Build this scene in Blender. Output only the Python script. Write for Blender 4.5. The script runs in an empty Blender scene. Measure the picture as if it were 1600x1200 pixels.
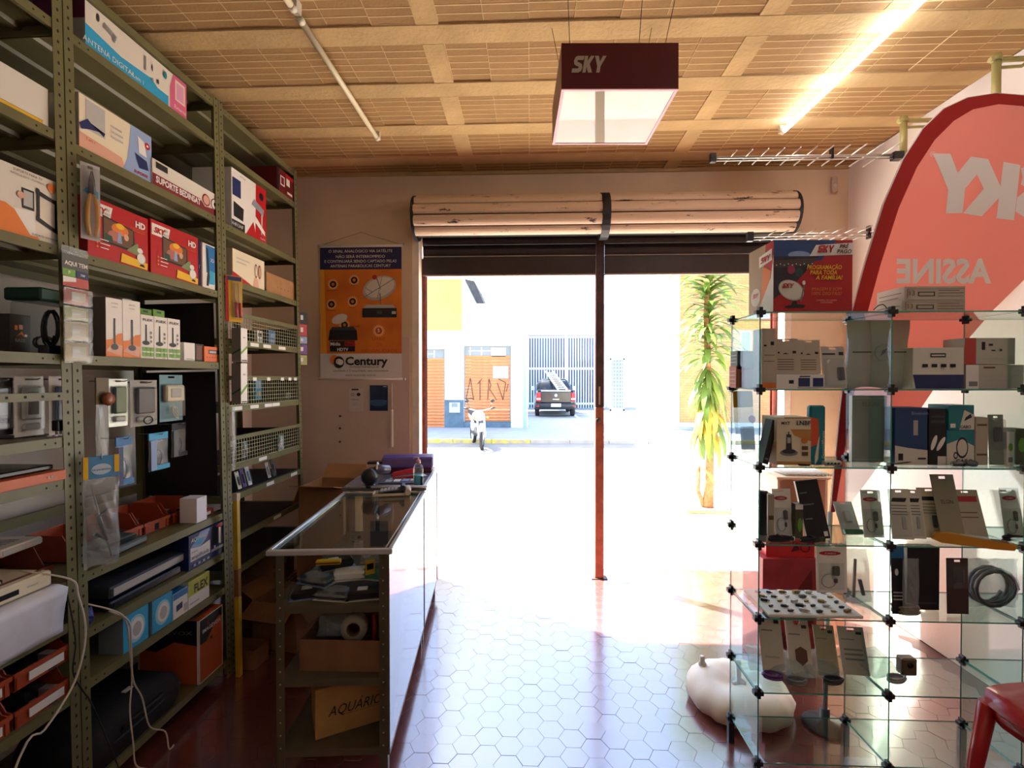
import bpy, bmesh, math, random
from mathutils import Vector, Matrix
random.seed(7)
S = bpy.context.scene
COL = S.collection
R = math.radians
# ---------------------------------------------------------------- camera
F = 760.0
YAW, PITCH, EYE = math.atan(29 / F), math.atan(8 / F), 1.56
cam = bpy.data.cameras.new('camera'); cam.sensor_width = 36; cam.lens = 36 * F / 1600
cam.clip_start = 0.05; cam.clip_end = 300
co = bpy.data.objects.new('camera', cam); COL.objects.link(co)
co.location = (0, 0, EYE); co.rotation_euler = (math.pi / 2 - PITCH, 0, YAW)
S.camera = co
CR = co.rotation_euler.to_matrix()
# ---------------------------------------------------------------- sky, sun, exposure
SUN = Vector((1.36, -0.92, -2.37)).normalized()
w = bpy.data.worlds.new('sky'); S.world = w; w.use_nodes = True
wn = w.node_tree; wn.nodes.clear()
sky = wn.nodes.new('ShaderNodeTexSky'); sky.sky_type = 'NISHITA'; sky.sun_disc = False
sky.sun_elevation = math.asin(-SUN.z); sky.sun_rotation = math.atan2(-SUN.x, -SUN.y)
sky.air_density = 1.0; sky.dust_density = 1.6; sky.ozone_density = 1.0
bg = wn.nodes.new('ShaderNodeBackground'); bg.inputs[1].default_value = 1.08
wo = wn.nodes.new('ShaderNodeOutputWorld')
wn.links.new(sky.outputs[0], bg.inputs[0]); wn.links.new(bg.outputs[0], wo.inputs[0])
sl = bpy.data.lights.new('sun', 'SUN'); sl.energy = 62.0; sl.color = (1, .95, .87); sl.angle = R(.6)
so = bpy.data.objects.new('sun', sl); COL.objects.link(so); so.location = (-6, 12, 12)
so.rotation_euler = SUN.to_track_quat('-Z', 'Y').to_euler()
S.view_settings.view_transform = 'Standard'; S.view_settings.look = 'None'
S.view_settings.gamma = 1.0; S.view_settings.use_curve_mapping = False
S.view_settings.exposure = 0.0
S.cycles.max_bounces = 10; S.cycles.diffuse_bounces = 6; S.cycles.glossy_bounces = 4
S.cycles.transparent_max_bounces = 40; S.cycles.transmission_bounces = 6
S.cycles.caustics_reflective = False; S.cycles.caustics_refractive = False
S.cycles.sample_clamp_indirect = 6.0; S.cycles.blur_glossy = 0.5
S.cycles.use_denoising = True
TUBE = 32.0          # radiance of the lit fluorescent tube

# ---------------------------------------------------------------- helpers
def P(px, py, Y=None, X=None, Z=None):
    """photo pixel -> the point of the room on a plane of known depth, side or height"""
    d = CR @ Vector(((px - 800) / F, (600 - py) / F, -1.0))
    if Y is not None: t = Y / d.y
    elif X is not None: t = X / d.x
    else: t = (Z - EYE) / d.z
    return Vector((0, 0, EYE)) + d * t

def lin(h):
    h = h.lstrip('#'); c = [int(h[i:i + 2], 16) / 255 for i in (0, 2, 4)]
    return tuple(x / 12.92 if x <= .04045 else ((x + .055) / 1.055) ** 2.4 for x in c) + (1,)

MATS = {}
def M(key, col='#808080', rough=.5, metal=0, var=.0, scale=9, bump=0, bscale=60, coat=0, spec=.5, emit=0, dark=None, trans=0, sub=None):
    if key in MATS: return MATS[key]
    m = bpy.data.materials.new(key); m.use_nodes = True; nt = m.node_tree
    b = nt.nodes['Principled BSDF']; c = lin(col)
    b.inputs['Base Color'].default_value = c; b.inputs['Roughness'].default_value = rough
    b.inputs['Metallic'].default_value = metal; b.inputs['Specular IOR Level'].default_value = spec
    if coat: b.inputs['Coat Weight'].default_value = coat; b.inputs['Coat Roughness'].default_value = .12
    if trans: b.inputs['Transmission Weight'].default_value = trans
    if emit: b.inputs['Emission Color'].default_value = c; b.inputs['Emission Strength'].default_value = emit
    if var or bump:
        tc = nt.nodes.new('ShaderNodeTexCoord')
    if var:
        n = nt.nodes.new('ShaderNodeTexNoise'); n.inputs['Scale'].default_value = scale; n.inputs['Detail'].default_value = 5
        nt.links.new(tc.outputs['Object'], n.inputs['Vector'])
        r = nt.nodes.new('ShaderNodeValToRGB'); r.color_ramp.elements[0].position = .32; r.color_ramp.elements[1].position = .68
        d = lin(dark) if dark else tuple(x * (1 - var) for x in c[:3]) + (1,)
        r.color_ramp.elements[0].color = d; r.color_ramp.elements[1].color = tuple(min(1, x * (1 + var * .35)) for x in c[:3]) + (1,)
        nt.links.new(n.outputs[0], r.inputs[0]); nt.links.new(r.outputs[0], b.inputs['Base Color'])
    if bump:
        n2 = nt.nodes.new('ShaderNodeTexNoise'); n2.inputs['Scale'].default_value = bscale; n2.inputs['Detail'].default_value = 4
        nt.links.new(tc.outputs['Object'], n2.inputs['Vector'])
        bp = nt.nodes.new('ShaderNodeBump'); bp.inputs['Strength'].default_value = bump; bp.inputs['Distance'].default_value = .01
        nt.links.new(n2.outputs[0], bp.inputs['Height']); nt.links.new(bp.outputs[0], b.inputs['Normal'])
    MATS[key] = m; return m

def clear_mat(key, tint, gloss, rough=.05, haze=None, hz=0.0, fres=1.5):
    """clear sheet: see-through with a Fresnel reflection and an optional dusty diffuse film"""
    if key in MATS: return MATS[key]
    m = bpy.data.materials.new(key); m.use_nodes = True; nt = m.node_tree; nt.nodes.clear()
    o = nt.nodes.new('ShaderNodeOutputMaterial'); t = nt.nodes.new('ShaderNodeBsdfTransparent'); t.inputs[0].default_value = lin(tint)
    g = nt.nodes.new('ShaderNodeBsdfGlossy'); g.inputs['Roughness'].default_value = rough; g.inputs[0].default_value = (gloss, gloss, gloss, 1)
    lw = nt.nodes.new('ShaderNodeLayerWeight'); lw.inputs[0].default_value = .5; f0 = ((fres - 1) / (fres + 1)) ** 2   # Schlick, same from both sides
    pw = nt.nodes.new('ShaderNodeMath'); pw.operation = 'POWER'; pw.inputs[1].default_value = 5; nt.links.new(lw.outputs['Facing'], pw.inputs[0])
    fr = nt.nodes.new('ShaderNodeMapRange'); fr.inputs['To Min'].default_value = f0; fr.inputs['To Max'].default_value = .9; nt.links.new(pw.outputs[0], fr.inputs[0])
    mx = nt.nodes.new('ShaderNodeMixShader')
    nt.links.new(fr.outputs[0], mx.inputs[0]); nt.links.new(t.outputs[0], mx.inputs[1]); nt.links.new(g.outputs[0], mx.inputs[2])
    out = mx
    if hz:
        df = nt.nodes.new('ShaderNodeBsdfDiffuse'); df.inputs[0].default_value = lin(haze)
        m2 = nt.nodes.new('ShaderNodeMixShader'); m2.inputs[0].default_value = hz
        nt.links.new(mx.outputs[0], m2.inputs[1]); nt.links.new(df.outputs[0], m2.inputs[2]); out = m2
    nt.links.new(out.outputs[0], o.inputs[0]); MATS[key] = m; return m

class B:
    """collects shapes for ONE mesh object"""
    def __init__(s): s.v = []; s.f = []; s.m = []; s.mats = []; s.sm = []
    def mi(s, mat):
        if mat not in s.mats: s.mats.append(mat)
        return s.mats.index(mat)
    def add(s, vs, fs, mat, smooth=False):
        k = len(s.v); i = s.mi(mat); s.v += [tuple(v) for v in vs]
        for f in fs: s.f.append([a + k for a in f]); s.m.append(i); s.sm.append(smooth)
        return s
    def box(s, a, b, mat, X=None):
        x0, y0, z0 = a; x1, y1, z1 = b
        vs = [Vector(p) for p in ((x0,y0,z0),(x1,y0,z0),(x1,y1,z0),(x0,y1,z0),(x0,y0,z1),(x1,y0,z1),(x1,y1,z1),(x0,y1,z1))]
        if X: vs = [X @ v for v in vs]
        return s.add(vs, [(3,2,1,0),(4,5,6,7),(0,1,5,4),(1,2,6,5),(2,3,7,6),(3,0,4,7)], mat)
    def prism(s, poly, axis, a, b, mat, X=None, smooth=False):
        n = len(poly)
        def mk(p, t):
            u, v = p
            return Vector((t,u,v) if axis == 'x' else (u,t,v) if axis == 'y' else (u,v,t))
        vs = [mk(p, a) for p in poly] + [mk(p, b) for p in poly]
        if X: vs = [X @ v for v in vs]
        s.add(vs, [tuple(range(n - 1, -1, -1)), tuple(range(n, 2 * n))], mat)
        k = len(s.v) - 2 * n; i = s.mi(mat)
        for j in range(n):
            s.f.append([k + j, k + (j + 1) % n, k + n + (j + 1) % n, k + n + j]); s.m.append(i); s.sm.append(smooth)
        return s
    def tube(s, pts, r, mat, n=6, closed=False, cap=True):
        pts = [Vector(p) for p in pts]; k = len(pts); vs = []; fs = []
        rr = r if isinstance(r, (list, tuple)) else [r] * k
        up = Vector((0, 0, 1)); prev = None
        for i, p in enumerate(pts):
            d = (pts[(i + 1) % k] - pts[i - 1]) if closed or 0 < i < k - 1 else (pts[1] - pts[0] if i == 0 else pts[-1] - pts[-2])
            if d.length < 1e-9: d = Vector((0, 0, 1))
            d.normalize()
            a = prev if prev is not None else (up if abs(d.dot(up)) < .95 else Vector((1, 0, 0)))
            a = (a - d * a.dot(d))
            if a.length < 1e-5: a = Vector((1, 0, 0)) - d * d.x
            a.normalize(); prev = a; c = d.cross(a)
            for j in range(n):
                t = 2 * math.pi * j / n; vs.append(p + (a * math.cos(t) + c * math.sin(t)) * rr[i])
        for i in range(k if closed else k - 1):
            for j in range(n):
                q = (i + 1) % k
                fs.append((i*n+j, i*n+(j+1)%n, q*n+(j+1)%n, q*n+j))
        s.add(vs, fs, mat, True)
        if cap and not closed:
            b0 = len(s.v) - k * n; i = s.mi(mat)
            s.f += [list(range(b0 + n - 1, b0 - 1, -1)), list(range(b0 + (k - 1) * n, b0 + k * n))]; s.m += [i, i]; s.sm += [False, False]
        return s
    def lathe(s, prof, mat, n=20, c=(0, 0, 0), axis='z', smooth=True, arc=None):
        vs = []; fs = []; c = Vector(c); m = len(prof); full = arc is None
        a0, a1 = (0, 2 * math.pi) if full else arc; k = n if full else n + 1
        for j in range(k):
            t = a0 + (a1 - a0) * j / n
            for (r, h) in prof:
                x, y = r * math.cos(t), r * math.sin(t)
                vs.append(c + Vector((x, y, h) if axis == 'z' else (h, x, y) if axis == 'x' else (y, h, x)))
        for j in range(n):
            q = (j + 1) % k
            for i in range(m - 1):
                a, b2, c2, d = j*m+i, q*m+i, q*m+i+1, j*m+i+1
                if prof[i][0] < 1e-9: fs.append((a, c2, d))
                elif prof[i+1][0] < 1e-9: fs.append((a, b2, d))
                else: fs.append((a, b2, c2, d))
        return s.add(vs, fs, mat, smooth)
    def ball(s, c, r, mat, n=12, X=None):
        r = (r, r, r) if not isinstance(r, (tuple, list)) else r; vs = []; fs = []; m = max(4, n // 2)
        for i in range(m + 1):
            ph = math.pi * i / m
            for j in range(n):
                t = 2 * math.pi * j / n
                v = Vector((r[0]*math.sin(ph)*math.cos(t), r[1]*math.sin(ph)*math.sin(t), r[2]*math.cos(ph)))
                vs.append(Vector(c) + (X @ v if X else v))
        for i in range(m):
            for j in range(n): fs.append((i*n+j, (i+1)*n+j, (i+1)*n+(j+1)%n, i*n+(j+1)%n))
        return s.add(vs, fs, mat, True)
    def build(s, name, parent=None, loc=None, rot=None, bevel=0, seg=1):
        me = bpy.data.meshes.new(name); me.from_pydata(s.v, [], s.f)
        for m in s.mats: me.materials.append(m)
        me.polygons.foreach_set('material_index', s.m); me.polygons.foreach_set('use_smooth', s.sm)
        bm = bmesh.new(); bm.from_mesh(me)
        if bevel:
            bmesh.ops.bevel(bm, geom=bm.edges[:], offset=bevel, segments=seg, affect='EDGES', clamp_overlap=True)
        bmesh.ops.recalc_face_normals(bm, faces=bm.faces[:])
        bm.to_mesh(me); bm.free()
        o = bpy.data.objects.new(name, me); COL.objects.link(o)
        if parent: o.parent = parent
        if loc is not None: o.location = loc
        if rot is not None: o.rotation_euler = rot if isinstance(rot, (tuple, list)) else (0, 0, rot)
        return o

def dup_mesh(name, src, parent=None, loc=None, rot=None, scale=None):
    o = bpy.data.objects.new(name, src.data); COL.objects.link(o)
    if parent: o.parent = parent
    if loc is not None: o.location = loc
    if rot is not None: o.rotation_euler = rot
    if scale is not None: o.scale = scale
    return o
LABELS = {}
def tag(o, label, cat, group=None):
    if label in LABELS and not group: print('DUPLABEL', label)
    LABELS[label] = 1
    o['label'] = label; o['category'] = cat
    if group: o['group'] = group
    return o
def thing(name, label, cat, loc=(0, 0, 0), rz=0, group=None, rot=None):
    o = bpy.data.objects.new(name, None); COL.objects.link(o); o.empty_display_size = .05
    o.location = loc; o.rotation_euler = rot if rot else (0, 0, rz)
    return tag(o, label, cat, group)
def struct(o): o['kind'] = 'structure'; return o
def boxo(name, a, b, mat, parent=None, bevel=0): return B().box(a, b, mat).build(name, parent, bevel=bevel)

# ---- lettering: outlines of the built-in typeface turned into flat meshes
TXT = {}
def _logo(ky=False):
    gl = [[(0,0),(.62,0),(.85,.1),(.93,.3),(.84,.5),(.64,.59),(.4,.64),(.38,.7),(.44,.75),(.92,.75),(.96,1),(.32,1),(.12,.9),(.05,.7),(.13,.5),(.32,.41),(.56,.36),(.58,.3),(.52,.25),(0,.25)],
          [(1.0,0),(1.3,0),(1.3,.34),(1.52,0),(1.9,0),(1.55,.53),(1.9,1),(1.54,1),(1.3,.68),(1.3,1),(1.0,1)],
          [(2.28,0),(2.6,0),(2.6,.38),(3.0,1),(2.66,1),(2.46,.64),(2.28,1),(1.93,1),(2.28,.38)]]
    if ky: gl = [[(x - 1, y) for x, y in g] for g in gl[1:]]
    vs, fs = [], []
    for g in gl: fs.append(tuple(range(len(vs), len(vs) + len(g)))); vs += [Vector((x + .25 * y, y)) for x, y in g]
    return vs, fs, 2.25 if ky else 3.25
def glyphs(s, bold=0, shear=0, space=1.0):
    if s in ('SKYLOGO', 'KYLOGO'): return _logo(s == 'KYLOGO')
    k = (s, bold, shear, space)
    if k in TXT: return TXT[k]
    cu = bpy.data.curves.new('lettering', 'FONT'); cu.body = s; cu.size = 1; cu.offset = bold; cu.shear = shear
    cu.resolution_u = 2; cu.fill_mode = 'FRONT'; cu.space_character = space
    ob = bpy.data.objects.new('lettering', cu); me = bpy.data.meshes.new_from_object(ob)
    vs = [v.co.copy() for v in me.vertices]; fs = [tuple(p.vertices) for p in me.polygons]
    bpy.data.objects.remove(ob); bpy.data.curves.remove(cu); bpy.data.meshes.remove(me)
    if vs and bold > .001 and (max(v.y for v in vs) > 1.15 or min(v.y for v in vs) < -.4 or max(v.x for v in vs) > len(s) * 1.2 * space + .5):
        TXT[k] = glyphs(s, bold * .5 if bold > .006 else 0, shear, space); return TXT[k]
    x0 = min([v.x for v in vs] or [0]); x1 = max([v.x for v in vs] or [1])
    TXT[k] = ([Vector(((v.x - x0) / .70, v.y / .70)) for v in vs], fs, (x1 - x0) / .70)
    return TXT[k]

FACES = {
 'F': lambda w, d, h: ((-w/2, -d/2, 0), (w, 0, 0), (0, 0, h), (0, -1, 0)),
 'R': lambda w, d, h: ((w/2, -d/2, 0), (0, d, 0), (0, 0, h), (1, 0, 0)),
 'L': lambda w, d, h: ((-w/2, d/2, 0), (0, -d, 0), (0, 0, h), (-1, 0, 0)),
 'K': lambda w, d, h: ((w/2, d/2, 0), (-w, 0, 0), (0, 0, h), (0, 1, 0)),
 'T': lambda w, d, h: ((-w/2, -d/2, h), (w, 0, 0), (0, d, 0), (0, 0, 1)),
 'U': lambda w, d, h: ((-w/2, d/2, 0), (w, 0, 0), (0, -d, 0), (0, 0, -1)),
}
def frame_of(o, face):
    if isinstance(face, str):
        w, d, h = o['dims']; fr = FACES[face](w, d, h)
    else: fr = face
    return [Vector(a) for a in fr]
def art(o, face, items, name='printed_artwork', lift=.0006):
    """flat printed shapes on one face; u,v run 0..1 across the face"""
    O, U, V, N = frame_of(o, face); b = B(); W, H = U.length, V.length
    for k, it in enumerate(items):
        mat, t = it[0], it[1]; e = N * (lift + min(.0003, .004 / len(items)) * k)
        if t == 'r':
            u0, v0, u1, v1 = it[2:]; pl = [(u0, v0), (u1, v0), (u1, v1), (u0, v1)]
        elif t == 'p': pl = it[2]
        elif t == 'c':
            u, v, r = it[2:5]; pl = [(u + r * H / W * math.cos(a * math.pi / 12), v + r * math.sin(a * math.pi / 12)) for a in range(24)]
        elif t == 'e':
            u, v, ru, rv = it[2:6]; q = it[6] if len(it) > 6 else 0
            pl = []
            for a in range(24):
                x, y = ru * W * math.cos(a * math.pi / 12), rv * H * math.sin(a * math.pi / 12)
                pl.append((u + (x * math.cos(q) - y * math.sin(q)) / W, v + (x * math.sin(q) + y * math.cos(q)) / H))
        b.add([O + U * u + V * v + e for u, v in pl], [tuple(range(len(pl)))], mat)
    r = b.build(name, o); r['kind'] = 'stuff'; return r
def txt(o, face, items, name='lettering', lift=.0022):
    """lettering on one face: (string, u, v, cap height as share of face height, material, options)"""
    O, U, V, N = frame_of(o, face); b = B(); W, H = U.length, V.length; un, vn = U.normalized(), V.normalized()
    for it in items:
        s, u, v, hh, mat = it[:5]; kw = it[5] if len(it) > 5 else {}
        g, fs, wd = glyphs(s, kw.get('b', 0), kw.get('sh', 0), kw.get('sp', 1.0)); sz = hh * H; sx = sz * kw.get('x', 1)
        if 'fit' in kw: sx = kw['fit'] * W / wd
        al = kw.get('a', 'c'); off = {'l': 0, 'c': -wd * sx / 2, 'r': -wd * sx}[al]
        mir = -1 if kw.get('mir') else 1; q = kw.get('rot', 0); cq, sq = math.cos(q), math.sin(q)
        vs = []
        for p in g:
            x, y = (off + p.x * sx) * mir, p.y * sz
            x, y = x * cq - y * sq, x * sq + y * cq
            vs.append(O + U * u + V * v + un * x + vn * y + N * lift)
        b.add(vs, fs, mat)
    r = b.build(name, o); r['kind'] = 'stuff'; return r
def carton(name, label, w, d, h, loc, rz=0, mat=None, cat='box', group=None, faces=None, tilt=None, bevel=.0012):
    """closed carton: bevelled body with tuck-flap line; front is the local -Y face"""
    b = B(); b.box((-w/2, -d/2, 0), (w/2, d/2, h), mat)
    o = b.build(name, None, loc, (tilt[0], tilt[1], rz) if tilt else rz, bevel=bevel)
    o['dims'] = (w, d, h); tag(o, label, cat, group)
    return o
def sub(a, b, t): return a + (b - a) * t
# ================================================================ THE SETTING
XL, XR, YB, YW, CEIL = -2.15, 2.33, -2.6, 3.68, 3.12
XD0, XD1, ZD = -0.90, 1.93, 2.40          # doorway
wallm = M('plaster', '#d6c0a2', .85, var=.10, scale=2.2, bump=.25, bscale=22)
wallw = M('plaster_white', '#e6ddd2', .8, var=.06, scale=1.5, bump=.2, bscale=18)
conc = M('concrete_beam', '#b89b6a', .9, var=.16, scale=5, bump=.5, bscale=45)
clay = M('clay_block', '#9a784a', .9, var=.16, scale=6, bump=.3, bscale=70)
mort = M('mortar', '#cda878', .95, var=.1, scale=12)
def wall(name, a, b, m): return struct(boxo(name, a, b, m))
wall('wall_left', (XL - .15, YB, 0), (XL, YW + .16, CEIL), wallw)
wall('wall_right', (XR, YB, 0), (XR + .15, YW + .16, CEIL), wallw)
wall('wall_back', (XL - .15, YB - .15, 0), (XR + .15, YB, CEIL), wallw)
b = B()
for a, c in (((XL, YW, 0), (XD0, YW + .16, CEIL)), ((XD1, YW, 0), (XR, YW + .16, CEIL)), ((XD0, YW, ZD + .38), (XD1, YW + .16, CEIL))): b.box(a, c, wallm)
wf = struct(b.build('wall_front'))
dz = P(640, 527, Y=YW).z
b = B(); b.box((XL, YW - .006, 0), (XD0 - .02, YW, dz), M('plaster_dado', '#cdb9a8', .75, var=.09, scale=2.5, bump=.15, bscale=25))
struct(b.build('trim_1'))
# ---- ceiling: precast beams with grooved clay blocks between them
cs = struct(boxo('ceiling', (XL - .15, YB - .15, CEIL + .03), (XR + .15, YW + .16, CEIL + .16), mort))
PITCH_Y, BW = .4205, .128
rows = [3.40 - .4205 * k for k in range(14)]              # near edge of each beam
for y in rows:
    o = boxo('beam', (XL, y, CEIL - .004), (XR, y + BW, CEIL + .035), conc, cs, bevel=.004)
o = boxo('beam', (XL, YW - .02, CEIL - .02), (XR, YW + .0, CEIL + .035), conc, cs)
ribs = [-1.935, -.455, 1.03]
bw_, bd_ = .194, PITCH_Y - BW
bb = B()
g = bd_ / 6
pr_ = [(0, .03)]
for k in range(6): pr_ += [(k*g + .0015, .002), (k*g + g - .006, .002), (k*g + g - .005, .010), (k*g + g - .0005, .010)]
pr_.append((bd_, .03))
bb.box((.0015, 0, 0), (bw_ - .0015, bd_, .03), clay)
jn = M('block_joint', '#ccb080', .9)
for k in range(7): bb.box((.0005, max(0, k * g - .0028), -.0012), (bw_ - .0005, min(bd_, k * g + .0028), .004), jn)
bb.box((0, 0, -.0008), (.0022, bd_, .004), jn)
blk = bb.build('clay_block', cs, (9, 9, 9))
first = True; rib0 = None
for k, y in enumerate(rows + [3.40 + .4205]):
    y0 = y - bd_
    for rx in ribs:
        if y0 + bd_ < YW + .1:
            pass
        o = boxo('rib', (rx - .05, y0, CEIL - .003), (rx + .05, min(y0 + bd_, YW), CEIL + .035), conc, cs) if rib0 is None else dup_mesh('rib', rib0, cs, (0, y0 - rib0['y0'], 0), None)
        if y0 + bd_ > YW: o.scale.y = 1
        if rib0 is None: rib0 = o; o['y0'] = y0
        else: o.location.x = rx - ribs[0]
    x = ribs[0] + .05
    for si, (sx0, sx1) in enumerate(((XL, ribs[0]-.05), (ribs[0]+.05, ribs[1]-.05), (ribs[1]+.05, ribs[2]-.05), (ribs[2]+.05, XR))):
        n = max(1, int((sx1 - sx0 + .03) / bw_)); step = (sx1 - sx0) / n
        for j in range(n):
            jz = random.uniform(-.003, .003)
            if first: o = blk; first = False
            else: o = dup_mesh('clay_block', blk, cs)
            o.location = (sx0 + j * step, y0, CEIL + .004 + jz); o.scale = (step / bw_, 1, 1)
# broken hole in one block
h = P(652, 200, Z=CEIL)
o = boxo('block_hole', (h.x - .035, h.y - .02, CEIL - .002), (h.x + .035, h.y + .02, CEIL + .006), M('hole', '#2a1508', .9), cs)
# ---- floor: waxed red hexagonal tiles
def red_tile():
    m = bpy.data.materials.new('red_tile'); m.use_nodes = True; nt = m.node_tree; b = nt.nodes['Principled BSDF']
    tc = nt.nodes.new('ShaderNodeTexCoord'); gi = nt.nodes.new('ShaderNodeObjectInfo')
    n = nt.nodes.new('ShaderNodeTexNoise'); n.inputs['Scale'].default_value = 14; n.inputs['Detail'].default_value = 6
    nt.links.new(tc.outputs['Object'], n.inputs['Vector'])
    r = nt.nodes.new('ShaderNodeValToRGB'); r.color_ramp.elements[0].color = lin('#5a2c29'); r.color_ramp.elements[1].color = lin('#864a45')
    nt.links.new(n.outputs[0], r.inputs[0]); nt.links.new(r.outputs[0], b.inputs['Base Color'])
    mr = nt.nodes.new('ShaderNodeMapRange'); mr.inputs['To Min'].default_value = .16; mr.inputs['To Max'].default_value = .30
    nt.links.new(n.outputs[0], mr.inputs[0]); nt.links.new(mr.outputs[0], b.inputs['Roughness'])
    b.inputs['Specular IOR Level'].default_value = .9; b.inputs['IOR'].default_value = 1.7; b.inputs['Coat Weight'].default_value = 1.0; b.inputs['Coat IOR'].default_value = 2.05; b.inputs['Coat Roughness'].default_value = .16
    MATS['red_tile'] = m; return m
rt = red_tile()
fl = struct(boxo('floor', (XL, YB, -.06), (XR, 4.02, -.004), M('floor_grout', '#5a332e', .55, var=.2, scale=20)))
s_ = .0607; hx = s_ * 1.5; hy = s_ * math.sqrt(3)
hb = B(); e = s_ - .0004
ring = [(e * math.cos(k * math.pi / 3), e * math.sin(k * math.pi / 3)) for k in range(6)]
ring2 = [(x * .992, y * .992) for x, y in ring]
hb.add([(x, y, -.005) for x, y in ring] + [(x, y, -.0006) for x, y in ring] + [(x, y, 0) for x, y in ring2],
       [tuple(range(12, 18))] + [(i, (i+1) % 6, 6 + (i+1) % 6, 6 + i) for i in range(6)] + [(6+i, 6+(i+1) % 6, 12+(i+1) % 6, 12+i) for i in range(6)], rt)
hex0 = hb.build('hex_tile', fl, (0, 0, 0)); cells = []
for i in range(-28, 40):
    for j in range(12, 40):
        x, y = i * hx, j * hy + (hy / 2 if i % 2 else 0)
        if XL + .06 < x < XR - .06 and 1.3 < y < 3.98: cells.append((x, y))
vis = sorted([c for c in cells if c[1] > 1.9 and -.62 < c[0] < 1.2], key=lambda c: c[0]**2 + c[1]**2)[:300]
vs_ = set(vis); rest = B()
for k, (x, y) in enumerate(cells):
    tz, rx, ry = random.uniform(-.0011, .0004), random.gauss(0, .0026), random.gauss(0, .0026)
    if (x, y) in vs_:
        o = hex0 if not hex0.get('used') else dup_mesh('hex_tile', hex0, fl)
        if o is hex0: hex0['used'] = 1
        o.location = (x, y, tz); o.rotation_euler = (rx, ry, 0)
    else:
        X = Matrix.Translation((x, y, tz)) @ Matrix.Rotation(rx, 4, 'X') @ Matrix.Rotation(ry, 4, 'Y')
        rest.add([X @ Vector((p[0], p[1], p[2])) for p in hb.v], hb.f, rt)
o = rest.build('hex_tile_paving', fl); o['kind'] = 'stuff'
# ---- doorway: jamb reveal, guide rails, centre post, rolled-up shutter
jm = M('jamb_white', '#e9ddcb', .7, var=.12, scale=12)
rust = M('rust_paint', '#7c3626', .6, var=.4, scale=25, bump=.3)
dsteel = M('dark_steel', '#3c3130', .5, var=.3, scale=30)
for k, x in enumerate((XD0, XD1 - .05)):
    struct(boxo('trim_%d' % (k + 2), (x, YW + .002, 0), (x + .05, YW + .16, ZD + .38), jm))
    t = thing('shutter_guide_rail', 'rusty red steel guide rail on the %s side of the doorway' % ('left', 'right')[k], 'rail', (x + (.05 if k == 0 else 0), YW + .13, 0))
    sgn = 1 if k == 0 else -1
    B().box((0 if k == 0 else -.03, -.02, 0), (.03 if k == 0 else 0, -.014, ZD + .1), rust).box((0 if k == 0 else -.03, .024, 0), (.03 if k == 0 else 0, .03, ZD + .1), rust).build('flange', t)
    boxo('web', ((0 if k == 0 else -.004), -.014, 0), ((.004 if k == 0 else 0), .024, ZD + .1), rust, t)
PX, PY = P(935, 900, Z=0).x, 3.83
t = thing('door_post', 'removable steel centre post, coloured as unlit brown above and lit red-brown below, dividing the doorway', 'post', (PX, PY, 0))
zr = 1.34  # post split in two tones: lit red-brown painted below, unlit brown above
boxo('upper_post', (-.034, -.03, zr), (.034, .03, ZD + .33), M('post_unlit', '#4a3230', .5, var=.35, scale=18), t, bevel=.004)
boxo('lower_post', (-.034, -.03, .006), (.034, .03, zr - .002), M('post_lit', '#9c5a44', .55, var=.35, scale=14, bump=.2), t, bevel=.004)
boxo('foot_plate', (-.06, -.045, 0), (.06, .045, .006), dsteel, t)
boxo('latch_slot', (-.008, -.032, 1.36), (.004, -.029, 1.5), M('worn_paint', '#b9a79a', .6), t)
B().lathe([(0, -.008), (.018, -.008), (.02, 0), (.018, .006), (0, .006)], dsteel, 12, (-.01, -.03, 1.24), 'y').build('bolt', t)
cream = M('shutter_cream', '#cdb59a', .6, var=.0)
def chipped():
    m = M('shutter_chipped', '#d2bca2', .55); nt = m.node_tree; b = nt.nodes['Principled BSDF']
    tc = nt.nodes.new('ShaderNodeTexCoord'); mp = nt.nodes.new('ShaderNodeMapping'); mp.inputs['Scale'].default_value = (6, 22, 22)
    n = nt.nodes.new('ShaderNodeTexNoise'); n.inputs['Scale'].default_value = 1.0; n.inputs['Detail'].default_value = 8; n.inputs['Roughness'].default_value = .7
    nt.links.new(tc.outputs['Object'], mp.inputs[0]); nt.links.new(mp.outputs[0], n.inputs['Vector'])
    r = nt.nodes.new('ShaderNodeValToRGB'); r.color_ramp.elements[0].position = .35; r.color_ramp.elements[1].position = .40
    r.color_ramp.elements[0].color = lin('#3a2a22'); r.color_ramp.elements[1].color = lin('#d6c0a6')
    nt.links.new(n.outputs[0], r.inputs[0]); nt.links.new(r.outputs[0], b.inputs['Base Color'])
    return m
chip = chipped()
CZ, CRAD, CY = 2.755, .155, YW - .06
c0 = P(645, 340, Y=CY - CRAD).x; c1 = P(1250, 340, Y=CY - CRAD).x
root = thing('roller_shutter', 'cream steel shutter with chipped paint, rolled up above the doorway', 'roller shutter', (0, CY, CZ))
grime = M('grease', '#1d2226', .5, var=.3, scale=20)
def curved_slat(x0, x1, a0, a1, mat, rad):
    b = B(); n = 6; pr = []
    for i in range(n + 1):
        t = sub(a0, a1, i / n); q = rad + .016 * math.sin(math.pi * i / n) ** .5
        pr.append((-q * math.cos(t), q * math.sin(t)))
    pr += [(-(rad - .012) * math.cos(a1), (rad - .012) * math.sin(a1)), (-(rad - .012) * math.cos(a0), (rad - .012) * math.sin(a0))]
    return b.prism(pr, 'x', x0, x1, mat, smooth=False).build('slat', root)
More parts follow.
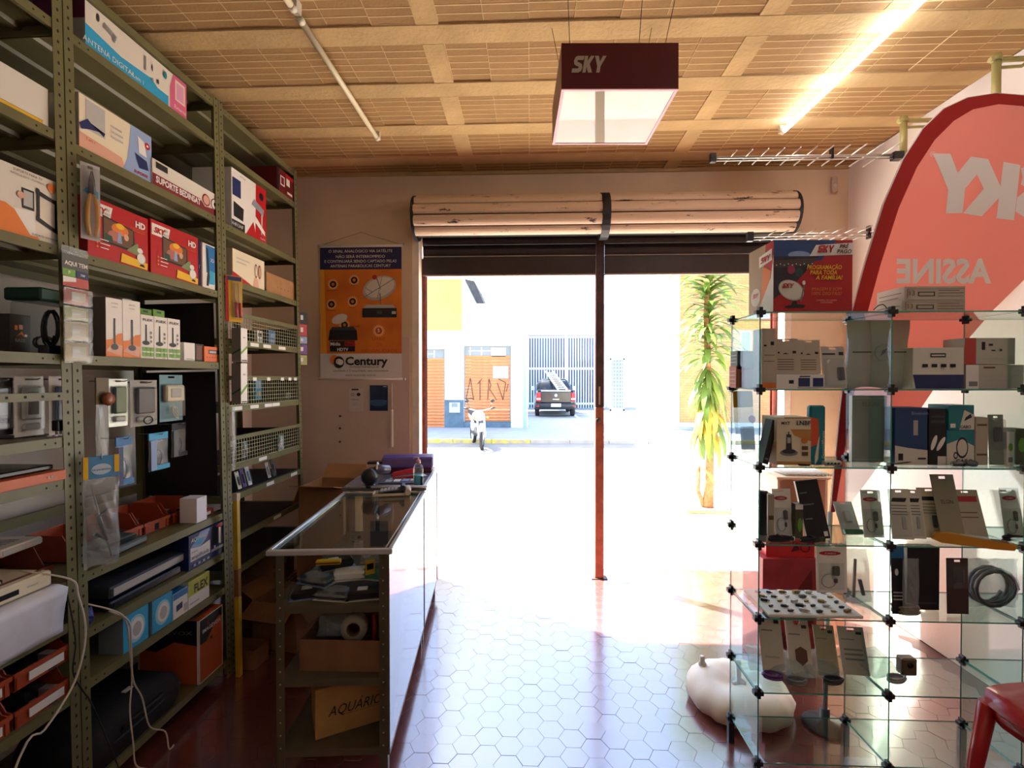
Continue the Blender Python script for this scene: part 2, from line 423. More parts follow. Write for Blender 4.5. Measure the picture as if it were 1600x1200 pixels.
for (xa, xb) in ((c0, PX - .03), (PX + .03, c1)):
    for k in range(7):
        a0 = R(-72 + k * 33); curved_slat(xa, xb, a0 + .03, a0 + R(33) - .03, chip, CRAD - .005)
    bl = B(); bl.lathe([(0, xa - .004), (CRAD - .02, xa - .004), (CRAD - .02, xb + .004), (0, xb + .004)], grime, 24, axis='x', smooth=False); bl.build('core', root)
for x, wd_ in ((c0 - .02, .022), (PX - .03, .06), (c1, .022)):
    b = B(); q = CRAD + (.008 if wd_ < .05 else .012)
    b.lathe([(0, x), (q, x), (q, x + wd_), (0, x + wd_)], grime, 28, axis='x', smooth=False); b.build('end_disc' if wd_ < .05 else 'bearing_cover', root)
dk = M('shutter_backlit', '#2e2423', .45, var=.25, scale=14)  # same shutter coloured dark, as its hanging slats show backlit
for (xa, xb) in ((XD0 + .06, PX - .034), (PX + .034, XD1 - .06)):
    z = 2.78 - CZ; yy = YW + .115 - CY
    for k, hgt in enumerate((.085, .085, .085)):
        b = B(); n = 5; pr = []
        for i in range(n + 1): pr.append((yy - .012 * math.sin(math.pi * i / n), z - hgt * i / n))
        pr += [(yy + .006, z - hgt), (yy + .006, z)]
        b.prism(pr, 'x', xa, xb, dk).build('hanging_slat', root); z -= hgt + .003
    boxo('gap_light_strip', (xa, yy - .010, z - .004), (xb, yy + .008, z + .002), M('gap_light', '#b8a898', .5), root); z -= .005  # pale strip painted as the line of light in the slat gap
    boxo('bottom_bar', (xa, yy - .012, 2.375 - CZ), (xa + (xb - xa), yy + .01, z), dk, root, bevel=.003)
    boxo('bottom_lip', (xa, yy - .016, 2.362 - CZ), (xb, yy + .012, 2.374 - CZ), M('lip', '#8a7468', .5), root)
struct(boxo('trim_4', (XD0 + .05, YW + .135, 2.60), (XD1 - .05, YW + .16, 2.78), dk))
# ================================================================ OUTSIDE
asph = M('street', '#8d8a86', .9, var=.15, scale=3)
pave = M('pavement', '#b9b3a9', .85, var=.15, scale=4)
pave2 = M('pavement_grey', '#9aa0a4', .85, var=.12, scale=3)
YK = P(760, 688, Z=-.02).y       # far kerb
YF = P(760, 668, Z=0).y          # facades across the street
YG = P(870, 639, Z=0).y          # yard gate
struct(boxo('floor_sidewalk', (-14, 4.0, -.14), (14, 6.9, -.012), pave))
struct(boxo('floor_street', (-30, 6.9, -.3), (30, YK, -.1), asph))
struct(boxo('floor_far_sidewalk', (-30, YK + .12, -.3), (30, YF + .2, -.002), pave2))
struct(boxo('floor_yard', (-12, YF + .2, -.3), (14, YG + 4, -.001), pave2))
struct(boxo('floor_ground', (-90, YK, -.6), (90, 120, -.31), asph))
struct(boxo('wall_outside', (XL - 4, YW + .165, CEIL + .17), (XR + 4, YW + .3, 4.2), wallw))
struct(boxo('wall_outside_side', (XR + .16, YW, 0), (XR + 4, YW + .3, CEIL + .16), wallw))
yel = M('kerb_yellow', '#d9c04a', .8, var=.5, scale=6, dark='#a8a294')
struct(boxo('trim_kerb_left', (-14, YK, -.3), (-3.004, YK + .12, .003), yel)); struct(boxo('trim_kerb_right', (3.004, YK, -.3), (14, YK + .12, .003), pave))
kx = -3.0; n_ = 0
while kx < 3:
    L = 1.0
    o = boxo('kerbstone', (kx + .004, YK, -.3), (kx + L - .004, YK + .12, .003), yel if kx < -.6 else pave, bevel=.012)
    tag(o, ('yellow painted kerbstone next to the left door jamb across the street', 'yellow painted kerbstone left of the motorcycle wheel', 'yellow painted kerbstone right behind the motorcycle', 'pale kerbstone before the yard, left of the pickup', 'pale kerbstone before the yard, next to the door post', 'pale kerbstone before the yard, right of the door post')[n_], 'kerbstone', 'far kerbstones'); n_ += 1
    kx += L
# painted line on the yard
ly = P(900, 648, Z=.001).y
o = B(); a_ = P(884, 641, Z=.002); c_ = P(948, 684, Z=.002)
o.add([a_ + Vector((0, 0, .001)), a_ + Vector((.12, 0, .001)), c_ + Vector((.12, 0, .001)), c_ + Vector((0, 0, .001))], [(0, 1, 2, 3)], M('line_white', '#e8e8e4', .8))
a_ = P(822, 649, Z=.002)
o.box((a_.x, ly, -.0005), (8, ly + .12, .0025), M('line_white')); struct(o.build('trim_yard_line'))
# ---- facades
def X_(px, Y=None): return P(px, 592, Y=Y or YF).x
def Z_(py, Y=None): return P(800, py, Y=Y or YF).z
white = M('facade_white', '#e9edef', .85, var=.05, scale=2)
yelw = M('facade_yellow', '#cfb765', .85, var=.12, scale=1.5)
blued = M('facade_blue_dado', '#5c7484', .8, var=.3, scale=4)
orange = M('shutter_orange', '#d98a52', .5, var=.15, scale=8)
zf = Z_(474)
b = B(); xs = [X_(600), X_(664), X_(695), X_(724.5), X_(798.5), X_(817)]
th = .25
b.box((xs[0] - 6, YF, 0), (xs[1] - .3, YF + th, zf), white); b.box((xs[2], YF, 0), (xs[3], YF + th, zf), white); b.box((xs[4], YF, 0), (xs[5], YF + th, zf), white)
b.box((xs[1] - .3, YF, Z_(545)), (xs[2], YF + th, zf), white); b.box((xs[3], YF, Z_(540)), (xs[4], YF + th, zf), white)
b.box((xs[3], YF, 0), (xs[4], YF + th, Z_(660)), blued)
b.box((xs[4], YF + th, 0), (xs[5], YF + 4, zf), white)
fb = thing('shop_building', 'white shop building with pale yellow upper wall and orange shutters across the street', 'building', (0, 0, 0))
b.build('wall', fb)
B().box((xs[0] - 6, YF - .02, Z_(516)), (X_(722), YF - .001, Z_(436)), yelw).build('yellow_upper_wall', fb)
B().box((xs[0] - 6, YF - .06, Z_(437)), (X_(722), YF + .3, Z_(433)), M('coping', '#b9a98c')).build('coping', fb)
B().box((xs[0] - 6, YF, zf), (X_(722), YF + th, Z_(437)), white).build('parapet', fb)
B().box((xs[2], YF - .015, 0), (xs[3], YF - .001, Z_(625)), blued).build('blue_dado', fb)
B().box((xs[4] + .03, YF - .06, Z_(505)), (X_(822), YF + .0, 3.0), white)
def shutter(xa, xb, z0, z1, zt, nm):
    sh = B().box((xa, YF + .1, z0), (xa + .04, YF + .14, zt), M('rail_grey', '#8a8f92')).box((xb - .04, YF + .1, z0), (xb, YF + .14, zt), M('rail_grey')).build('shutter_rail', fb)
    n = max(1, round((z1 - z0) / .1)); s = (z1 - z0) / n; src = None
    for k in range(n):
        if src is None:
            pr = [(0, 0), (-.025, s * .25), (-.03, s * .5), (-.025, s * .75), (0, s * .96), (.01, s * .96), (.01, 0)]
            src = B().prism([(y, z) for y, z in pr], 'x', xa + .04, xb - .04, orange).build('shutter_slat', fb, (0, YF + .12, z0)); o = src
        else: o = dup_mesh('shutter_slat', src, fb, (0, YF + .12, z0 + k * s))
    boxo('vent_panel', (xa, YF + .12, z1 + .02), (xb, YF + .14, zt), M('vent_grey', '#8d9496', .6), fb)
    boxo('shutter_head', (xa, YF + .08, z1 - .02), (xb, YF + .12, z1 + .03), orange, fb)
    for q in (.12, .36, .6): boxo('vent_frame', (sub(xa, xb, q), YF + .10, z1 + .05), (sub(xa, xb, q) + .03, YF + .12, zt - .04), white, fb)
    boxo('vent_frame', (xa + .15, YF + .10, sub(z1, zt, .5)), (sub(xa, xb, .6), YF + .12, sub(z1, zt, .5) + .03), white, fb)
shutter(xs[1] - .3, xs[2], Z_(670), Z_(561), Z_(545), 'a')
shutter(xs[3], xs[4], Z_(659), Z_(557), Z_(540), 'b')
boxo('paper_notice', (X_(767), YF + .08, Z_(557)), (X_(790), YF + .1, Z_(543)), white, fb)
boxo('white_sign', (X_(770), YF + .06, Z_(591)), (X_(794), YF + .08, Z_(572)), white, fb)
mb = boxo('meter_box', (X_(702), YF - .05, Z_(645)), (X_(719), YF - .0151, Z_(629)), M('meter', '#b7c0b4', .5), fb, bevel=.01)
boxo('meter_window', (X_(706), YF - .055, Z_(636)), (X_(715), YF - .048, Z_(630)), M('meter_glass', '#7f8b8b', .2), mb)
gf = M('graffiti', '#4a3020', .7)
def stroke(b, pts, wd, y):
    for (a, c) in zip(pts, pts[1:]):
        pa, pc = P(*a, Y=y), P(*c, Y=y); d = (pc - pa).normalized(); n = Vector((-d.z, 0, d.x)) * wd
        b.add([pa + n, pc + n, pc - n, pa - n], [(0, 1, 2, 3)], gf)
b = B()
for st in ([(728, 625), (735, 591), (740, 625)], [(728, 624), (736, 622), (740, 624)], [(746, 600), (753, 592)], [(750, 596), (750, 625)], [(764, 592), (762, 625)], [(764, 592), (767, 602), (765, 608), (776, 625)], [(777, 598), (786, 625)], [(779, 592), (790, 598)], [(790, 598), (786, 624)], [(794, 600), (791, 612)]):
    stroke(b, st, .012, YF + .085)
b.build('graffiti', fb)
# faint painted lettering on the white wall
txt(fb, (Vector((X_(724), YF - .002, Z_(515))), Vector((X_(812) - X_(724), 0, 0)), Vector((0, 0, Z_(478) - Z_(515))), Vector((0, -1, 0))),
    [('A  M I L', .5, .45, .28, M('faint_teal', '#bfe0e0', .8)), ('O  A A', .6, .02, .25, M('faint_teal'))], name='faded_lettering')
# ---- unseen block added behind the left door jamb to shade yard and far pavement
t = thing('shade_block', 'unseen pale block added beyond the left edge of the doorway to shade the yard', 'building', (0, 0, 0))
tx1 = X_(652) - .1; boxo('wall', (tx1 - 9, YF + .4, 0), (tx1, YG + 1.0, 10.5), white, t)
boxo('roof_slab', (tx1 - 9.2, YF + .3, 10.505), (tx1 + .2, YG + 1.1, 10.75), M('coping'), t)
for r_ in range(2):
    for c_ in range(3):
        o = boxo('window_frame', (tx1 - 2.6 - 2.4 * c_, YF + .34, 5.0 + 2.8 * r_), (tx1 - 1.2 - 2.4 * c_, YF + .399, 6.3 + 2.8 * r_), M('vent_grey', '#8d9496', .6), t); boxo('pane', (tx1 - 2.5 - 2.4 * c_, YF + .33, 5.1 + 2.8 * r_), (tx1 - 1.3 - 2.4 * c_, YF + .339, 6.2 + 2.8 * r_), M('meter_glass', '#7f8b8b', .2), o)
# ---- house roof behind
t = thing('tiled_roof', 'grey tiled gable roof edge showing above the white shop building', 'roof', (0, 0, 0))
ry = YF + 2.5
def roofpt(px, py): p = P(px, py, Y=ry); return (p.x, p.z)
B().prism([roofpt(726, 436), roofpt(741, 439), roofpt(756, 474), roofpt(745, 474)], 'y', ry, ry + 3, M('roof_grey', '#5e5652', .8, var=.3, scale=10)).build('roof_slope', t)
B().prism([roofpt(700, 436), roofpt(727, 437), roofpt(745, 474), roofpt(745, 520), roofpt(700, 520)], 'y', ry + .05, ry + 2.9, white).build('gable_wall', t)
# ---- yard: metal gate posts, barred gate, lattice door, buildings
gate_m = M('gate_paint', '#c9dbe2', .5); gdark = M('gate_shade', '#3f4a6e', .8, var=.2, scale=.6)
t = thing('gate_column', 'tall pale blue steel gate column at the end of the white shop wall', 'column', (X_(819.5), YF + .1, 0))
boxo('post', (-.06, -.06, 0), (.06, .06, Z_(505)), M('col_blue', '#9fb4bf', .5), t); boxo('post_rib', (.07, -.05, 0), (.11, .05, Z_(513)), gate_m, t)
t = thing('yard_gate', 'tall pale barred metal gate closing the yard behind the pickup', 'gate', (0, YG, 0))
gx0, gx1, gz1 = X_(822, YG), X_(955, YG), Z_(525, YG)
bar = None; k = 0; x = gx0
while x < gx1:
    if bar is None: bar = boxo('bar', (-.03, -.02, .05), (.03, .02, gz1), gate_m, t); bar.location = (x, 0, 0)
    else: dup_mesh('bar', bar, t, (x, 0, 0))
    x += .135
for z in (.28, Z_(576, YG), gz1 - .06): boxo('rail', (gx0, -.03, z - .05), (gx1, .03, z + .05), gate_m, t)
boxo('middle_post', (X_(884, YG) - .06, -.04, .02), (X_(884, YG) + .06, .04, gz1 + .3), gate_m, t)
bk = thing('rear_building', 'hazy white building behind the barred yard gate', 'building', (0, YG + 1.2, 0))
boxo('wall', (gx0 - 3, 0, 0), (X_(1000, YG), .3, Z_(470, YG)), white, bk)
boxo('shade_panel', (gx0 - .2, -.02, 0), (X_(935, YG), -.001, Z_(521, YG)), gdark, bk)  # dark sheet coloured as the shade behind the gate bars
t = thing('lattice_door', 'small white lattice metal door beside the barred yard gate', 'door', (0, YG - 2.2, 0))
yl = YG - 2.2; la, lb, lz0, lz1 = X_(953, yl), X_(976, yl), Z_(642, yl), Z_(560, yl)
B().box((la, 0, lz0), (la + .07, .05, lz1), gate_m).box((lb - .07, 0, lz0), (lb, .05, lz1), gate_m).box((la, 0, lz0), (lb, .05, lz0 + .1), gate_m).box((la, 0, lz1 - .08), (lb, .05, lz1), gate_m).build('frame', t)
for k in range(4): boxo('upright_bar', (sub(la, lb, (k + 1) / 5) - .012, .01, lz0), (sub(la, lb, (k + 1) / 5) + .012, .03, lz1), gate_m, t)
for k in range(15): boxo('cross_bar', (la, .01, sub(lz0, lz1, (k + .7) / 15)), (lb, .03, sub(lz0, lz1, (k + .7) / 15) + .03), gate_m, t)
boxo('panel', (la, .06, max(lz0, .01)), (lb, .08, lz1), M('lattice_back', '#7d92a0', .7), t)
t = thing('sliding_gate', 'open corrugated white metal gate along the right side of the yard', 'gate', (0, 0, 0))
xr = X_(1022)
for k in range(14):
    y = YF + .1 + k * .22
    boxo('corrugation', (xr - .05 + k * .015, y, .02), (xr + k * .015, y + .18, Z_(518)), M('gate_white', '#e4e9ee', .5), t)
boxo('end_post', (xr + .03, YF - .02, 0), (xr + .10, YF + .1, Z_(515)), M('endpost', '#a9a5b5', .5), t)
t = thing('brick_building', 'orange brick house with a white corner pillar beyond the tall plant', 'building', (0, 0, 0))
def brickmat():
    m = bpy.data.materials.new('brick_wall'); m.use_nodes = True; nt = m.node_tree; b = nt.nodes['Principled BSDF']; b.inputs['Roughness'].default_value = .85
    tc = nt.nodes.new('ShaderNodeTexCoord'); mp = nt.nodes.new('ShaderNodeMapping'); mp.inputs['Rotation'].default_value = (R(90), 0, 0)
    br = nt.nodes.new('ShaderNodeTexBrick'); br.inputs['Scale'].default_value = 1.0; br.inputs['Brick Width'].default_value = .22; br.inputs['Row Height'].default_value = .075; br.inputs['Mortar Size'].default_value = .008
    br.inputs['Color1'].default_value = lin('#cf925c'); br.inputs['Color2'].default_value = lin('#bf8450'); br.inputs['Mortar'].default_value = lin('#a87850')
    nt.links.new(tc.outputs['Object'], mp.inputs[0]); nt.links.new(mp.outputs[0], br.inputs[0]); nt.links.new(br.outputs[0], b.inputs['Base Color'])
    return m
boxo('brick_wall', (X_(1057), YF - .3, Z_(658)), (X_(1400), YF + .2, Z_(380)), brickmat(), t)
boxo('plinth', (X_(1057), YF - .32, 0), (X_(1400), YF + .2, Z_(658) - .002), white, t)
boxo('corner_pillar', (X_(1030), YF - .35, 0), (X_(1057) - .01, YF + .2, Z_(380)), white, t)
boxo('ground_step', (X_(1030), YF - .6, 0), (X_(1400), YF - .36, .07), pave2, t)
boxo('window_frame', (X_(1150), YF - .34, Z_(560)), (X_(1166), YF - .3, Z_(520)), white, t)
boxo('window_pane', (X_(1151.5), YF - .345, Z_(558)), (X_(1164.5), YF - .338, Z_(522)), M('meter_glass'), t)
# ---- motorcycle, front wheel towards the shop
mp_ = P(752, 701, Z=-.1)
t = thing('motorcycle', 'small motorcycle parked at the far kerb with its front wheel turned to the street', 'motorcycle', (mp_.x - .12, mp_.y + .36, -.1), R(16))
rub = M('rubber', '#26262a', .8); chr_ = M('chrome', '#e4e6ea', .18, .6); tankm = M('tank_white', '#e6e6ea', .3, coat=.3); blk = M('black_plastic', '#1c1c1e', .45)
def wheel(name, y, r=.3, tilt=0):
    b = B(); b.lathe([(r - .05, -.035), (r - .01, -.04), (r, -.02), (r, .02), (r - .01, .04), (r - .05, .035)], rub, 28, axis='x'); o = b.build(name, t, (0, y, r), (0, 0, tilt))
    B().lathe([(r - .05, -.02), (r - .052, .02), (r - .065, .02), (r - .065, -.02), (r - .05, -.02)], chr_, 24, axis='x').build('rim', o)
    s = B()
    for k in range(8):
        a = k * math.pi / 4; s.tube([(0, .02 * math.cos(a), .02 * math.sin(a)), (0, (r - .06) * math.cos(a), (r - .06) * math.sin(a))], .006, chr_, 4)
    s.lathe([(0, -.05), (.05, -.05), (.05, .05), (0, .05)], chr_, 12, axis='x'); s.build('spokes', o); return o
wheel('front_wheel', -.55, .29, R(-14)); wheel('rear_wheel', .68, .29)
b = B(); b.lathe([(.315, -.05), (.33, -.03), (.335, 0), (.33, .03), (.315, .05)], chr_, 14, axis='x', arc=(R(30), R(150))); b.build('front_mudguard', t, (0, -.55, .29), (0, 0, R(-14)))
for sx in (-1, 1): B().tube([(sx * .075, -.55, .29), (sx * .085, -.36, .82)], .024, chr_, 8).build('fork_leg', t)
B().ball((0, -.45, .78), (.085, .07, .085), tankm, 14).ball((0, -.50, .78), (.07, .05, .07), M('lamp_glass', '#f4f6ff', .08), 14).build('headlight', t)
B().tube([(-.36, -.24, .96), (-.2, -.28, .93), (-.06, -.34, .9), (.06, -.34, .9), (.2, -.28, .93), (.36, -.24, .96)], .013, chr_, 8).build('handlebar', t)
for sx in (-1, 1):
    B().tube([(sx * .24, -.28, .95), (sx * .30, -.26, 1.1)], .006, blk, 5).build('mirror_stem', t); B().ball((sx * .31, -.26, 1.13), (.055, .015, .035), blk, 10).build('mirror', t)
    B().tube([(sx * .26, -.265, .945), (sx * .38, -.23, .965)], .018, blk, 8).build('grip', t)
    B().ball((sx * .16, -.44, .74), (.035, .035, .03), M('indicator', '#d88a30', .3), 8).build('indicator', t)
B().ball((0, -.08, .76), (.15, .27, .13), tankm, 16).build('fuel_tank', t); B().prism([(.12, .74), (.8, .8), (.82, .86), (.5, .86), (.12, .8)], 'x', -.13, .13, blk).build('seat', t, bevel=0)
B().ball((0, .12, .42), (.16, .22, .18), M('engine', '#6a6c70', .4, .7), 12).build('engine', t); B().tube([(.1, -.05, .4), (.16, .05, .22), (.17, .5, .25), (.17, .85, .3)], .035, chr_, 8).build('exhaust', t)
B().tube([(0, -.38, .85), (0, -.1, .62), (0, .6, .6), (0, .68, .29)], .03, blk, 6).build('frame', t); B().prism([(.55, .6), (.95, .68), (1.0, .75), (.6, .74)], 'x', -.09, .09, tankm).build('tail_fairing', t)
B().ball((-.17, -.25, .55), (.05, .1, .13), tankm, 10).build('leg_shield', t)

# ---- pickup seen from behind
cp = P(868.5, 652, Z=0)
t = thing('pickup_truck', 'small black pickup truck seen from behind in the yard', 'pickup', (cp.x, cp.y, 0))
paint = M('car_black', '#16181c', .25, coat=.6); red = M('tail_red', '#c8242c', .25); glassd = M('car_glass', '#8fa4a8', .08)
def loft(b, secs, mat, smooth=True):
    n = len(secs[0][1]); vs = []
    for y, pts in secs: vs += [(x, y, z) for x, z in pts]
    fs = [(i*n+j, i*n+(j+1) % n, (i+1)*n+(j+1) % n, (i+1)*n+j) for i in range(len(secs)-1) for j in range(n)]
    fs += [tuple(range(n)), tuple(range((len(secs)-1)*n, len(secs)*n))]; b.add(vs, fs, mat, smooth)
def rr(hw, z0, z1, r, top=None):
    top = top or hw; return [(-hw + r, z0), (hw - r, z0), (hw, z0 + r), (hw, sub(z0, z1, .55)), (top, z1 - r), (top - r, z1), (-top + r, z1), (-top, z1 - r), (-hw, sub(z0, z1, .55)), (-hw, z0 + r)]
b = B(); loft(b, [(0, rr(.78, .42, 1.02, .06, .74)), (.12, rr(.82, .32, 1.06, .06, .77)), (1.6, rr(.83, .28, 1.08, .06, .78)), (3.2, rr(.83, .28, 1.02, .08, .76)), (4.2, rr(.78, .3, .9, .08, .7)), (4.42, rr(.66, .4, .78, .08, .62))], paint); b.build('body', t)
b = B(); loft(b, [(1.55, rr(.76, 1.0, 1.12, .03, .72)), (1.72, rr(.76, 1.0, 1.54, .06, .58)), (2.6, rr(.76, 1.0, 1.58, .06, .58)), (3.3, rr(.76, .98, 1.12, .03, .72))], paint); b.build('cab', t)
B().add([(-.6, 1.595, 1.14), (.6, 1.595, 1.14), (.5, 1.7, 1.5), (-.5, 1.7, 1.5)], [(0, 1, 2, 3)], glassd).build('rear_window', t)
B().prism([(-.015, .58), (-.03, .62), (-.03, 1.02), (-.01, 1.05), (.02, 1.05), (.02, .58)], 'x', -.6, .6, paint).build('tailgate', t)
B().box((-.74, .05, 1.06), (.74, 1.55, 1.10), M('bed_cover', '#2a3034', .6)).build('bed_cover', t, bevel=.015)
B().box((-.6, .02, 1.04), (.6, .06, 1.10), M('bed_rail', '#aab6ba', .3, .5)).build('bed_rail', t)
b = B(); loft(b, [(-.12, rr(.72, .36, .54, .05)), (-.02, rr(.82, .34, .58, .06)), (.15, rr(.83, .32, .58, .05))], M('bumper', '#24282c', .4)); b.build('rear_bumper', t)
for sx in (-1, 1):
    l = boxo('tail_light', (sx * .70 - .09, -.045, .64), (sx * .70 + .09, .06, 1.0), red, t, bevel=.03); boxo('reverse_lamp', (sx * .70 - .08, -.05, .71), (sx * .70 + .08, -.04, .78), M('lamp_white', '#f0d8d8', .2), l)
    boxo('reflector', (sx * .74 - .06, -.125, .44), (sx * .74 + .06, -.05, .48), red, t)
    B().prism([(1.9, 1.06), (2.12, 1.06), (2.1, 1.22), (1.95, 1.24)], 'x', sx * .84, sx * 1.0, M('mirror_white', '#dfe6ea', .3)).build('side_mirror', t)
    for y in (.85, 3.4):
        wb = B(); wb.lathe([(0, -.1), (.19, -.1), (.2, -.07), (.28, -.09), (.3, -.06), (.3, .06), (.28, .09), (.2, .07), (0, .07)], rub, 22, axis='x'); wh = wb.build('wheel', t, (sx * .74, y, .3))
    B().add([(sx * .775, 1.9, 1.1), (sx * .775, 3.0, 1.1), (sx * .62, 2.6, 1.5), (sx * .62, 1.85, 1.48)], [(0, 1, 2, 3)], glassd).build('side_window', t)
pl = boxo('number_plate', (-.2, -.135, .43), (.2, -.122, .56), M('plate', '#d8dce0', .4), t)
B().box((-.13, -.038, .72), (.13, -.03, .745), M('badge', '#d8dce0', .3)).build('tailgate_badge', t)
b = B(); b.lathe([(0, 0), (.06, 0), (.06, -.01), (0, -.012)], M('badge'), 20, axis='y'); b.build('round_emblem', t, (0, -.032, .89))
B().tube([(-.4, -.05, .30), (-.4, .3, .3)], .03, chr_, 8).build('exhaust_pipe', t)
# ladder loaded on it
la = thing('ladder', 'white aluminium ladder loaded over the bed of the black pickup', 'ladder', (cp.x, cp.y, 0))
al = M('ladder_white', '#f2f2ee', .4)
A_, C_ = Vector((.28, .25, 1.13)), Vector((-.08, 2.0, 1.74))
for off in (-.18, .18): B().tube([A_ + Vector((off, 0, 0)), C_ + Vector((off * .9, 0, 0)), C_ + (C_ - A_) * .25 + Vector((off * .9, 0, 0))], .045, al, 6).build('stile', la)
for k in range(9):
    q = sub(A_, C_, .06 + k * .135); B().tube([q - Vector((.19, 0, 0)), q + Vector((.19, 0, 0))], .03, al, 6).build('rung', la)

# ---- dracaena on the pavement
pb = P(1106, 792, Z=-.012)
t = thing('dracaena_plant', 'tall dracaena with long drooping green leaves on the sunny pavement', 'plant', (pb.x, pb.y, -.012))
bark = M('bark', '#9a6c48', .9, var=.35, scale=30, bump=.4)
B().tube([(.0, 0, 0), (.02, 0, .4), (.03, 0, 1.0), (.0, .02, 1.7), (-.02, .02, 2.4), (0, 0, 2.95)], [.07, .05, .045, .04, .035, .025], bark, 10).build('trunk', t)
B().tube([(-.05, 0, 0), (-.12, 0, .2), (-.11, 0, .5)], [.03, .025, .02], bark, 8).build('side_stem', t)
def leafmat(k, a, c):
    m = M(k, a, .4, var=.3, scale=3, dark=c); nt = m.node_tree; b = nt.nodes['Principled BSDF']; o = [n for n in nt.nodes if n.type == 'OUTPUT_MATERIAL'][0]
    tr = nt.nodes.new('ShaderNodeBsdfTranslucent'); tr.inputs[0].default_value = lin(a); mx = nt.nodes.new('ShaderNodeMixShader'); mx.inputs[0].default_value = .35
    nt.links.new(b.outputs[0], mx.inputs[1]); nt.links.new(tr.outputs[0], mx.inputs[2]); nt.links.new(mx.outputs[0], o.inputs[0]); return m
lg = [leafmat('leaf_green', '#5f7a34', '#42602a'), leafmat('leaf_light', '#8a9c4c', '#6b8438'), leafmat('leaf_yellow', '#b9a845', '#93843a')]
src = []
for mi in range(3):
    for bend in (1.0, 1.35, 1.0):
        b = B(); n = 7; L = .6; vs = []; x = z = 0; an = (.55, .35, -.5)[len(src) % 3]
        for i in range(n + 1):
            wd = .038 * math.sin(math.pi * min(1, (i + .35) / (n + .35))) ** .7 + .002
            vs += [(x, -wd, z + .006), (x, 0, z), (x, wd, z + .006)]; a = an - bend * (i / n)
            x += L / n * math.cos(a); z += L / n * math.sin(a)
        fs = []
        for i in range(n):
            for j in range(2): fs.append((i*3+j, (i+1)*3+j, (i+1)*3+j+1, i*3+j+1))
        b.add(vs, fs, lg[mi], True); src.append(b)
meshes = {}
rnd = random.Random(3)
for k in range(290):
    zz = 1.0 + 2.0 * (k / 290) ** .95
    mi = 2 if (zz < 1.4 and rnd.random() < .55) else (0 if rnd.random() < .55 else 1)
    bi = 2 if zz < 1.75 else (1 if zz < 2.35 else rnd.choice((0, 0, 1)))
    key = mi * 3 + bi
    if key not in meshes: meshes[key] = src[key].build('leaf', t); o = meshes[key]
    else: o = dup_mesh('leaf', meshes[key], t)
    o.location = (.0, .01, zz); sc = rnd.uniform(.68, 1.0); o.scale = (sc, sc, sc); o.rotation_euler = (0, rnd.uniform(-.2, .25) + (.25 if zz < 1.5 else 0), k * 2.4 + rnd.uniform(-.3, .3))
for k in range(5):
    o = dup_mesh('leaf', meshes[next(iter(meshes))], t, (-.11, 0, .5), (0, -.2, k * 1.3), (.6, .6, .6))
t2 = boxo('tree_pit_kerb', (pb.x - .35, pb.y - .32, -.012), (pb.x + .55, pb.y - .24, .03), M('pit', '#b08a6a', .9, var=.3), None); tag(t2, 'low worn kerb in front of the tall plant', 'kerb')
# ================================================================ STEEL RACKS ON THE LEFT
XF, LEAN, RD = -1.605, .018, .46
def xf(z): return XF - math.sin(LEAN) * (z - EYE)
RY = [.795, 1.645, 2.495, 3.345]
olive = M('rack_olive', '#6c6946', .42, var=.12, scale=10, spec=.4)
holem = M('rack_hole', '#14120c', .8)
clearp = clear_mat('poly_film', '#f0f3f3', .85, .14, '#dfe6e8', .2, 1.6)
blisterm = clear_mat('blister_clear', '#f4f6f6', .9, .06, '#e6ebec', .07, 1.5)
WHT = M('paper_white', '#e9e6df', .55); OFFW = M('offwhite_card', '#d8d2c4', .6); BLK = M('black_ink', '#141416', .5); GRY = M('grey_ink', '#7c7c7c', .55); LGR = M('light_grey', '#b4b2ac', .55)
RED = M('sky_red', '#b3161f', .4); DRED = M('dark_red', '#6a1218', .5); ORG = M('print_orange', '#dd7a2a', .5); YEL = M('print_yellow', '#e8b820', .5); NAVY = M('print_navy', '#1d2a5e', .45); BLUE = M('print_blue', '#1c6fae', .45); CYAN = M('print_cyan', '#2aa2cf', .45); GRN = M('print_green', '#6fa63a', .5); DGRN = M('dark_green', '#1c4a3c', .5); PINK = M('print_pink', '#cf5f86', .5); TEAL = M('print_teal', '#157a86', .45); BROWN = M('print_brown', '#6a4630', .6); LBLUE = M('print_paleblue', '#8fa6cc', .5); CRM = M('cream', '#e0d4b8', .6); PURP = M('print_purple', '#6a3f86', .5); SKIN = M('print_peach', '#d8a48c', .55)
KRAFT = M('kraft_card', '#a87c50', .8, var=.14, scale=14); KRAFT2 = M('kraft_card_dark', '#8a6240', .85, var=.2, scale=10); SILV = M('silver_plastic', '#a9abad', .3, .5); BPL = M('black_gloss_plastic', '#17171a', .3); DGR = M('dark_grey', '#3a3c40', .5); BIN = M('bin_orange', '#a8492a', .5, var=.12); BIN2 = M('bin_brown', '#6e3020', .55, var=.15); CBL = M('cable_white', '#cfc8b8', .5); CBK = M('cable_black', '#18181a', .5); MET = M('metal_wire', '#b0b0ac', .35, .8)

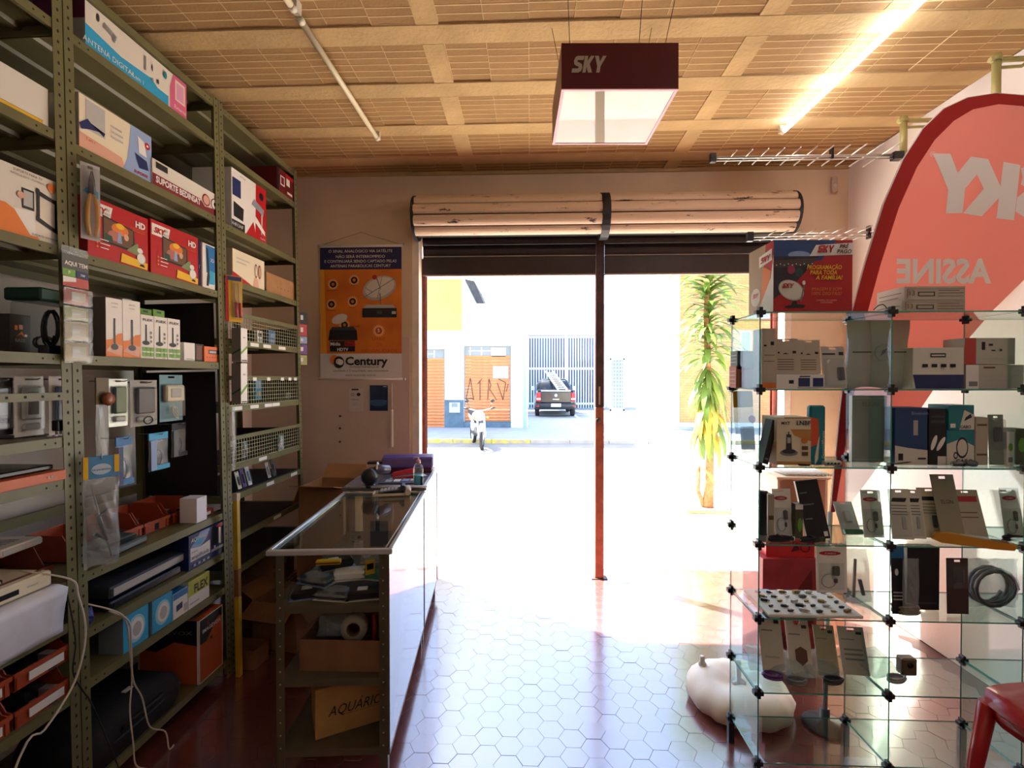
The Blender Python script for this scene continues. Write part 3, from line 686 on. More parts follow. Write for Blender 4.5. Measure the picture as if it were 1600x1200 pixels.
def upright(parent, x, y, h, sx, sy):
    """perforated L-angle; sx,sy give the directions its flanges point"""
    w, t = .037, .002; b = B()
    b.box((x if sx > 0 else x - t, min(y, y + sy * w), 0), (x + t if sx > 0 else x, max(y, y + sy * w), h), olive)
    b.box((min(x, x + sx * w), y if sy > 0 else y - t, 0), (max(x, x + sx * w), y + t if sy > 0 else y, h), olive)
    o = b.build('upright', parent)
    hb = B(); n = 8; z = .02
    ring = [(.0045 * math.cos(k * math.pi / 3), .0065 * math.sin(k * math.pi / 3)) for k in range(6)]
    fx = x + (-.0006 if sx > 0 else .0006); fy = y + (-.0006 if sy > 0 else .0006)
    while z < h:
        hb.add([(fx, y + sy * w / 2 + a, z + c) for a, c in ring], [tuple(range(6))], holem)
        hb.add([(x + sx * w / 2 + a, fy, z + c) for a, c in ring], [tuple(range(6))], holem); z += .0365
    q = hb.build('bolt_holes', o); q['kind'] = 'stuff'
    return o
def rack(label, y0, y1, shelves, H=3.02):
    t = thing('steel_rack', label, 'shelving', (XF + math.sin(LEAN) * EYE, 0, 0), rot=(0, -LEAN, 0))
    for y, sy in ((y0 + .001, 1), (y1 - .001, -1)):
        upright(t, 0, y, H, -1, sy); upright(t, -RD, y, H, 1, sy)
    for z in shelves:
        b = B(); a, c = y0 + .004, y1 - .004; x1, x0 = -.003, -RD + .003; lp = .034
        b.box((x0, a, z - .0015), (x1, c, z), olive); b.box((x1 - .0015, a, z - lp), (x1, c, z - .0015), olive); b.box((x0, a, z - lp), (x0 + .0015, c, z - .0015), olive)
        b.box((x1 - .014, a, z - lp), (x1 - .0015, c, z - lp + .0015), olive); b.box((x0, a, z - lp), (x1, a + .0015, z), olive); b.box((x0, c - .0015, z - lp), (x1, c, z), olive)
        for q in (.33, .66): b.prism([(sub(x0, x1, q) - .02, z - .002), (sub(x0, x1, q) - .012, z - .014), (sub(x0, x1, q) + .012, z - .014), (sub(x0, x1, q) + .02, z - .002)], 'y', a, c, olive)
        s = b.build('shelf', t)
        hb = B(); ring = [(.004 * math.cos(k * math.pi / 3), .004 * math.sin(k * math.pi / 3)) for k in range(6)]
        for yy in (a + .06, a + .095, c - .06, c - .095):
            hb.add([(x1 + .0006, yy + p, z - lp / 2 + r) for p, r in ring], [tuple(range(6))], holem)
        q = hb.build('bolt_holes', s); q['kind'] = 'stuff'
    return t
ZA = [3.0, 2.79, 2.41, 2.017, 1.645, 1.36, 1.215, .862, .72, .467, .09]
ZB = [3.0, 2.79, 2.40, 2.015, 1.645, .865, .66, .477, .10]
ZC = [3.0, 2.78, 2.39, 2.10, 1.775, 1.415, 1.10, .935, .71, .53]
rack('olive steel rack nearest the camera with phone cases and orange bins', RY[0], RY[1], ZA)
rack('tall olive steel rack in the middle with red satellite kit boxes', RY[1], RY[2], ZB)
rc = rack('olive steel rack next to the poster wall with wire mesh trays', RY[2], RY[3], ZC)
# perforated tie bar on the near rack, rear rails, black back panels
tb = boxo('tie_bar', (.003, RY[0] + .04, 1.488), (.006, RY[1] - .038, 1.514), olive, bpy.data.objects['steel_rack'])
for k in range(9): boxo('bolt_hole', (.0061, RY[1] - .06 - k * .055, 1.498), (.0066, RY[1] - .052 - k * .055, 1.506), holem, bpy.data.objects['steel_rack'])
boxo('rear_rail', (-RD + .004, RY[1] + .04, .98), (-RD + .03, RY[2] - .04, 1.02), olive, bpy.data.objects['steel_rack.001'])
boxo('rear_rail', (-RD + .004, RY[0] + .04, 1.05), (-RD + .03, RY[1] - .04, 1.085), olive, bpy.data.objects['steel_rack'])
bpn = M('black_board', '#16130f', .7)
boxo('black_end_panel', (-RD + .02, RY[2] - .004, .95), (-.05, RY[2] - .0005, 1.60), bpn, bpy.data.objects['steel_rack.001'])
boxo('black_end_panel', (-RD + .02, RY[2] - .004, 1.66), (-.05, RY[2] - .0005, 1.96), bpn, bpy.data.objects['steel_rack.001'])
# wire mesh fronts of the trays
wm = M('mesh_wire', '#b7b48e', .45, .4)
for z0, z1 in ((1.777, 1.905), (1.417, 1.555), (1.102, 1.228)):
    b = B(); ya, yb = RY[2] + .04, RY[3] - .04; n = 30
    for k in range(n + 1):
        y = sub(ya, yb, k / n); b.box((-.006, y - .0011, z0), (-.0038, y + .0011, z1), wm)
    for k in range(7):
        z = sub(z0, z1, k / 6); b.box((-.0065, ya, z - .001), (-.0045, yb, z + .001), wm)
    q = b.build('wire_mesh', rc); q['kind'] = 'stuff'
    boxo('mesh_top_rail', (-.012, ya - .02, z1), (.002, yb + .02, z1 + .022), olive, rc)
    for yy, sgn in ((ya - .03, 1),):
        boxo('tray_side', (-RD + .02, RY[3] - .045, z0), (-.01, RY[3] - .04, z1), bpn, rc)
    boxo('tray_mat', (-RD + .02, RY[2] + .045, z0 - .0015), (-.015, RY[3] - .046, z0 + .002), bpn, rc)
for z in (.935, .71, .53): boxo('tray_mat', (-RD + .02, RY[2] + .045, z + .0002), (-.015, RY[3] - .046, z + .004), bpn, rc)
for z, fr in ((1.775, (.1, .32, .5, .74)), (1.415, (.08, .3, .5, .62)), (1.575, (.3, .5, .72, .85, .95)), (1.10, (.4,)), (.935, (.5, .9)), (.71, (.6,))):
    for q in fr:
        y = sub(RY[2] + .05, RY[3] - .05, q); L = .045 if z != 1.575 else .02
        boxo('price_label', (-.002 if z != 1.575 else .0025, y - L, z - .026), (-.0008 if z != 1.575 else .0035, y + L * .9, z - .006), WHT, rc)
# ---------------------------------------------------------------- builders for the goods
def rk(name, label, pxl, pxr, tp, z, mat, d=.2, back=.015, cat='box', group=None, z0=None):
    """carton standing on a rack shelf, front to the aisle"""
    x = xf(z) - back; ya, yb = P(pxl, 592, X=x).y, P(pxr, 592, X=x).y
    h = P(tp[0], tp[1], X=x).z - z
    return carton(name, label, yb - ya, d, h, (x - d / 2, (ya + yb) / 2, z + .0005), math.pi / 2, mat, cat, group)
def rpt(px, py, back=0.0):
    z = 1.5
    for _ in range(3): p = P(px, py, X=xf(z) - back); z = p.z
    return p
def card_pack(name, label, loc, rz, w, h, card, cat='blister pack', group=None, bubble=None, inner=None, tilt=0, hole=True, back=None):
    """hang-sell card: card sheet with a slot, clear bubble, goods inside"""
    o = thing(name, label, cat, loc, group=group, rot=(tilt, 0, rz)); o['dims'] = (w, .002, h)
    b = B(); e = w * .09
    if hole:
        b.prism([(-w/2, 0), (w/2, 0), (w/2, h * .93), (-w/2, h * .93)], 'y', -.0008, .0008, card)
        b.box((-w/2, -.0008, h * .93), (-w * .14, .0008, h), card).box((w * .14, -.0008, h * .93), (w/2, .0008, h), card).box((-w * .14, -.0008, h * .97), (w * .14, .0008, h), card)
    else: b.box((-w/2, -.0008, 0), (w/2, .0008, h), card)
    b.build('backing_card', o)
    if bubble:
        u0, v0, u1, v1, dp = bubble; c = B(); ya, yb = -.001, -dp
        x0, x1, z0, z1 = (u0 - .5) * w, (u1 - .5) * w, v0 * h, v1 * h; s = min(x1 - x0, z1 - z0) * .1
        lo = [(x0, ya, z0), (x1, ya, z0), (x1, ya, z1), (x0, ya, z1)]; hi = [(x0 + s, yb, z0 + s), (x1 - s, yb, z0 + s), (x1 - s, yb, z1 - s), (x0 + s, yb, z1 - s)]
        c.add(lo + hi, [(0, 1, 5, 4), (1, 2, 6, 5), (2, 3, 7, 6), (3, 0, 4, 7), (4, 5, 6, 7)], blisterm); c.build('bubble', o)
    for it in inner or []:
        nm, mt, u0, v0, u1, v1, dp = it
        B().box(((u0 - .5) * w, -dp, v0 * h), ((u1 - .5) * w, -.0012, v1 * h), mt).build(nm, o, bevel=min(.006, dp * .45, (u1 - u0) * w * .3))
    return o
def pillow(w, h, dp, seed, mat, wr=.3, nx=12, ny=16):
    """crumpled plastic bag"""
    rn = random.Random(seed); b = B(); ph = [(rn.uniform(3, 9), rn.uniform(3, 9), rn.uniform(0, 6)) for _ in range(5)]
    for s in (-1, 1):
        vs = []
        for j in range(ny + 1):
            for i in range(nx + 1):
                u, v = i / nx, j / ny; e = (math.sin(math.pi * u) * math.sin(math.pi * min(1, v * 1.02))) ** .5 if 0 < u < 1 and 0 < v < 1 else 0
                q = sum(math.sin(a * u * 3 + c * v * 3 + f) for a, c, f in ph) / 5
                vs.append(((u - .5) * w * (1 + .04 * math.sin(v * 9 + seed)), s * dp / 2 * e * (1 + wr * q * 2) + dp * .3 * q * wr, v * h + .02 * h * math.sin(u * 7 + seed) * (1 - v)))
        fs = [(j*(nx+1)+i, j*(nx+1)+i+1, (j+1)*(nx+1)+i+1, (j+1)*(nx+1)+i) for j in range(ny) for i in range(nx)]
        b.add(vs, fs, mat, True)
    return b
def bag(name, label, loc, rz, w, h, dp=.03, seed=1, header=None, hh=.05, cat='bag', inner=None, tilt=0, group=None, mat=None):
    o = thing(name, label, cat, loc, group=group, rot=(tilt, 0, rz)); o['dims'] = (w, .004, h)
    pillow(w, h - (hh if header else 0), dp, seed, mat or clearp).build('plastic_film', o)
    if header:
        b = B(); b.box((-w/2, -.003, h - hh), (w/2, .003, h), header); b.build('header_card', o, bevel=.001)
    for nm, mt, pts, r in inner or []: B().tube(pts, r, mt, 6).build(nm, o)
    return o
def coil(b, c, r, turns, mat, rad=.003, ax='y', seed=0, sq=.6):
    rn = random.Random(seed); pts = []
    for k in range(turns * 14):
        a = k * 2 * math.pi / 14; q = r * (1 + .08 * math.sin(k * .7 + seed)); u, v = q * math.cos(a), q * math.sin(a) * sq; o = (k / (turns * 14) - .5) * rad * turns * 1.6
        pts.append(Vector(c) + (Vector((u, o, v)) if ax == 'y' else Vector((o, u, v)) if ax == 'x' else Vector((u, v, o))))
    return b.tube(pts, rad, mat, 5)
def bin_(label, loc, rz, w, d, h, mat, lab=True, group=None, name='parts_bin'):
    """stackable parts bin with a cut-away front"""
    o = thing(name, label, 'bin', loc, rz, group); t = .003; b = B()
    b.box((-w/2, -d/2, 0), (w/2, d/2, t), mat); b.box((-w/2, d/2 - t, 0), (w/2, d/2, h), mat); b.box((-w/2, -d/2, t), (w/2, -d/2 + t, h * .45), mat)
    sp = [(-d/2, t), (d/2, t), (d/2, h), (-d/2 + d * .28, h), (-d/2 + d * .12, h * .5), (-d/2, h * .45)]
    b.prism(sp, 'x', -w/2, -w/2 + t, mat); b.prism(sp, 'x', w/2 - t, w/2, mat); b.build('tub', o)
    B().box((-w/2 - .002, -d/2 - .006, h * .38), (w/2 + .002, -d/2 + .001, h * .5), mat).build('front_lip', o)
    for sx in (-1, 1): B().box((sx * (w/2 - .012) - .006, -d/2 - .004, .002), (sx * (w/2 - .012) + .006, -d/2 - .0005, h * .37), mat).build('front_rib', o)
    if lab: boxo('paper_label', (-w * .28, -d/2 - .008, h * .12), (w * .34, -d/2 - .005, h * .36), WHT, o)
    rn = random.Random(int(loc[1] * 1000)); g = B()
    for k in range(12):
        x, y = rn.uniform(-w/2 + .02, w/2 - .02), rn.uniform(-d/2 + .02, d/2 - .02); s = rn.uniform(.006, .014)
        g.box((x - s, y - s * 2, t), (x + s, y + s, h * rn.uniform(.2, .5)), rn.choice((DGR, BPL, SILV, DGR)))
    q = g.build('small_parts', o); q['kind'] = 'stuff'
    return o
def gadget(name, label, w, d, h, loc, rz, mat, cat, face=None, feet=True, vents=True, tilt=None):
    """set-top box style appliance: bevelled case, front panel, feet, vents"""
    o = thing(name, label, cat, loc, rz, rot=(tilt[0], tilt[1], rz) if tilt else None); o['dims'] = (w, d, h)
    f = .004 if feet else 0
    B().box((-w/2, -d/2, f), (w/2, d/2, h), mat).build('case', o, bevel=min(.006, h * .18))
    boxo('front_panel', (-w * .46, -d/2 - .0016, f + h * .18), (w * .46, -d/2 + .002, h * .84), face or BPL, o)
    if feet:
        for sx in (-1, 1):
            for sy in (-1, 1): B().lathe([(0, 0), (.008, 0), (.008, .005), (0, .005)], BPL, 10, (sx * (w/2 - .02), sy * (d/2 - .02), 0)).build('foot', o)
    if vents:
        for k in range(6): boxo('vent_slot', (-w * .3 + k * w * .1, -d * .2, h - .0003), (-w * .27 + k * w * .1, d * .3, h + .0006), BPL, o)
    return o
# ================================================================ GOODS ON THE LEFT RACKS
HP = math.pi / 2
bold = dict(b=.02); ital = dict(b=.025, sh=.25)
# --- near rack
o = rk('white_carton', 'plain white carton with a yellow edge strip, high on the nearest rack', -70, 80, (80, 143), 2.41, OFFW, .3)
art(o, 'F', [(YEL, 'r', .3, .0, .93, .12), (BROWN, 'r', .4, .115, .93, .125)]); art(o, 'R', [(DGRN, 'r', 0, 0, 1, 1)])
o = rk('bracket_carton', 'white carton printed with a black TV wall bracket and orange corner', -75, 97, (97, 289), 2.017, OFFW, .3)
art(o, 'F', [(ORG, 'p', [(0, 0), (.78, 0), (.62, .3), (.45, .42), (0, .42)]), (WHT, 'p', [(.52, .38), (.72, .42), (.74, .05), (.68, .05)]), (BLK, 'r', .6, .42, .72, .72), (LGR, 'r', .615, .46, .705, .69), (BLK, 'p', [(.745, .3), (.775, .3), (.775, .78), (.745, .8)]), (BLK, 'p', [(.93, .2), (.965, .2), (.965, .7), (.93, .7)]), (BLK, 'p', [(.74, .3), (.965, .17), (.965, .23), (.74, .37)]), (BLK, 'p', [(.74, .7), (.965, .62), (.965, .68), (.74, .77)]), (ORG, 'c', .9, .87, .07), (SKIN, 'c', .585, .6, .05)])
txt(o, 'F', [('SUPORTE PARA TV', .66, .93, .035, BLK), ('ARTICULADO UNIVERSAL', .66, .87, .03, GRY), ('SUPORTE UNIVERSAL LCD', .86, .06, .03, BLK)])
o = rk('black_carton', 'small black carton with orange figures on the nearest rack', 16, 49, (16, 490), 1.645, BLK, .1, .12)
art(o, 'F', [(ORG, 'r', .22, .6, .36, .72), (SKIN, 'r', .42, .62, .6, .74), (ORG, 'p', [(.25, .42), (.5, .5), (.7, .42), (.55, .58)]), (WHT, 'r', .68, .44, .8, .5)])
txt(o, 'F', [('BASS', .45, .3, .08, GRY, bold)])
# clear tub with green lid behind the upright
p = rpt(62, 470, .13); q = rpt(160, 470, .13)
t = thing('clear_tub', 'clear plastic tub with dark green lid behind the nearest upright', 'tub', (xf(1.7) - .2, (p.y + q.y) / 2, 1.6455), HP)
W_ = q.y - p.y; hgt = rpt(62, 468, .13).z - 1.645
B().box((-W_/2 + .01, -.06, 0), (W_/2 - .01, .06, hgt - .002), blisterm).build('tub', t, bevel=.008)
B().box((-W_/2, -.07, hgt), (W_/2, .07, hgt + .045), DGRN).build('lid', t, bevel=.006)
boxo('lid_label', (W_ * .12, -.0712, hgt + .01), (W_ * .3, -.0702, hgt + .03), M('lid_teal', '#4fa090', .5), t)
b = coil(B(), (-.05, 0, .05), .035, 3, CBK, .003, 'y'); b.build('coiled_cable', t)
p = rpt(80, 545, .05)
t = thing('charger_cable', 'black charger with bundled cable on the nearest rack shelf', 'cable', (p.x, p.y, 1.6455), HP)
b = B(); coil(b, (0, 0, .09), .025, 4, CBK, .0035, 'y', 3, 2.4); b.build('cable', t); B().box((-.03, -.02, 0), (.03, .02, .03), BPL).build('plug_body', t, bevel=.004)
# sales strip of small packets over the upright
p = rpt(118, 565, -.012); top = rpt(118, 388, -.012)
t = thing('packet_strip', 'hanging clear strip of small packets in front of the nearest upright', 'sales strip', (xf(1.9) + .014, p.y + .005, p.z), HP); w_ = .10
hh = top.z - p.z; t['dims'] = (w_, .004, hh); t['h'] = hh
B().box((-w_/2, -.0015, hh * .74), (w_/2, .0015, hh * .93), M('strip_grey', '#5c5c58', .5)).build('header_card', t)
pillow(w_, hh * .08, .004, 3, clearp).build('top_film', t, (0, 0, hh * .92))
art(t, 'F', [(GRN, 'r', .02, .74, .48, .8), (NAVY, 'r', .52, .74, .98, .8), (M('strip_red', '#b8504a', .5), 'r', .02, .65, .98, .735), (WHT, 'p', [(.02, .68), (.5, .70), (.5, .735), (.02, .735)])], 'brand_print')
txt(t, 'F', [('AQUI TEM', .5, .835, .035, WHT, dict(fit=.86, b=.03)), ('TIM', .75, .757, .02, WHT, ital), ('P', .25, .757, .03, WHT, bold)])
for k, (v0, v1, cm) in enumerate(((.5, .635, RED), (.36, .48, M('sim_green', '#a8b078', .5)), (.18, .345, M('sim_cream', '#c9bfa4', .5)), (.0, .165, M('sim_beige', '#cdbb92', .5)))):
    q = B(); q.box((-w_/2 + .004, -.006, hh * v0), (w_/2 - .006, .0, hh * v1), cm); q = q.build('packet_card', t, bevel=.001)
    boxo('packet_print', (-.02, -.0068, hh * sub(v0, v1, .2)), (.034, -.0062, hh * sub(v0, v1, .8)), OFFW, q)
    pillow(w_ * 1.1, hh * (v1 - v0) * 1.1, .016, 20 + k, clearp, .2, 8, 6).build('packet_film', t, (.004, -.008, hh * v0 - .004))
# phone-case packs hanging behind the tie bar
def case_pack(label, px0, px1, py0, py1, back, casem, cardm=WHT, win=True):
    a, c = rpt(px0, py1, back), rpt(px1, py0, back); x = (a.x + c.x) / 2
    ya, yb = P(px0, 640, X=x).y, P(px1, 640, X=x).y; h = rpt(px0, py0, back).z - rpt(px0, py1, back).z; w = yb - ya
    o = card_pack('phone_case_pack', label, (x, (ya + yb) / 2, a.z), HP, w, h, cardm, 'phone case', None, (.1, .08, .92, .86, .022), [('phone_case', casem, .16, .27, .84, .84, .016), ('cable_tray', LGR, .2, .1, .82, .22, .012)])
    if win: boxo('case_window', (-.18 * w, -.0172, .36 * h), (.18 * w, -.0155, .74 * h), M('case_window', '#7f8c90', .2), o)
    # peg
    B().tube([(0, .12, h * .95), (0, -.03, h * .95), (0, -.04, h * .97)], .0025, MET, 6).build('peg_hook', o)
    return o
case_pack('silver phone case in clear pack, left one behind the tie bar', 22, 68, 588, 684, .10, M('case_grey', '#b9c0c0', .3, .3))
case_pack('phone case with blue screen print in clear pack next to the upright', 76, 118, 588, 684, .10, M('case_blue', '#51708c', .3))
case_pack('black phone case pack at the picture edge of the nearest rack', -30, 20, 590, 684, .12, BPL, BLK)
case_pack('clear silver-framed phone case pack hanging right of the nearest upright', 169, 199, 592, 668, .09, M('case_dark', '#4a5260', .15), M('foil', '#d4d6d0', .3, .3), False)
o = case_pack('dark navy phone case pack with earphone lead, under the middle rack shelf', 203, 245, 594, 668, .09, M('case_navy', '#2c2e42', .45), M('card_dim', '#9a948a', .5), False)
B().tube([(.025 * math.cos(a * .45), -.02, .025 + .016 * math.sin(a * .45)) for a in range(28)], .003, CBK, 5).build('earphone_lead', o)
p0, p1 = rpt(250, 660, .12), rpt(284, 586, .12)
o = card_pack('usb_adapter_pack', 'adapter pack with beige window box and looped white lead', ((p0.x + p1.x) / 2, (p0.y + p1.y) / 2, p0.z), HP, p1.y - p0.y, p1.z - p0.z, M('card_teal', '#6f98a0', .5), 'blister pack', None, (.05, .05, .95, .8, .03), [('inner_box', CRM, .1, .42, .9, .78, .025), ('adapter', LGR, .25, .5, .75, .72, .028)])
B().tube([(.02 * math.cos(a * .5), -.02, .04 + .03 * math.sin(a * .4)) for a in range(26)], .0025, CBL, 5).build('lead', o)
def cable_bag(label, px0, px1, py0, py1, back, hm, fm, seed):
    x = xf(1.3) - back; ya, yb = P(px0, 700, X=x).y, P(px1, 700, X=x).y; z0, z1 = P(px0, py1, X=x).z, P(px0, py0, X=x).z; w, h = yb - ya, z1 - z0
    o = bag('cable_pack', label, (x, (ya + yb) / 2, z0), HP, w, h, .025, seed, hm, h * .18, 'cable pack', [('cable', CBK, [(w * .18 * math.cos(a * .6), 0, h * .35 + h * .2 * math.sin(a * .6)) for a in range(30)], .004)])
    boxo('printed_base', (-w * .48, -.012, h * .02), (w * .48, -.010, h * .14), hm, o); boxo('printed_side', (-w * .5, -.013, h * .04), (-w * .2, -.011, h * .8), fm, o)
    B().tube([(0, .1, h * .96), (0, -.02, h * .96), (0, -.025, h * .99)], .0022, MET, 6).build('peg_hook', o)
    return o
cable_bag('blue and white cable pack hanging in the middle rack', 180, 206, 684, 762, .12, BLUE, NAVY, 5)
cable_bag('cyan cable pack hanging in the middle rack', 232, 262, 678, 738, .12, CYAN, LBLUE, 6)
cable_bag('grey film cable pack hanging beside the black panel', 268, 290, 662, 716, .15, DGR, GRY, 7)
p = rpt(155, 590, -.0)
o = bag('pendant_pack', 'hanging long clear bag with a brown card beside the nearest upright', (p.x + .01, p.y, rpt(155, 750).z), HP, .055, p.z - rpt(155, 750).z, .02, 8, M('olive_card', '#5e5030', .6), .10)
B().lathe([(0, -.01), (.02, -.01), (.026, 0), (.02, .01), (0, .012)], M('amber', '#8a4a20', .3), 14, (.012, -.014, o['dims'][2] - .08), 'y').build('amber_disc', o)
p = rpt(98, 664, .02)
t = thing('antenna_splitter', 'small black antenna splitter clipped to the tie bar', 'splitter', (p.x, p.y, p.z), HP)
B().box((-.03, -.012, -.018), (.03, .012, .018), BPL).build('body', t, bevel=.003)
for k in range(4): B().tube([(-.022 + k * .0145, 0, -.018), (-.022 + k * .0145, 0, -.03)], .004, MET, 6).build('connector', t)
# flat goods on the two tight shelves
o = rk('orange_flat_box', 'flat orange box lying on the nearest rack above the white wall gap', -60, 102, (102, 734), 1.215, M('box_coral', '#d4704c', .5), .22, .0)
txt(o, 'F', [('SLIM', .82, .4, .25, OFFW, bold)])
gadget('black_recorder', 'slim black player lying on the flat orange box', .3, .2, .02, (xf(1.25) - .13, 1.45, rpt(102, 734, 0).z + .001), HP, BPL, 'player')
o = rk('grey_carton', 'grey carton behind the slim black player on the nearest rack', 20, 62, (20, 703), 1.36, DGR, .15, .14)
art(o, 'F', [(LBLUE, 'r', .3, .2, .95, .85)])
o = rk('striped_carton', 'carton with purple and pale stripes next to the nearest upright', 72, 99, (72, 700), 1.36, LGR, .12, .1)
art(o, 'F', [(PURP, 'r', .3, .0, .45, 1), (WHT, 'r', .5, .0, .62, 1), (YEL, 'r', .9, 0, 1, 1), (BLK, 'r', .65, .1, .8, .9)])
bin_('dark red parts bin carrying a white flat box on the nearest rack', (xf(.86) - .16, 1.50, .8625), HP, .2, .22, .12, BIN2, False)
gadget('white_flat_box', 'white router box resting on the dark red bin', .15, .14, .03, (xf(.95) - .16, 1.54, .9855), HP + .1, OFFW, 'router', LGR)
bin_('dark red parts bin further left behind the cream receiver', (xf(.86) - .2, 1.27, .8625), HP, .2, .2, .12, BIN2, False)
o = gadget('cream_receiver', 'cream satellite receiver with a dark display window on the nearest rack', .34, .24, .055, (xf(.86) - .135, 1.40, .864), HP, CRM, 'receiver', CRM)
boxo('display_window', (-.15, -.123, .02), (.06, -.1205, .036), BPL, o); txt(o, 'F', [('Vivensis', .8, .5, .14, GRY)])
gadget('black_remote_box', 'thin black box with a pale edge lying on the cream receiver', .22, .16, .018, (xf(.86) - .12, 1.33, .9202), HP, BPL, 'player', LGR)
# sheet of paper hanging over the edge
t = B(); n = 10; vs = []; 
for j in range(n + 1):
    for i in range(7):
        a = j / n; y = -.17 + i * .3 / 6; bx = min(.02, max(0, a * .3)) ; z = -.0 - max(0, a - .15) * .2
        vs.append((-.06 + min(a, .2) * .35 + .012 * math.sin(a * 3 + i * .3), y, .004 + (-(a - .15) * .19 if a > .15 else 0)))
t.add(vs, [(j*7+i, j*7+i+1, (j+1)*7+i+1, (j+1)*7+i) for j in range(n) for i in range(6)], M('sheet', '#dfe2ea', .7, var=.06, scale=30), True)
o = t.build('paper_sheet', None, (xf(.85) + .012, 1.45, .862)); o.modifiers.new('thick', 'SOLIDIFY').thickness = .0008
tag(o, 'white paper sheet hanging over the nearest rack edge below the cream receiver', 'paper')
o = rk('kraft_label_box', 'brown carton with white label on the nearest rack above the orange bins', -20, 31, (31, 968), .72, KRAFT, .16, .0)
art(o, 'F', [(WHT, 'r', .1, .15, .55, .6)]); 
b = pillow(.08, .09, .06, 9, M('red_bag', '#b01c20', .4)); o = b.build('red_bag', None, (xf(.72) - .06, rpt(42, 980).y, .722), HP); tag(o, 'crumpled red plastic bag beside the labelled brown carton', 'bag')
gadget('dark_modem', 'dark modem lying behind the red bag on the nearest rack', .16, .12, .025, (xf(.72) - .12, 1.56, .7215), HP, BPL, 'modem')
for r_ in range(2):
    for c_, (ya, tg) in enumerate(((1.335, 'left'), (1.53, 'right'))):
        bin_('orange parts bin with white label, %s row, %s of the two' % (('lower', 'upper')[r_], tg), (xf(.5) - .125, ya, .4685 + r_ * .118), HP, .185, .22, .112, BIN)
b = pillow(.3, .16, .16, 11, M('green_bag', '#1d4a40', .5)); o = b.build('green_bag', None, (xf(.1) - .18, 1.4, .092), HP); tag(o, 'dark green plastic bag on the lowest shelf of the nearest rack', 'bag')
# --- middle rack
o = rk('tv_antenna_carton', 'long white carton with blue stripe and pink end on the top of the middle rack', 138, 294, (294, 136), 2.79, OFFW, .2)
art(o, 'F', [(CYAN, 'p', [(0, 0), (.78, 0), (.78, .3), (.66, .3), (.6, .42), (.3, .36), (0, .5)]), (PINK, 'p', [(.80, 0), (1, 0), (1, 1), (.84, 1), (.8, .6)]), (CRM, 'r', .86, .35, .98, .9), (M('pinkpale', '#d898b8', .5), 'r', .875, .4, .965, .84), (DGR, 'e', .1, .82, .012, .09), (SILV, 'p', [(.14, .7), (.25, .62), (.26, .74), (.15, .84)]), (GRY, 'p', [(.22, .55), (.24, .55), (.25, .72), (.22, .74)]), (DGR, 'e', .6, .7, .006, .1), (GRY, 'r', .52, .5, .535, .85), (TEAL, 'e', .74, .78, .02, .1), (DGR, 'e', .66, .45, .01, .06), (GRY, 'e', .6, .38, .01, .06)])
txt(o, 'F', [('ANTENA DIGITAL', .2, .1, .12, WHT), ('4 em 1', .45, .1, .1, WHT), ('Externa', .92, .12, .1, WHT)]); art(o, 'L', [(M('magenta_dark', '#6a2a48', .5), 'r', 0, 0, 1, 1), (LGR, 'r', .3, 0, 1, .6)])
o = rk('vacuum_carton', 'pale carton with purple-blue right panel and a printed base unit', 127, 239, (239, 217), 2.40, CRM, .22)
art(o, 'F', [(SKIN, 'p', [(0, 0), (.6, 0), (.55, .22), (0, .3)]), (LBLUE, 'p', [(.56, 0), (1, 0), (1, 1), (.68, 1), (.66, .6), (.62, .25)]), (LGR, 'r', .08, .4, .32, .95), (NAVY, 'p', [(0, .45), (.1, .6), (.14, .55), (.3, .42), (.32, .5), (.12, .42), (.02, .35)]), (NAVY, 'p', [(.73, .48), (.92, .42), (.95, .24), (.8, .2)]), (WHT, 'p', [(.78, .85), (.88, .8), (.92, .5), (.8, .52)]), (RED, 'c', .93, .75, .07), (WHT, 'r', .915, .73, .945, .77), (LGR, 'r', .4, .5, .56, .54), (LGR, 'r', .4, .6, .56, .64), (LGR, 'r', .4, .7, .54, .74)])
txt(o, 'F', [('SUPORTE', .83, .07, .06, RED, ital), ('5 em 1', .13, .2, .05, RED)])
o = rk('bracket_long_box', 'long white and dark red box lettered with a bracket name on the middle rack', 240.5, 341, (243, 249), 2.40, OFFW, .2, .008)
art(o, 'F', [(M('maroon', '#7a1a24', .5), 'p', [(0, 0), (1, 0), (1, .32), (.78, .2), (.7, .42), (0, .45)]), (M('maroon'), 'c', .8, .5, .26), (M('maroon'), 'c', .95, .5, .26), (WHT, 'c', .95, .5, .21), (SKIN, 'c', .8, .5, .2), (BLK, 'e', .95, .5, .02, .08), (BLK, 'r', .04, .68, .2, .92)])
txt(o, 'F', [('SUPORTE BEDINSAT', .04, .14, .24, WHT, dict(a='l', fit=.66, b=.03)), ('BedinSat', .12, .73, .13, OFFW, bold)])
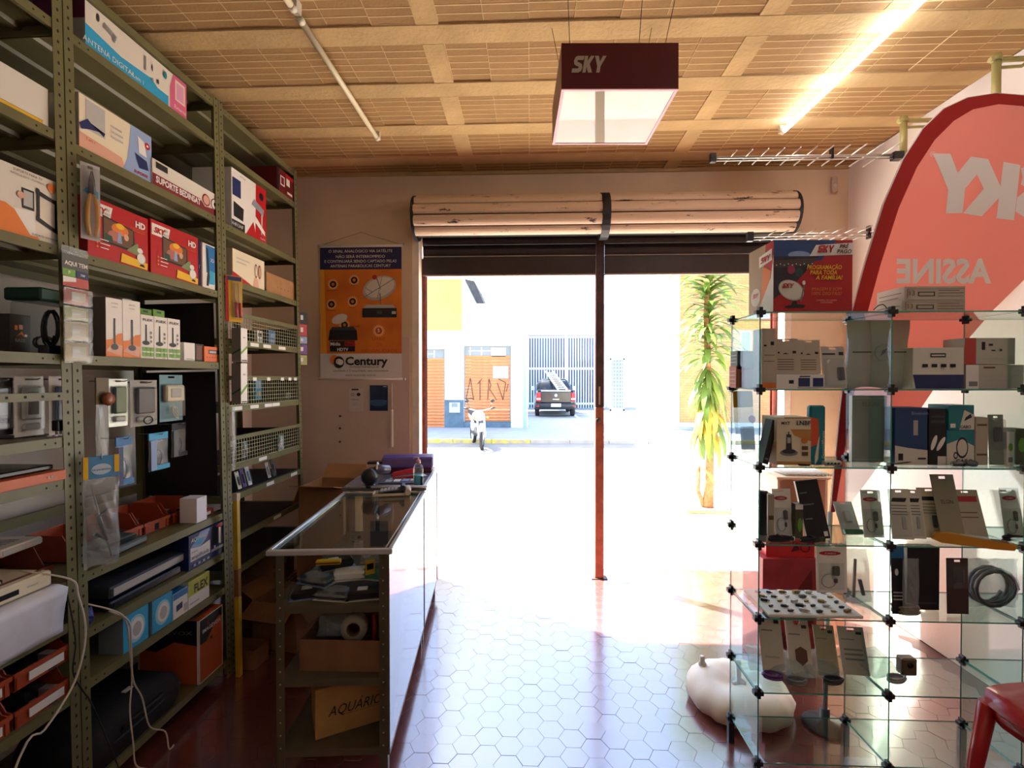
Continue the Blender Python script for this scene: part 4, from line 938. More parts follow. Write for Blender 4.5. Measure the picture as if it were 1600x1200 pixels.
def sky_kit(label, pxl, pxr, tp):
    o = rk('satellite_kit_box', label, pxl, pxr, tp, 2.015, RED, .22, .012)
    art(o, 'F', [(WHT, 'p', [(.02, .72), (.34, .72), (.38, .93), (.02, .93)]), (BLK, 'p', [(.22, .3), (.68, .28), (.75, .42), (.74, .68), (.22, .76)]), (M('pic_brown', '#6a4a30', .5), 'p', [(.24, .33), (.66, .32), (.72, .44), (.72, .66), (.24, .73)]), (ORG, 'e', .5, .6, .14, .1), (YEL, 'e', .5, .66, .07, .05), (M('pic_rose', '#b06a60', .5), 'e', .4, .46, .1, .09), (LBLUE, 'p', [(.45, .36), (.53, .36), (.51, .55), (.47, .55)]), (SKIN, 'e', .6, .5, .04, .06), (DGRN, 'p', [(.26, .34), (.38, .34), (.36, .44), (.26, .46)]), (M('pic_grass', '#7a8a5a', .5), 'p', [(.6, .28), (.86, .22), (.8, .46), (.74, .42)]), (WHT, 'e', .84, .34, .05, .05), (YEL, 'p', [(.5, .04), (.97, .02), (.98, .14), (.52, .2)]), (LGR, 'e', .86, .2, .08, .1, -.5), (WHT, 'e', .855, .205, .07, .09, -.5), (BLK, 'p', [(.82, .06), (.93, .05), (.9, .1), (.85, .1)]), (ORG, 'c', .13, .33, .02), (ORG, 'c', .13, .26, .02), (ORG, 'c', .13, .19, .02), (WHT, 'r', .17, .32, .3, .335), (WHT, 'r', .17, .25, .32, .265), (WHT, 'r', .17, .18, .3, .195)])
    txt(o, 'F', [('SKY', .06, .77, .1, RED, dict(a='l', b=.04, sh=.25)), ('PRÉ', .29, .84, .045, GRY, dict(sh=.2)), ('PAGO', .29, .765, .045, GRY, dict(sh=.2)), ('HD', .85, .76, .11, WHT, dict(b=.04)), ('TV DIGITAL SATÉLITE', .8, .71, .025, ORG), ('ALTA DEFINIÇÃO', .82, .67, .025, ORG)])
    return o
sky_kit('red satellite TV kit box with HD lettering, left one of the pair', 139, 233, (150, 309))
sky_kit('red satellite TV kit box with HD lettering, right one of the pair', 237, 311, (240, 343))
o = rk('blue_thin_box', 'thin dark blue box beside the right red kit box', 311.5, 317, (311.5, 377), 2.015, NAVY, .15, .02)
txt(o, 'F', [('m', .5, .4, .12, LBLUE)])
o = rk('shaver_box', 'white and blue box printed with a black handset at the rack post', 317.5, 337, (318, 379), 2.015, WHT, .1, .01)
art(o, 'F', [(BLUE, 'p', [(.3, .35), (.98, .4), (.98, .97), (.25, .97)]), (CYAN, 'p', [(.5, .1), (.95, .12), (.95, .4), (.55, .42)]), (BLK, 'p', [(.28, .92), (.42, .9), (.5, .5), (.55, .25), (.45, .05), (.3, .06), (.32, .2), (.4, .4)])])
txt(o, 'F', [('3D', .75, .62, .08, WHT)])
for k, (a, c, ty) in enumerate(((166, 192, 464), (192.5, 220, 467))):
    o = rk('table_lamp_box', 'white box printed with grey stick lamp and orange base, %s of two' % ('left', 'right')[k], a, c, (a, ty), 1.645, WHT, .09, .012)
    art(o, 'F', [(ORG, 'p', [(0, 0), (1, 0), (1, .42), (.7, .40), (.35, .3), (0, .28)]), (SKIN, 'p', [(.0, .1), (.9, .02), (1, .2), (.4, .24)]), (DGR, 'p', [(.44, .2), (.56, .2), (.55, .66), (.45, .66)]), (DGR, 'e', .5, .17, .22, .05)])
    txt(o, 'F', [('ANTENA', .5, .9, .025, GRY), ('INTERNA', .5, .84, .02, GRY)])
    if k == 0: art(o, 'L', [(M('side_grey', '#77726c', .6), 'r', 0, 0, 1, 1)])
for k, (a, c, ty) in enumerate(((220.5, 241, 491), (241.5, 262, 494), (262.5, 282, 497))):
    o = rk('desk_antenna_box', 'white box printed with black desk antenna and green squares, %s of three' % ('left', 'middle', 'right')[k], a, c, (a, ty), 1.645, WHT, .08, .012)
    art(o, 'F', [(BLK, 'p', [(.32, .4), (.46, .4), (.45, .78), (.34, .78)]), (BLK, 'e', .38, .36, .28, .05), (GRY, 'c', .76, .6, .035), (GRY, 'c', .76, .5, .035), (GRY, 'c', .76, .4, .03)] + [(GRN, 'r', .1 + .3 * i, .05 + .12 * j, .34 + .3 * i, .14 + .12 * j) for i in range(3) for j in range(2)])
    txt(o, 'F', [('FLEX', .5, .86, .055, BLK, dict(fit=.74, b=.02))])
for k, (a, c) in enumerate(((218, 238), (240, 258))):
    o = rk('green_packet', 'green packet tucked behind the white antenna boxes, %s one' % ('left', 'right')[k], a, c, (a, 481 + 2 * k), 1.645, M('packet_green', '#6a9a30', .5), .03, .11)
    art(o, 'F', [(DGRN, 'r', .3, .93, .7, .97)])
o = rk('plain_white_box', 'small plain white box before the black panel', 288, 305, (289, 535), 1.645, WHT, .06, .02); art(o, 'F', [(LGR, 'r', .2, .1, .8, .14)])
o = rk('black_small_box', 'small black box between white box and orange radio box', 305.5, 319, (306, 537), 1.645, BLK, .07, .02); art(o, 'F', [(BROWN, 'r', .1, .1, .9, .9)])
o = rk('radio_box', 'orange box printed with a car radio beside the rack post', 319.5, 350, (321, 541), 1.645, M('radio_orange', '#e0703a', .5), .1, .012)
art(o, 'F', [(DGR, 'r', .2, .52, .8, .78), (LGR, 'r', .25, .58, .6, .72), (BLK, 'c', .88, .7, .1), (M('radio_orange'), 'c', .88, .7, .06)] + [(BLK, 'c', .12 + .13 * i, .3, .035) for i in range(6)])
# plier pack hanging on the nearest upright
p = rpt(140, 375, -.02); q = rpt(140, 258, -.02)
h_ = q.z - p.z
t = card_pack('plier_pack', 'hanging card with yellow-handled pliers on the nearest upright', (p.x + .004, p.y, p.z), HP - .35, .06, h_, M('card_pale', '#b8b4b4', .5), 'blister pack', None, (.05, .03, .95, .95, .02))
art(t, 'F', [(CYAN, 'p', [(.1, .62), (.9, .56), (.9, .66), (.3, .68)])])
for sx in (-1, 1): B().tube([(sx * .004, -.01, h_ * .62), (sx * .014, -.012, h_ * .45), (sx * .016, -.012, h_ * .2), (sx * .009, -.012, h_ * .05)], [.004, .0075, .008, .006], M('handle_yellow', '#d8951c', .4), 8).build('handle', t)
B().tube([(0, -.01, h_ * .6), (0, -.01, h_ * .78), (0, -.01, h_ * .9)], [.012, .009, .003], DGR, 8).build('jaw', t)
# bins on the middle rack, white box, routers
for k, y in enumerate((1.84, 2.00, 2.16, 2.33)):
    bin_('terracotta parts bin in the row behind the white cube box, number %s from the left' % ('one', 'two', 'three', 'four')[k], (xf(.9) - .22, y, .866), HP, .15, .2, .1, BIN, False)
o = rk('white_cube_box', 'plain white upright box at the edge of the middle rack', 306, 322, (306, 780), .865, M('bright_white', '#f0eef2', .5), .085, .01)
art(o, 'F', [(LGR, 'r', .62, .93, .74, .97)])
gadget('grey_router', 'grey router lying under the terracotta bins', .2, .12, .03, (xf(.86) - .09, 1.90, .8665), HP + .06, M('router_grey', '#4a5658', .45), 'router', M('router_face', '#5f6c6e', .4))
gadget('thin_grey_switch', 'thin grey network switch on top of the grey router', .17, .1, .022, (xf(.86) - .10, 1.88, .8972), HP - .05, M('router_grey'), 'network switch')
o = thing('red_card_pack', 'flat red and white pack lying behind the white upright box', 'pack', (xf(.86) - .09, 2.38, .867), HP, None); o['dims'] = (.12, .1, .03)
B().box((-.06, -.05, 0), (.06, .05, .03), M('pack_red', '#a04038', .5)).build('carton_body', o, bevel=.002); art(o, 'F', [(WHT, 'r', .1, .2, .8, .7)])
o = rk('speaker_carton', 'blue and white carton lettered with an amplified antenna brand on the middle rack', 293, 350, (294, 839), .66, NAVY, .16, .008)
art(o, 'F', [(WHT, 'p', [(.04, .22), (.56, .22), (.56, .62), (.3, .55), (.04, .62)]), (LBLUE, 'p', [(.04, .62), (.3, .55), (.45, .7), (.56, .98), (.3, .98)]), (CYAN, 'p', [(.1, .7), (.3, .62), (.4, .8), (.2, .86)]), (BLK, 'p', [(.6, .42), (.76, .4), (.76, .92), (.62, .95)]), (WHT, 'p', [(.8, .36), (.86, .35), (.86, .85), (.8, .87)]), (DGR, 'p', [(.88, .35), (.95, .34), (.95, .6), (.88, .62)]), (RED, 'e', .86, .93, .14, .05), (WHT, 'r', .66, .24, .7, .36), (LGR, 'r', .58, .2, .98, .28)] + [(LBLUE, 'r', .1 + .12 * i, .06, .16 + .12 * i, .13) for i in range(4)])
txt(o, 'F', [('AQUÁRIO', .05, .78, .12, WHT, dict(a='l', b=.04, sh=.25, fit=.42)), ('amplificada', .06, .28, .11, BLK, dict(a='l', fit=.46)), ('antena', .06, .46, .07, GRY, dict(a='l'))])
o = gadget('black_dvd_player', 'black disc player with a pale front strip on the middle rack', .42, .26, .05, (xf(.66) - .165, 2.02, .70), HP, M('player_grey', '#34363a', .5), 'disc player', LGR)
gadget('black_receiver', 'black receiver underneath the disc player with pale front strip', .38, .26, .036, (xf(.66) - .155, 1.99, .6615), HP, BPL, 'receiver')
b = pillow(.05, .06, .05, 31, M('blue_wrap', '#3a3f8a', .4)); o = b.build('blue_wrapper', None, (xf(.66) - .03, 1.70, .662), HP); tag(o, 'small blue wrapper on the middle rack beside the nearest upright', 'wrapper')
for k, (a, c, ty) in enumerate(((189, 229, 968), (235, 267, 943))):
    o = rk('light_fitting_box', 'light blue box printed with a round downlight, %s one' % ('nearer', 'farther')[k], a, c, (a, ty), .477, CYAN, .1, .012)
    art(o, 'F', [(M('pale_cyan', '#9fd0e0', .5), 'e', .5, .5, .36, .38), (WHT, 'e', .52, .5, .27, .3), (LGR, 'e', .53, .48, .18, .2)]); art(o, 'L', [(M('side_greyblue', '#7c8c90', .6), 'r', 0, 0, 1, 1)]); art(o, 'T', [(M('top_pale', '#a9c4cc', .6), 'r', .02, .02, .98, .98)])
o = rk('router_box', 'white and dark blue box with printed screen between blue and yellow-green boxes', 268, 291, (269, 931), .477, WHT, .12, .012)
art(o, 'F', [(NAVY, 'p', [(.2, .25), (.62, .3), (.62, .55), (.2, .5)]), (BLUE, 'r', 0, .75, 1, 1), (LGR, 'r', .7, .1, .95, .4)]); art(o, 'T', [(BLUE, 'r', .02, .02, .98, .98)])
o = rk('lime_flat_box', 'yellow-green and white flat box near the middle rack post', 292, 325, (293, 912), .477, WHT, .14, .012)
art(o, 'F', [(M('lime', '#b8b83a', .5), 'r', 0, .45, 1, 1), (LGR, 'r', .06, .15, .5, .2)]); art(o, 'T', [(M('lime'), 'r', .02, .02, .98, .98)])
txt(o, 'F', [('FLEX', .25, .52, .3, BLK, dict(a='l', b=.03, fit=.66))])
o = rk('satellite_speaker_carton', 'tall orange and black carton with white edges at the foot of the middle rack', 308, 345, (309, 972), .10, M('imv_orange', '#c05a26', .5), .30, .0)
blk_wave = [(0, .62), (.12, .6), (.3, .6), (.5, .7), (.7, .82), (.85, .86), (1, .82), (1, 1), (0, 1)]
art(o, 'F', [(BLK, 'p', blk_wave), (WHT, 'r', 0, 0, .03, 1), (WHT, 'r', .97, 0, 1, 1), (WHT, 'r', 0, 0, 1, .012), (WHT, 'r', 0, .985, 1, 1), (BLK, 'c', .5, .6, .025), (RED, 'p', [(.32, .86), (.4, .84), (.36, .92)])])
txt(o, 'F', [('IMAGEVOX', .52, .76, .06, WHT, dict(fit=.78, b=.02)), ('Sistema de som', .6, .55, .02, BLK)])
art(o, 'L', [(BLK, 'p', [(0, .55), (.3, .5), (.6, .66), (1, .6), (1, 1), (0, 1)]), (WHT, 'r', 0, 0, .03, 1), (WHT, 'r', .97, 0, 1, 1)]); txt(o, 'L', [('IMAGEVOX', .5, .78, .06, GRY, dict(fit=.8))]); art(o, 'T', [(M('top_mauve', '#8a6a66', .6), 'r', .1, .1, .9, .9)])
# black soft case on the lowest shelf
t = thing('black_equipment_bag', 'black soft equipment case with a small white tag at the foot of the middle rack', 'bag', (xf(.1) - .165, 1.92, .1015), HP)
b = B(); loft(b, [(-.155, rr(.20, .005, .10, .03, .19)), (-.13, rr(.245, 0, .14, .04, .235)), (.13, rr(.245, 0, .15, .04, .235)), (.155, rr(.20, .005, .12, .03, .19))], M('black_cloth', '#15161a', .75, var=.3, scale=20, bump=.3)); b.build('case_body', t)
B().tube([(-.24, -.135, .07), (-.1, -.157, .068), (.1, -.157, .068), (.24, -.135, .07)], .004, DGR, 6).build('zip', t)
B().tube([(-.1, -.15, .09), (-.09, -.17, .11), (.09, -.17, .11), (.1, -.15, .09)], .008, BLK, 6).build('handle', t); boxo('white_tag', (.04, -.05, .143), (.08, -.03, .147), WHT, t)
# big clear bag with blue header hanging on the upright
p = rpt(150, 885, -.03); q = rpt(150, 712, -.03); h_ = q.z - p.z
t = bag('hardware_bag', 'large clear bag of hardware with blue and yellow header hanging on the nearest upright', (p.x + .012, rpt(152, 800, -.03).y, p.z), HP - .5, .105, h_, .05, 12, M('header_blue', '#4f8ec0', .5), h_ * .2)
art(t, 'F', [(YEL, 'r', 0, .8, .14, 1), (YEL, 'r', .86, .84, 1, 1), (M('hdr_pale', '#b8cfe0', .5), 'e', .5, .88, .28, .05)], lift=.002); txt(t, 'F', [('kit parabólica', .5, .87, .018, NAVY)], lift=.004)
B().tube([(-.02, 0, h_ * .3), (.015, 0, h_ * .22), (-.01, 0, h_ * .45), (.02, 0, h_ * .5)], .007, DGR, 6).build('bolts', t); B().tube([(-.03, .0, h_ * .75), (.03, .0, h_ * .05)], .003, SILV, 6).build('rod', t)
B().tube([(0, .02, h_ * .97), (0, -.004, h_ * .97), (0, -.006, h_ * 1.02)], .002, MET, 6).build('hook', t)
# screwdriver pack on the second upright
p = rpt(364, 503, -.02); q = rpt(364, 432, -.02); h_ = q.z - p.z
t = card_pack('screwdriver_pack', 'yellow and red card with red-handled screwdrivers on the second upright', (p.x + .006, p.y, p.z), HP - .6, .085, h_, YEL, 'blister pack', None, (.3, .05, .95, .9, .016), None)
art(t, 'F', [(RED, 'p', [(0, 0), (.2, 0), (.16, .98), (0, 1)]), (NAVY, 'r', .1, .9, .95, .99)])
for k in range(2):
    x = .004 + k * .02
    B().tube([(x + .008, -.009, h_ * .1), (x, -.009, h_ * .42)], .0085, M('handle_red', '#c03a30', .4), 8).build('handle', t); B().tube([(x, -.009, h_ * .42), (x - .006, -.009, h_ * .85)], .003, MET, 6).build('shaft', t)
# boxes strung on the second upright
for k, (y0, y1) in enumerate(((513, 565), (568, 630))):
    p = rpt(365, y1, -.01); q = rpt(365, y0, -.01)
    o = carton('lamp_sleeve_box', 'narrow white box with green swoosh on the second upright, %s one' % ('upper', 'lower')[k], .06, .05, q.z - p.z, (p.x + .03, p.y + .006, p.z), HP, WHT)
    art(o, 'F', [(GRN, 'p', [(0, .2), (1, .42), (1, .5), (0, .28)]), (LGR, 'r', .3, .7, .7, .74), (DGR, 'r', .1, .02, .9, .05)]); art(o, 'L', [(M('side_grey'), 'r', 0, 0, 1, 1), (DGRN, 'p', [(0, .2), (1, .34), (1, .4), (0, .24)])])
p = rpt(363, 735, -.01); q = rpt(363, 635, -.01)
bag('small_chain_bag', 'narrow clear bag hanging on the second upright below the white boxes', (p.x + .008, p.y, p.z), HP, .03, q.z - p.z, .014, 14)
# yellow pole
p = rpt(368, 1050, -.03); q = rpt(368, 780, -.03)
t = thing('yellow_level', 'yellow wooden level leaning upright against the second rack post', 'level', (p.x + .02, p.y, 0.001), rot=(0, -.012, 0))
for k, (za, zb, mt) in enumerate(((0, .42, 'a'), (.423, .56, 'b'), (.563, q.z, 'a'))):
    B().box((-.012, -.014, za), (.012, .014, zb), M('level_yellow', '#c9a51e', .5, var=.2) if mt == 'a' else M('level_wood', '#8a5a28', .6, var=.2)).build('section', t, bevel=.002)
boxo('end_cap', (-.013, -.015, q.z), (.013, .015, q.z + .04), M('cap_tan', '#b8a488', .5), t)
# --- far rack goods
o = rk('speaker_wire_box', 'dark red carton with white print on top of the far rack', 434, 460, (436, 262), 2.78, DRED, .2, .01)
art(o, 'F', [(BLK, 'r', .0, .0, .12, 1), (WHT, 'r', .2, .35, .45, .75), (DRED, 'r', .24, .4, .41, .7), (WHT, 'r', .55, .5, .75, .8), (WHT, 'r', .6, .15, .9, .25), (RED, 'r', .5, .82, .98, .98)])
o = rk('antenna_kit_carton', 'white and red carton printed with a grey indoor antenna on the far rack', 363.5, 417, (364, 262), 2.39, WHT, .22, .008)
art(o, 'F', [(RED, 'p', [(.66, 0), (1, 0), (1, 1), (.68, 1)]), (RED, 'p', [(.38, 0), (.7, 0), (.6, .28)]), (BLK, 'r', 0, .0, .35, .14), (NAVY, 'r', .02, .55, .24, .85), (BLK, 'p', [(.05, .2), (.3, .18), (.32, .4), (.05, .45)]), (M('ant_grey', '#8a8f98', .4), 'p', [(.55, .58), (.9, .48), (.93, .6), (.62, .7)]), (LGR, 'p', [(.84, .5), (.88, .5), (.86, .12), (.82, .12)]), (BLK, 'c', .84, .82, .07), (WHT, 'p', [(.62, .3), (.95, .12), (.95, .2), (.66, .4)])])
txt(o, 'F', [('VHF/UHF', .14, .04, .06, WHT), ('ANTENA', .3, .92, .03, GRY), ('Aquário', .88, .04, .035, WHT)])
o = rk('cream_long_box', 'long cream box with red stripe printed with pink ribbons on the far rack', 364.5, 414, (365, 388), 2.10, CRM, .18, .008)
art(o, 'F', [(RED, 'p', [(0, 0), (.6, 0), (.4, .1), (0, .28)]), (SKIN, 'p', [(.6, 0), (.8, 0), (.78, .3), (.66, .32)]), (BROWN, 'e', .71, .55, .05, .24), (CRM, 'e', .71, .55, .03, .18), (BROWN, 'e', .83, .56, .05, .24), (SKIN, 'e', .83, .56, .03, .18), (LGR, 'r', .1, .6, .4, .64), (LGR, 'r', .1, .72, .5, .76)])
o = rk('kraft_small_box', 'small plain kraft box beside the cream box on the far rack', 417, 463, (438, 433), 2.10, KRAFT, .16, .02)
art(o, 'F', [(BROWN, 'c', .35 + .12 * i, .4, .04) for i in range(4)] )
for k, (a, c, y0, y1, m1) in enumerate(((402, 411, 516, 541, WHT), (420, 431, 516, 541, BLUE), (399, 409, 588, 597, CYAN))):
    z = 1.78 if k < 2 else 1.42
    o = rk('card_packet', ('white card packet with black code in the top mesh tray', 'blue card packet in the top mesh tray', 'small cyan packet in the second mesh tray')[k], a, c, (a, y0), z, m1, .02, .05 if k < 2 else .2, 'packet'); art(o, 'F', [(BLK if k == 0 else LBLUE, 'r', .2, .5, .8, .8), (LGR, 'r', .2, .15, .8, .35)])
for k, (px, py, w_, h_, z) in enumerate(((388, 715, .05, .1, 1.105), (432, 695, .06, .1, 1.105), (455, 615, .05, .05, 1.42))):
    p = rpt(px, py, .02)
    bag('part_bag', ('clear parts bag in the lowest mesh tray, left one', 'clear parts bag hanging over the lowest mesh tray', 'clear parts bag in the second mesh tray')[k], (p.x + (.03 if k == 1 else -.02), p.y, z + (.0 if k != 1 else .0)), HP, w_, h_, .03, 40 + k)
for k, px in enumerate((378, 386, 394, 424, 432)):
    p = rpt(px, 750, .03)
    o = card_pack('slim_card_pack', 'slim pack leaning on the shelf under the mesh trays, %s from the left' % ('first', 'second', 'third', 'fourth', 'fifth')[k], (p.x - .01, p.y, .9405), HP, .035, .1 + .01 * (k % 3), (OFFW, PURP, WHT, LGR, DGR)[k], 'blister pack', None, (.1, .1, .9, .8, .012), [('goods', (DGR, NAVY, LBLUE, MET, BPL)[k], .25, .2, .75, .7, .009)], tilt=-.25)
def open_carton(label, loc, rz, w, d, h, mat, flaps=(.6, .9, .5, .8), name='open_carton', fill=None):
    o = thing(name, label, 'cardboard box', loc, rz); t = .004; b = B(); o['dims'] = (w, d, h)
    b.box((-w/2, -d/2, 0), (w/2, d/2, t), mat).box((-w/2, -d/2, t), (w/2, -d/2 + t, h), mat).box((-w/2, d/2 - t, t), (w/2, d/2, h), mat).box((-w/2, -d/2 + t, t), (-w/2 + t, d/2 - t, h), mat).box((w/2 - t, -d/2 + t, t), (w/2, d/2 - t, h), mat)
    b.build('carton_body', o)
    for k, a in enumerate(flaps):
        if a is None: continue
        L = min(w, d) * .42; f = B().box((-(w if k % 2 == 0 else d) / 2 + .004, -L, -t/2), ((w if k % 2 == 0 else d) / 2 - .004, 0, t/2), mat)
        f.build('flap', o, ((0, -d/2, h), (w/2, 0, h), (0, d/2, h), (-w/2, 0, h))[k], (a, 0, (0, HP, math.pi, -HP)[k]))
    return o
o = open_carton('open kraft carton with folded flaps on the floor under the far rack', (-1.44, 2.86, .0015), R(78), .28, .30, .27, KRAFT2, (.9, 1.1, -.5, .5)); b = pillow(.2, .2, .12, 51, clearp); b.build('plastic_wrap', o, (0, 0, .12))
txt(o, 'F', [('FRÁGIL', .5, .4, .12, BROWN)])
o = open_carton('low open kraft tray carton on the floor beside the yellow level', (-1.56, 2.60, .0015), R(86), .13, .18, .1, KRAFT2, (None, None, -.3, None))
o = carton('handwritten_carton', 'closed kraft carton with handwriting under the far rack near the counter', .34, .3, .24, (-1.75, 3.12, .0015), R(90), KRAFT2, 'cardboard box'); txt(o, 'F', [('BIG', .5, .35, .4, BLK, dict(b=.02))]); art(o, 'F', [(CRM, 'r', .0, .9, 1, .95)], 'tape')
o = carton('stacked_carton', 'kraft carton stacked on the handwritten carton', .3, .26, .22, (-1.75, 3.12, .2425), R(92), KRAFT2, 'cardboard box'); art(o, 'F', [(KRAFT, 'r', .0, .46, 1, .54)], 'tape'); txt(o, 'F', [('81E', .5, .2, .35, BLK, dict(b=.02))])
# cards hanging on the wall by the last upright
p = rpt(475, 570, -.01); q = rpt(475, 488, -.01); h_ = q.z - p.z
t = thing('memory_card_strip', 'hanging strip of red, purple and green memory card packs by the last upright', 'sales strip', (p.x - .004, RY[3] + .022, p.z), R(60)); t['dims'] = (.06, .004, h_)
for k, (m_, v0, v1) in enumerate(((BLK, .78, 1), (RED, .55, .77), (LBLUE, .4, .54), (PURP, .2, .39), (M('pack_olive', '#9aa050', .5), 0, .19))):
    c_ = boxo('card', (-.03, -.003, v0 * h_), (.03, 0, v1 * h_ - .003), m_, t); boxo('print', (-.02, -.0036, sub(v0, v1, .3) * h_), (.0, -.0031, sub(v0, v1, .7) * h_), WHT, c_)
# cables trailing down the racks
def cable(name, label, pts, r, mat):
    pts = [Vector(p) for p in pts]; out = []
    for i in range(len(pts) - 1):
        p0, p1, p2, p3 = pts[max(i-1, 0)], pts[i], pts[i+1], pts[min(i+2, len(pts)-1)]
        for k in range(5):
            t = k / 5; out.append(.5 * ((2*p1) + (p2-p0)*t + (2*p0-5*p1+4*p2-p3)*t*t + (3*p1-p0-3*p2+p3)*t**3))
    out.append(pts[-1]); return tag(B().tube(out, r, mat, 6).build(name), label, 'cable')
def cp_(l, back=-.05): return [rpt(x, y, back) for x, y in l]
a = cp_([(88, 893), (110, 905), (122, 930), (133, 975), (130, 1020), (112, 1075), (70, 1140), (30, 1185)]); a.append(Vector((a[-1].x + .05, a[-1].y - .25, .004)))
a[0].x -= .12
cable('white_cable', 'white cable looping down the nearest upright to the floor', a, .0035, CBL)
a = cp_([(118, 925), (118, 1000), (114, 1050), (130, 1080), (148, 1110)], -.045); a.append(Vector((-1.5, 1.75, .004))); a[0].x -= .03
cable('black_cable', 'thin black cable hanging down the nearest upright', a, .0025, CBK)
a = cp_([(148, 940), (180, 955), (198, 975), (204, 1030), (206, 1065), (203, 1110), (208, 1160), (212, 1195)], -.045); a.append(a[-1] + Vector((.0, .05, -.1)))
a[0].x -= .08; a[-1].z = .004
cable('white_lead', 'white lead trailing from the middle rack shelf to the floor', a, .003, CBL)
a = cp_([(190, 955), (201, 970), (205, 1010), (208, 1062), (222, 1090), (234, 1135), (258, 1143), (264, 1170), (272, 1198)], -.06); a[0].x -= .05; a[-1].z = .004
cable('white_twin_lead', 'second white lead curling away over the black case', a, .003, CBL)
# ================================================================ COUNTER
A_ = P(613, 858, Z=.90); Bn = P(426, 853, Z=.90); Af = P(666, 767, Z=.90); Ef = P(688, 905, Z=.10)
ang = math.atan2(-(Af.x - A_.x), Af.y - A_.y); CW = (A_ - Bn).length; L1 = (Af - A_).length; L2 = (Vector((Ef.x, Ef.y)) - Vector((A_.x, A_.y))).length - L1
csteel = M('counter_steel', '#5a523c', .5, var=.2, scale=12); alum = M('aluminium', '#c8cac8', .3, .35); lam = M('white_laminate', '#8f929c', .06, spec=.6, coat=.2); gtop = clear_mat('counter_glass', '#dfe9e6', 1.0, .015, None, 0, 2.0)
gpane = clear_mat('glass_pane', '#e6f2ee', 1.0, .02, None, 0, 1.5); gedge = M('glass_edge', '#3f9f8c', .15, spec=.8)
def glass_slab(name, a, b, parent, axis=2):
    """glass sheet: clear faces, green cut edges"""
    q = B(); q.box(a, b, gedge); q.mi(gpane)
    for f in ({2: (0, 1), 1: (2, 4), 0: (3, 5)}[axis]): q.m[f] = 1
    return q.build(name, parent)
def croot(y): return A_ + Vector((-math.sin(ang) * y, math.cos(ang) * y, 0))
def counter(label, y0, L, ztop, shelves, near_open, nm):
    r = croot(y0); t = thing(nm, label, 'counter', (r.x, r.y, 0), ang)
    w, lw, e = CW - .03, .032, .012; x1 = -e; x0 = -w
    for (x, sx) in ((x1 - .012, -1), (x0, 1)):
        for (y, sy) in ((.02, 1), (L - .02, -1)):
            b = B(); b.box((min(x, x + sx * lw), min(y, y + sy * .002), 0), (max(x, x + sx * lw), max(y, y + sy * .002), ztop - .022), csteel); b.box((min(x, x + sx * .002), min(y, y + sy * lw), 0), (max(x, x + sx * .002), max(y, y + sy * lw), ztop - .022), csteel)
            g = b.build('leg', t)
            if sy > 0:
                for z in [.12 + .05 * k for k in range(15)]: B().lathe([(0, 0), (.0035, 0), (.0035, -.0008), (0, -.0008)], M('hole_pale', '#b9b2a0', .6), 6, (x + sx * lw / 2, y - .0004, z), 'y').build('bolt_hole', g)
    for z in shelves:
        b = B(); b.box((x0 + .004, .024, z - .002), (x1 - .016, L - .024, z), csteel).box((x0 + .004, .024, z - .03), (x1 - .016, .026, z - .002), csteel).box((x0 + .004, L - .026, z - .03), (x1 - .016, L - .024, z - .002), csteel); b.build('shelf', t)
    boxo('front_panel', (x1 - .01, .005, .105), (x1, L - .012, ztop - .024), lam, t)
    boxo('panel_trim', (x1 - .012, -.004, .10), (x1 + .001, .0045, ztop - .024), csteel, t); boxo('seam_post', (x1 - .011, L - .0115, .10), (x1 + .003, L + .004, ztop - .024), M('seam_dark', '#3a2f2c', .5), t)
    boxo('bottom_trim', (x1 - .011, .005, .098), (x1 + .0015, L - .012, .1045), M('trim_copper', '#8a6a52', .4), t)
    return t
c1 = counter('glass-topped display counter with open shelves at its near end', 0, L1, .90, (.11, .386, .674), True, 'display_counter')
fw = .02
for a, b_ in (((-CW, 0, .878), (0, fw, .90)), ((-CW, L1 - fw, .878), (0, L1, .90)), ((-CW, fw, .878), (-CW + fw, L1 - fw, .90)), ((-fw, fw, .878), (0, L1 - fw, .90))): boxo('top_frame', a, b_, alum, c1, bevel=.004)
for x in (-CW + .024, -.03): B().tube([(x, fw, .899), (x, L1 - fw, .899)], .003, alum, 6).build('frame_bead', c1)
go_ = glass_slab('glass_top', (-CW + fw, fw, .886), (-fw, L1 - fw, .894), c1); go_.data.materials[1] = gtop
c2 = counter('rear counter section beside the doorway with a glass top edge', L1 + .004, L2, .925, (.11, .45), False, 'rear_counter')
boxo('top_board', (-CW - .01, 0, .90), (.0, L2, .922), M('top_grey', '#6c6a70', .25, spec=.7), c2, bevel=.003)
B().tube([(-CW + .02, -.006, .926), (.005, -.006, .926)], .008, alum, 8).build('edge_rod', c2)
boxo('side_channel', (-.02, .002, .9225), (0, L2, .93), alum, c2)
def cl(x, y, z):  # counter-local to room
    return (A_.x + x * math.cos(ang) - y * math.sin(ang), A_.y + x * math.sin(ang) + y * math.cos(ang), z)
zt = .9225
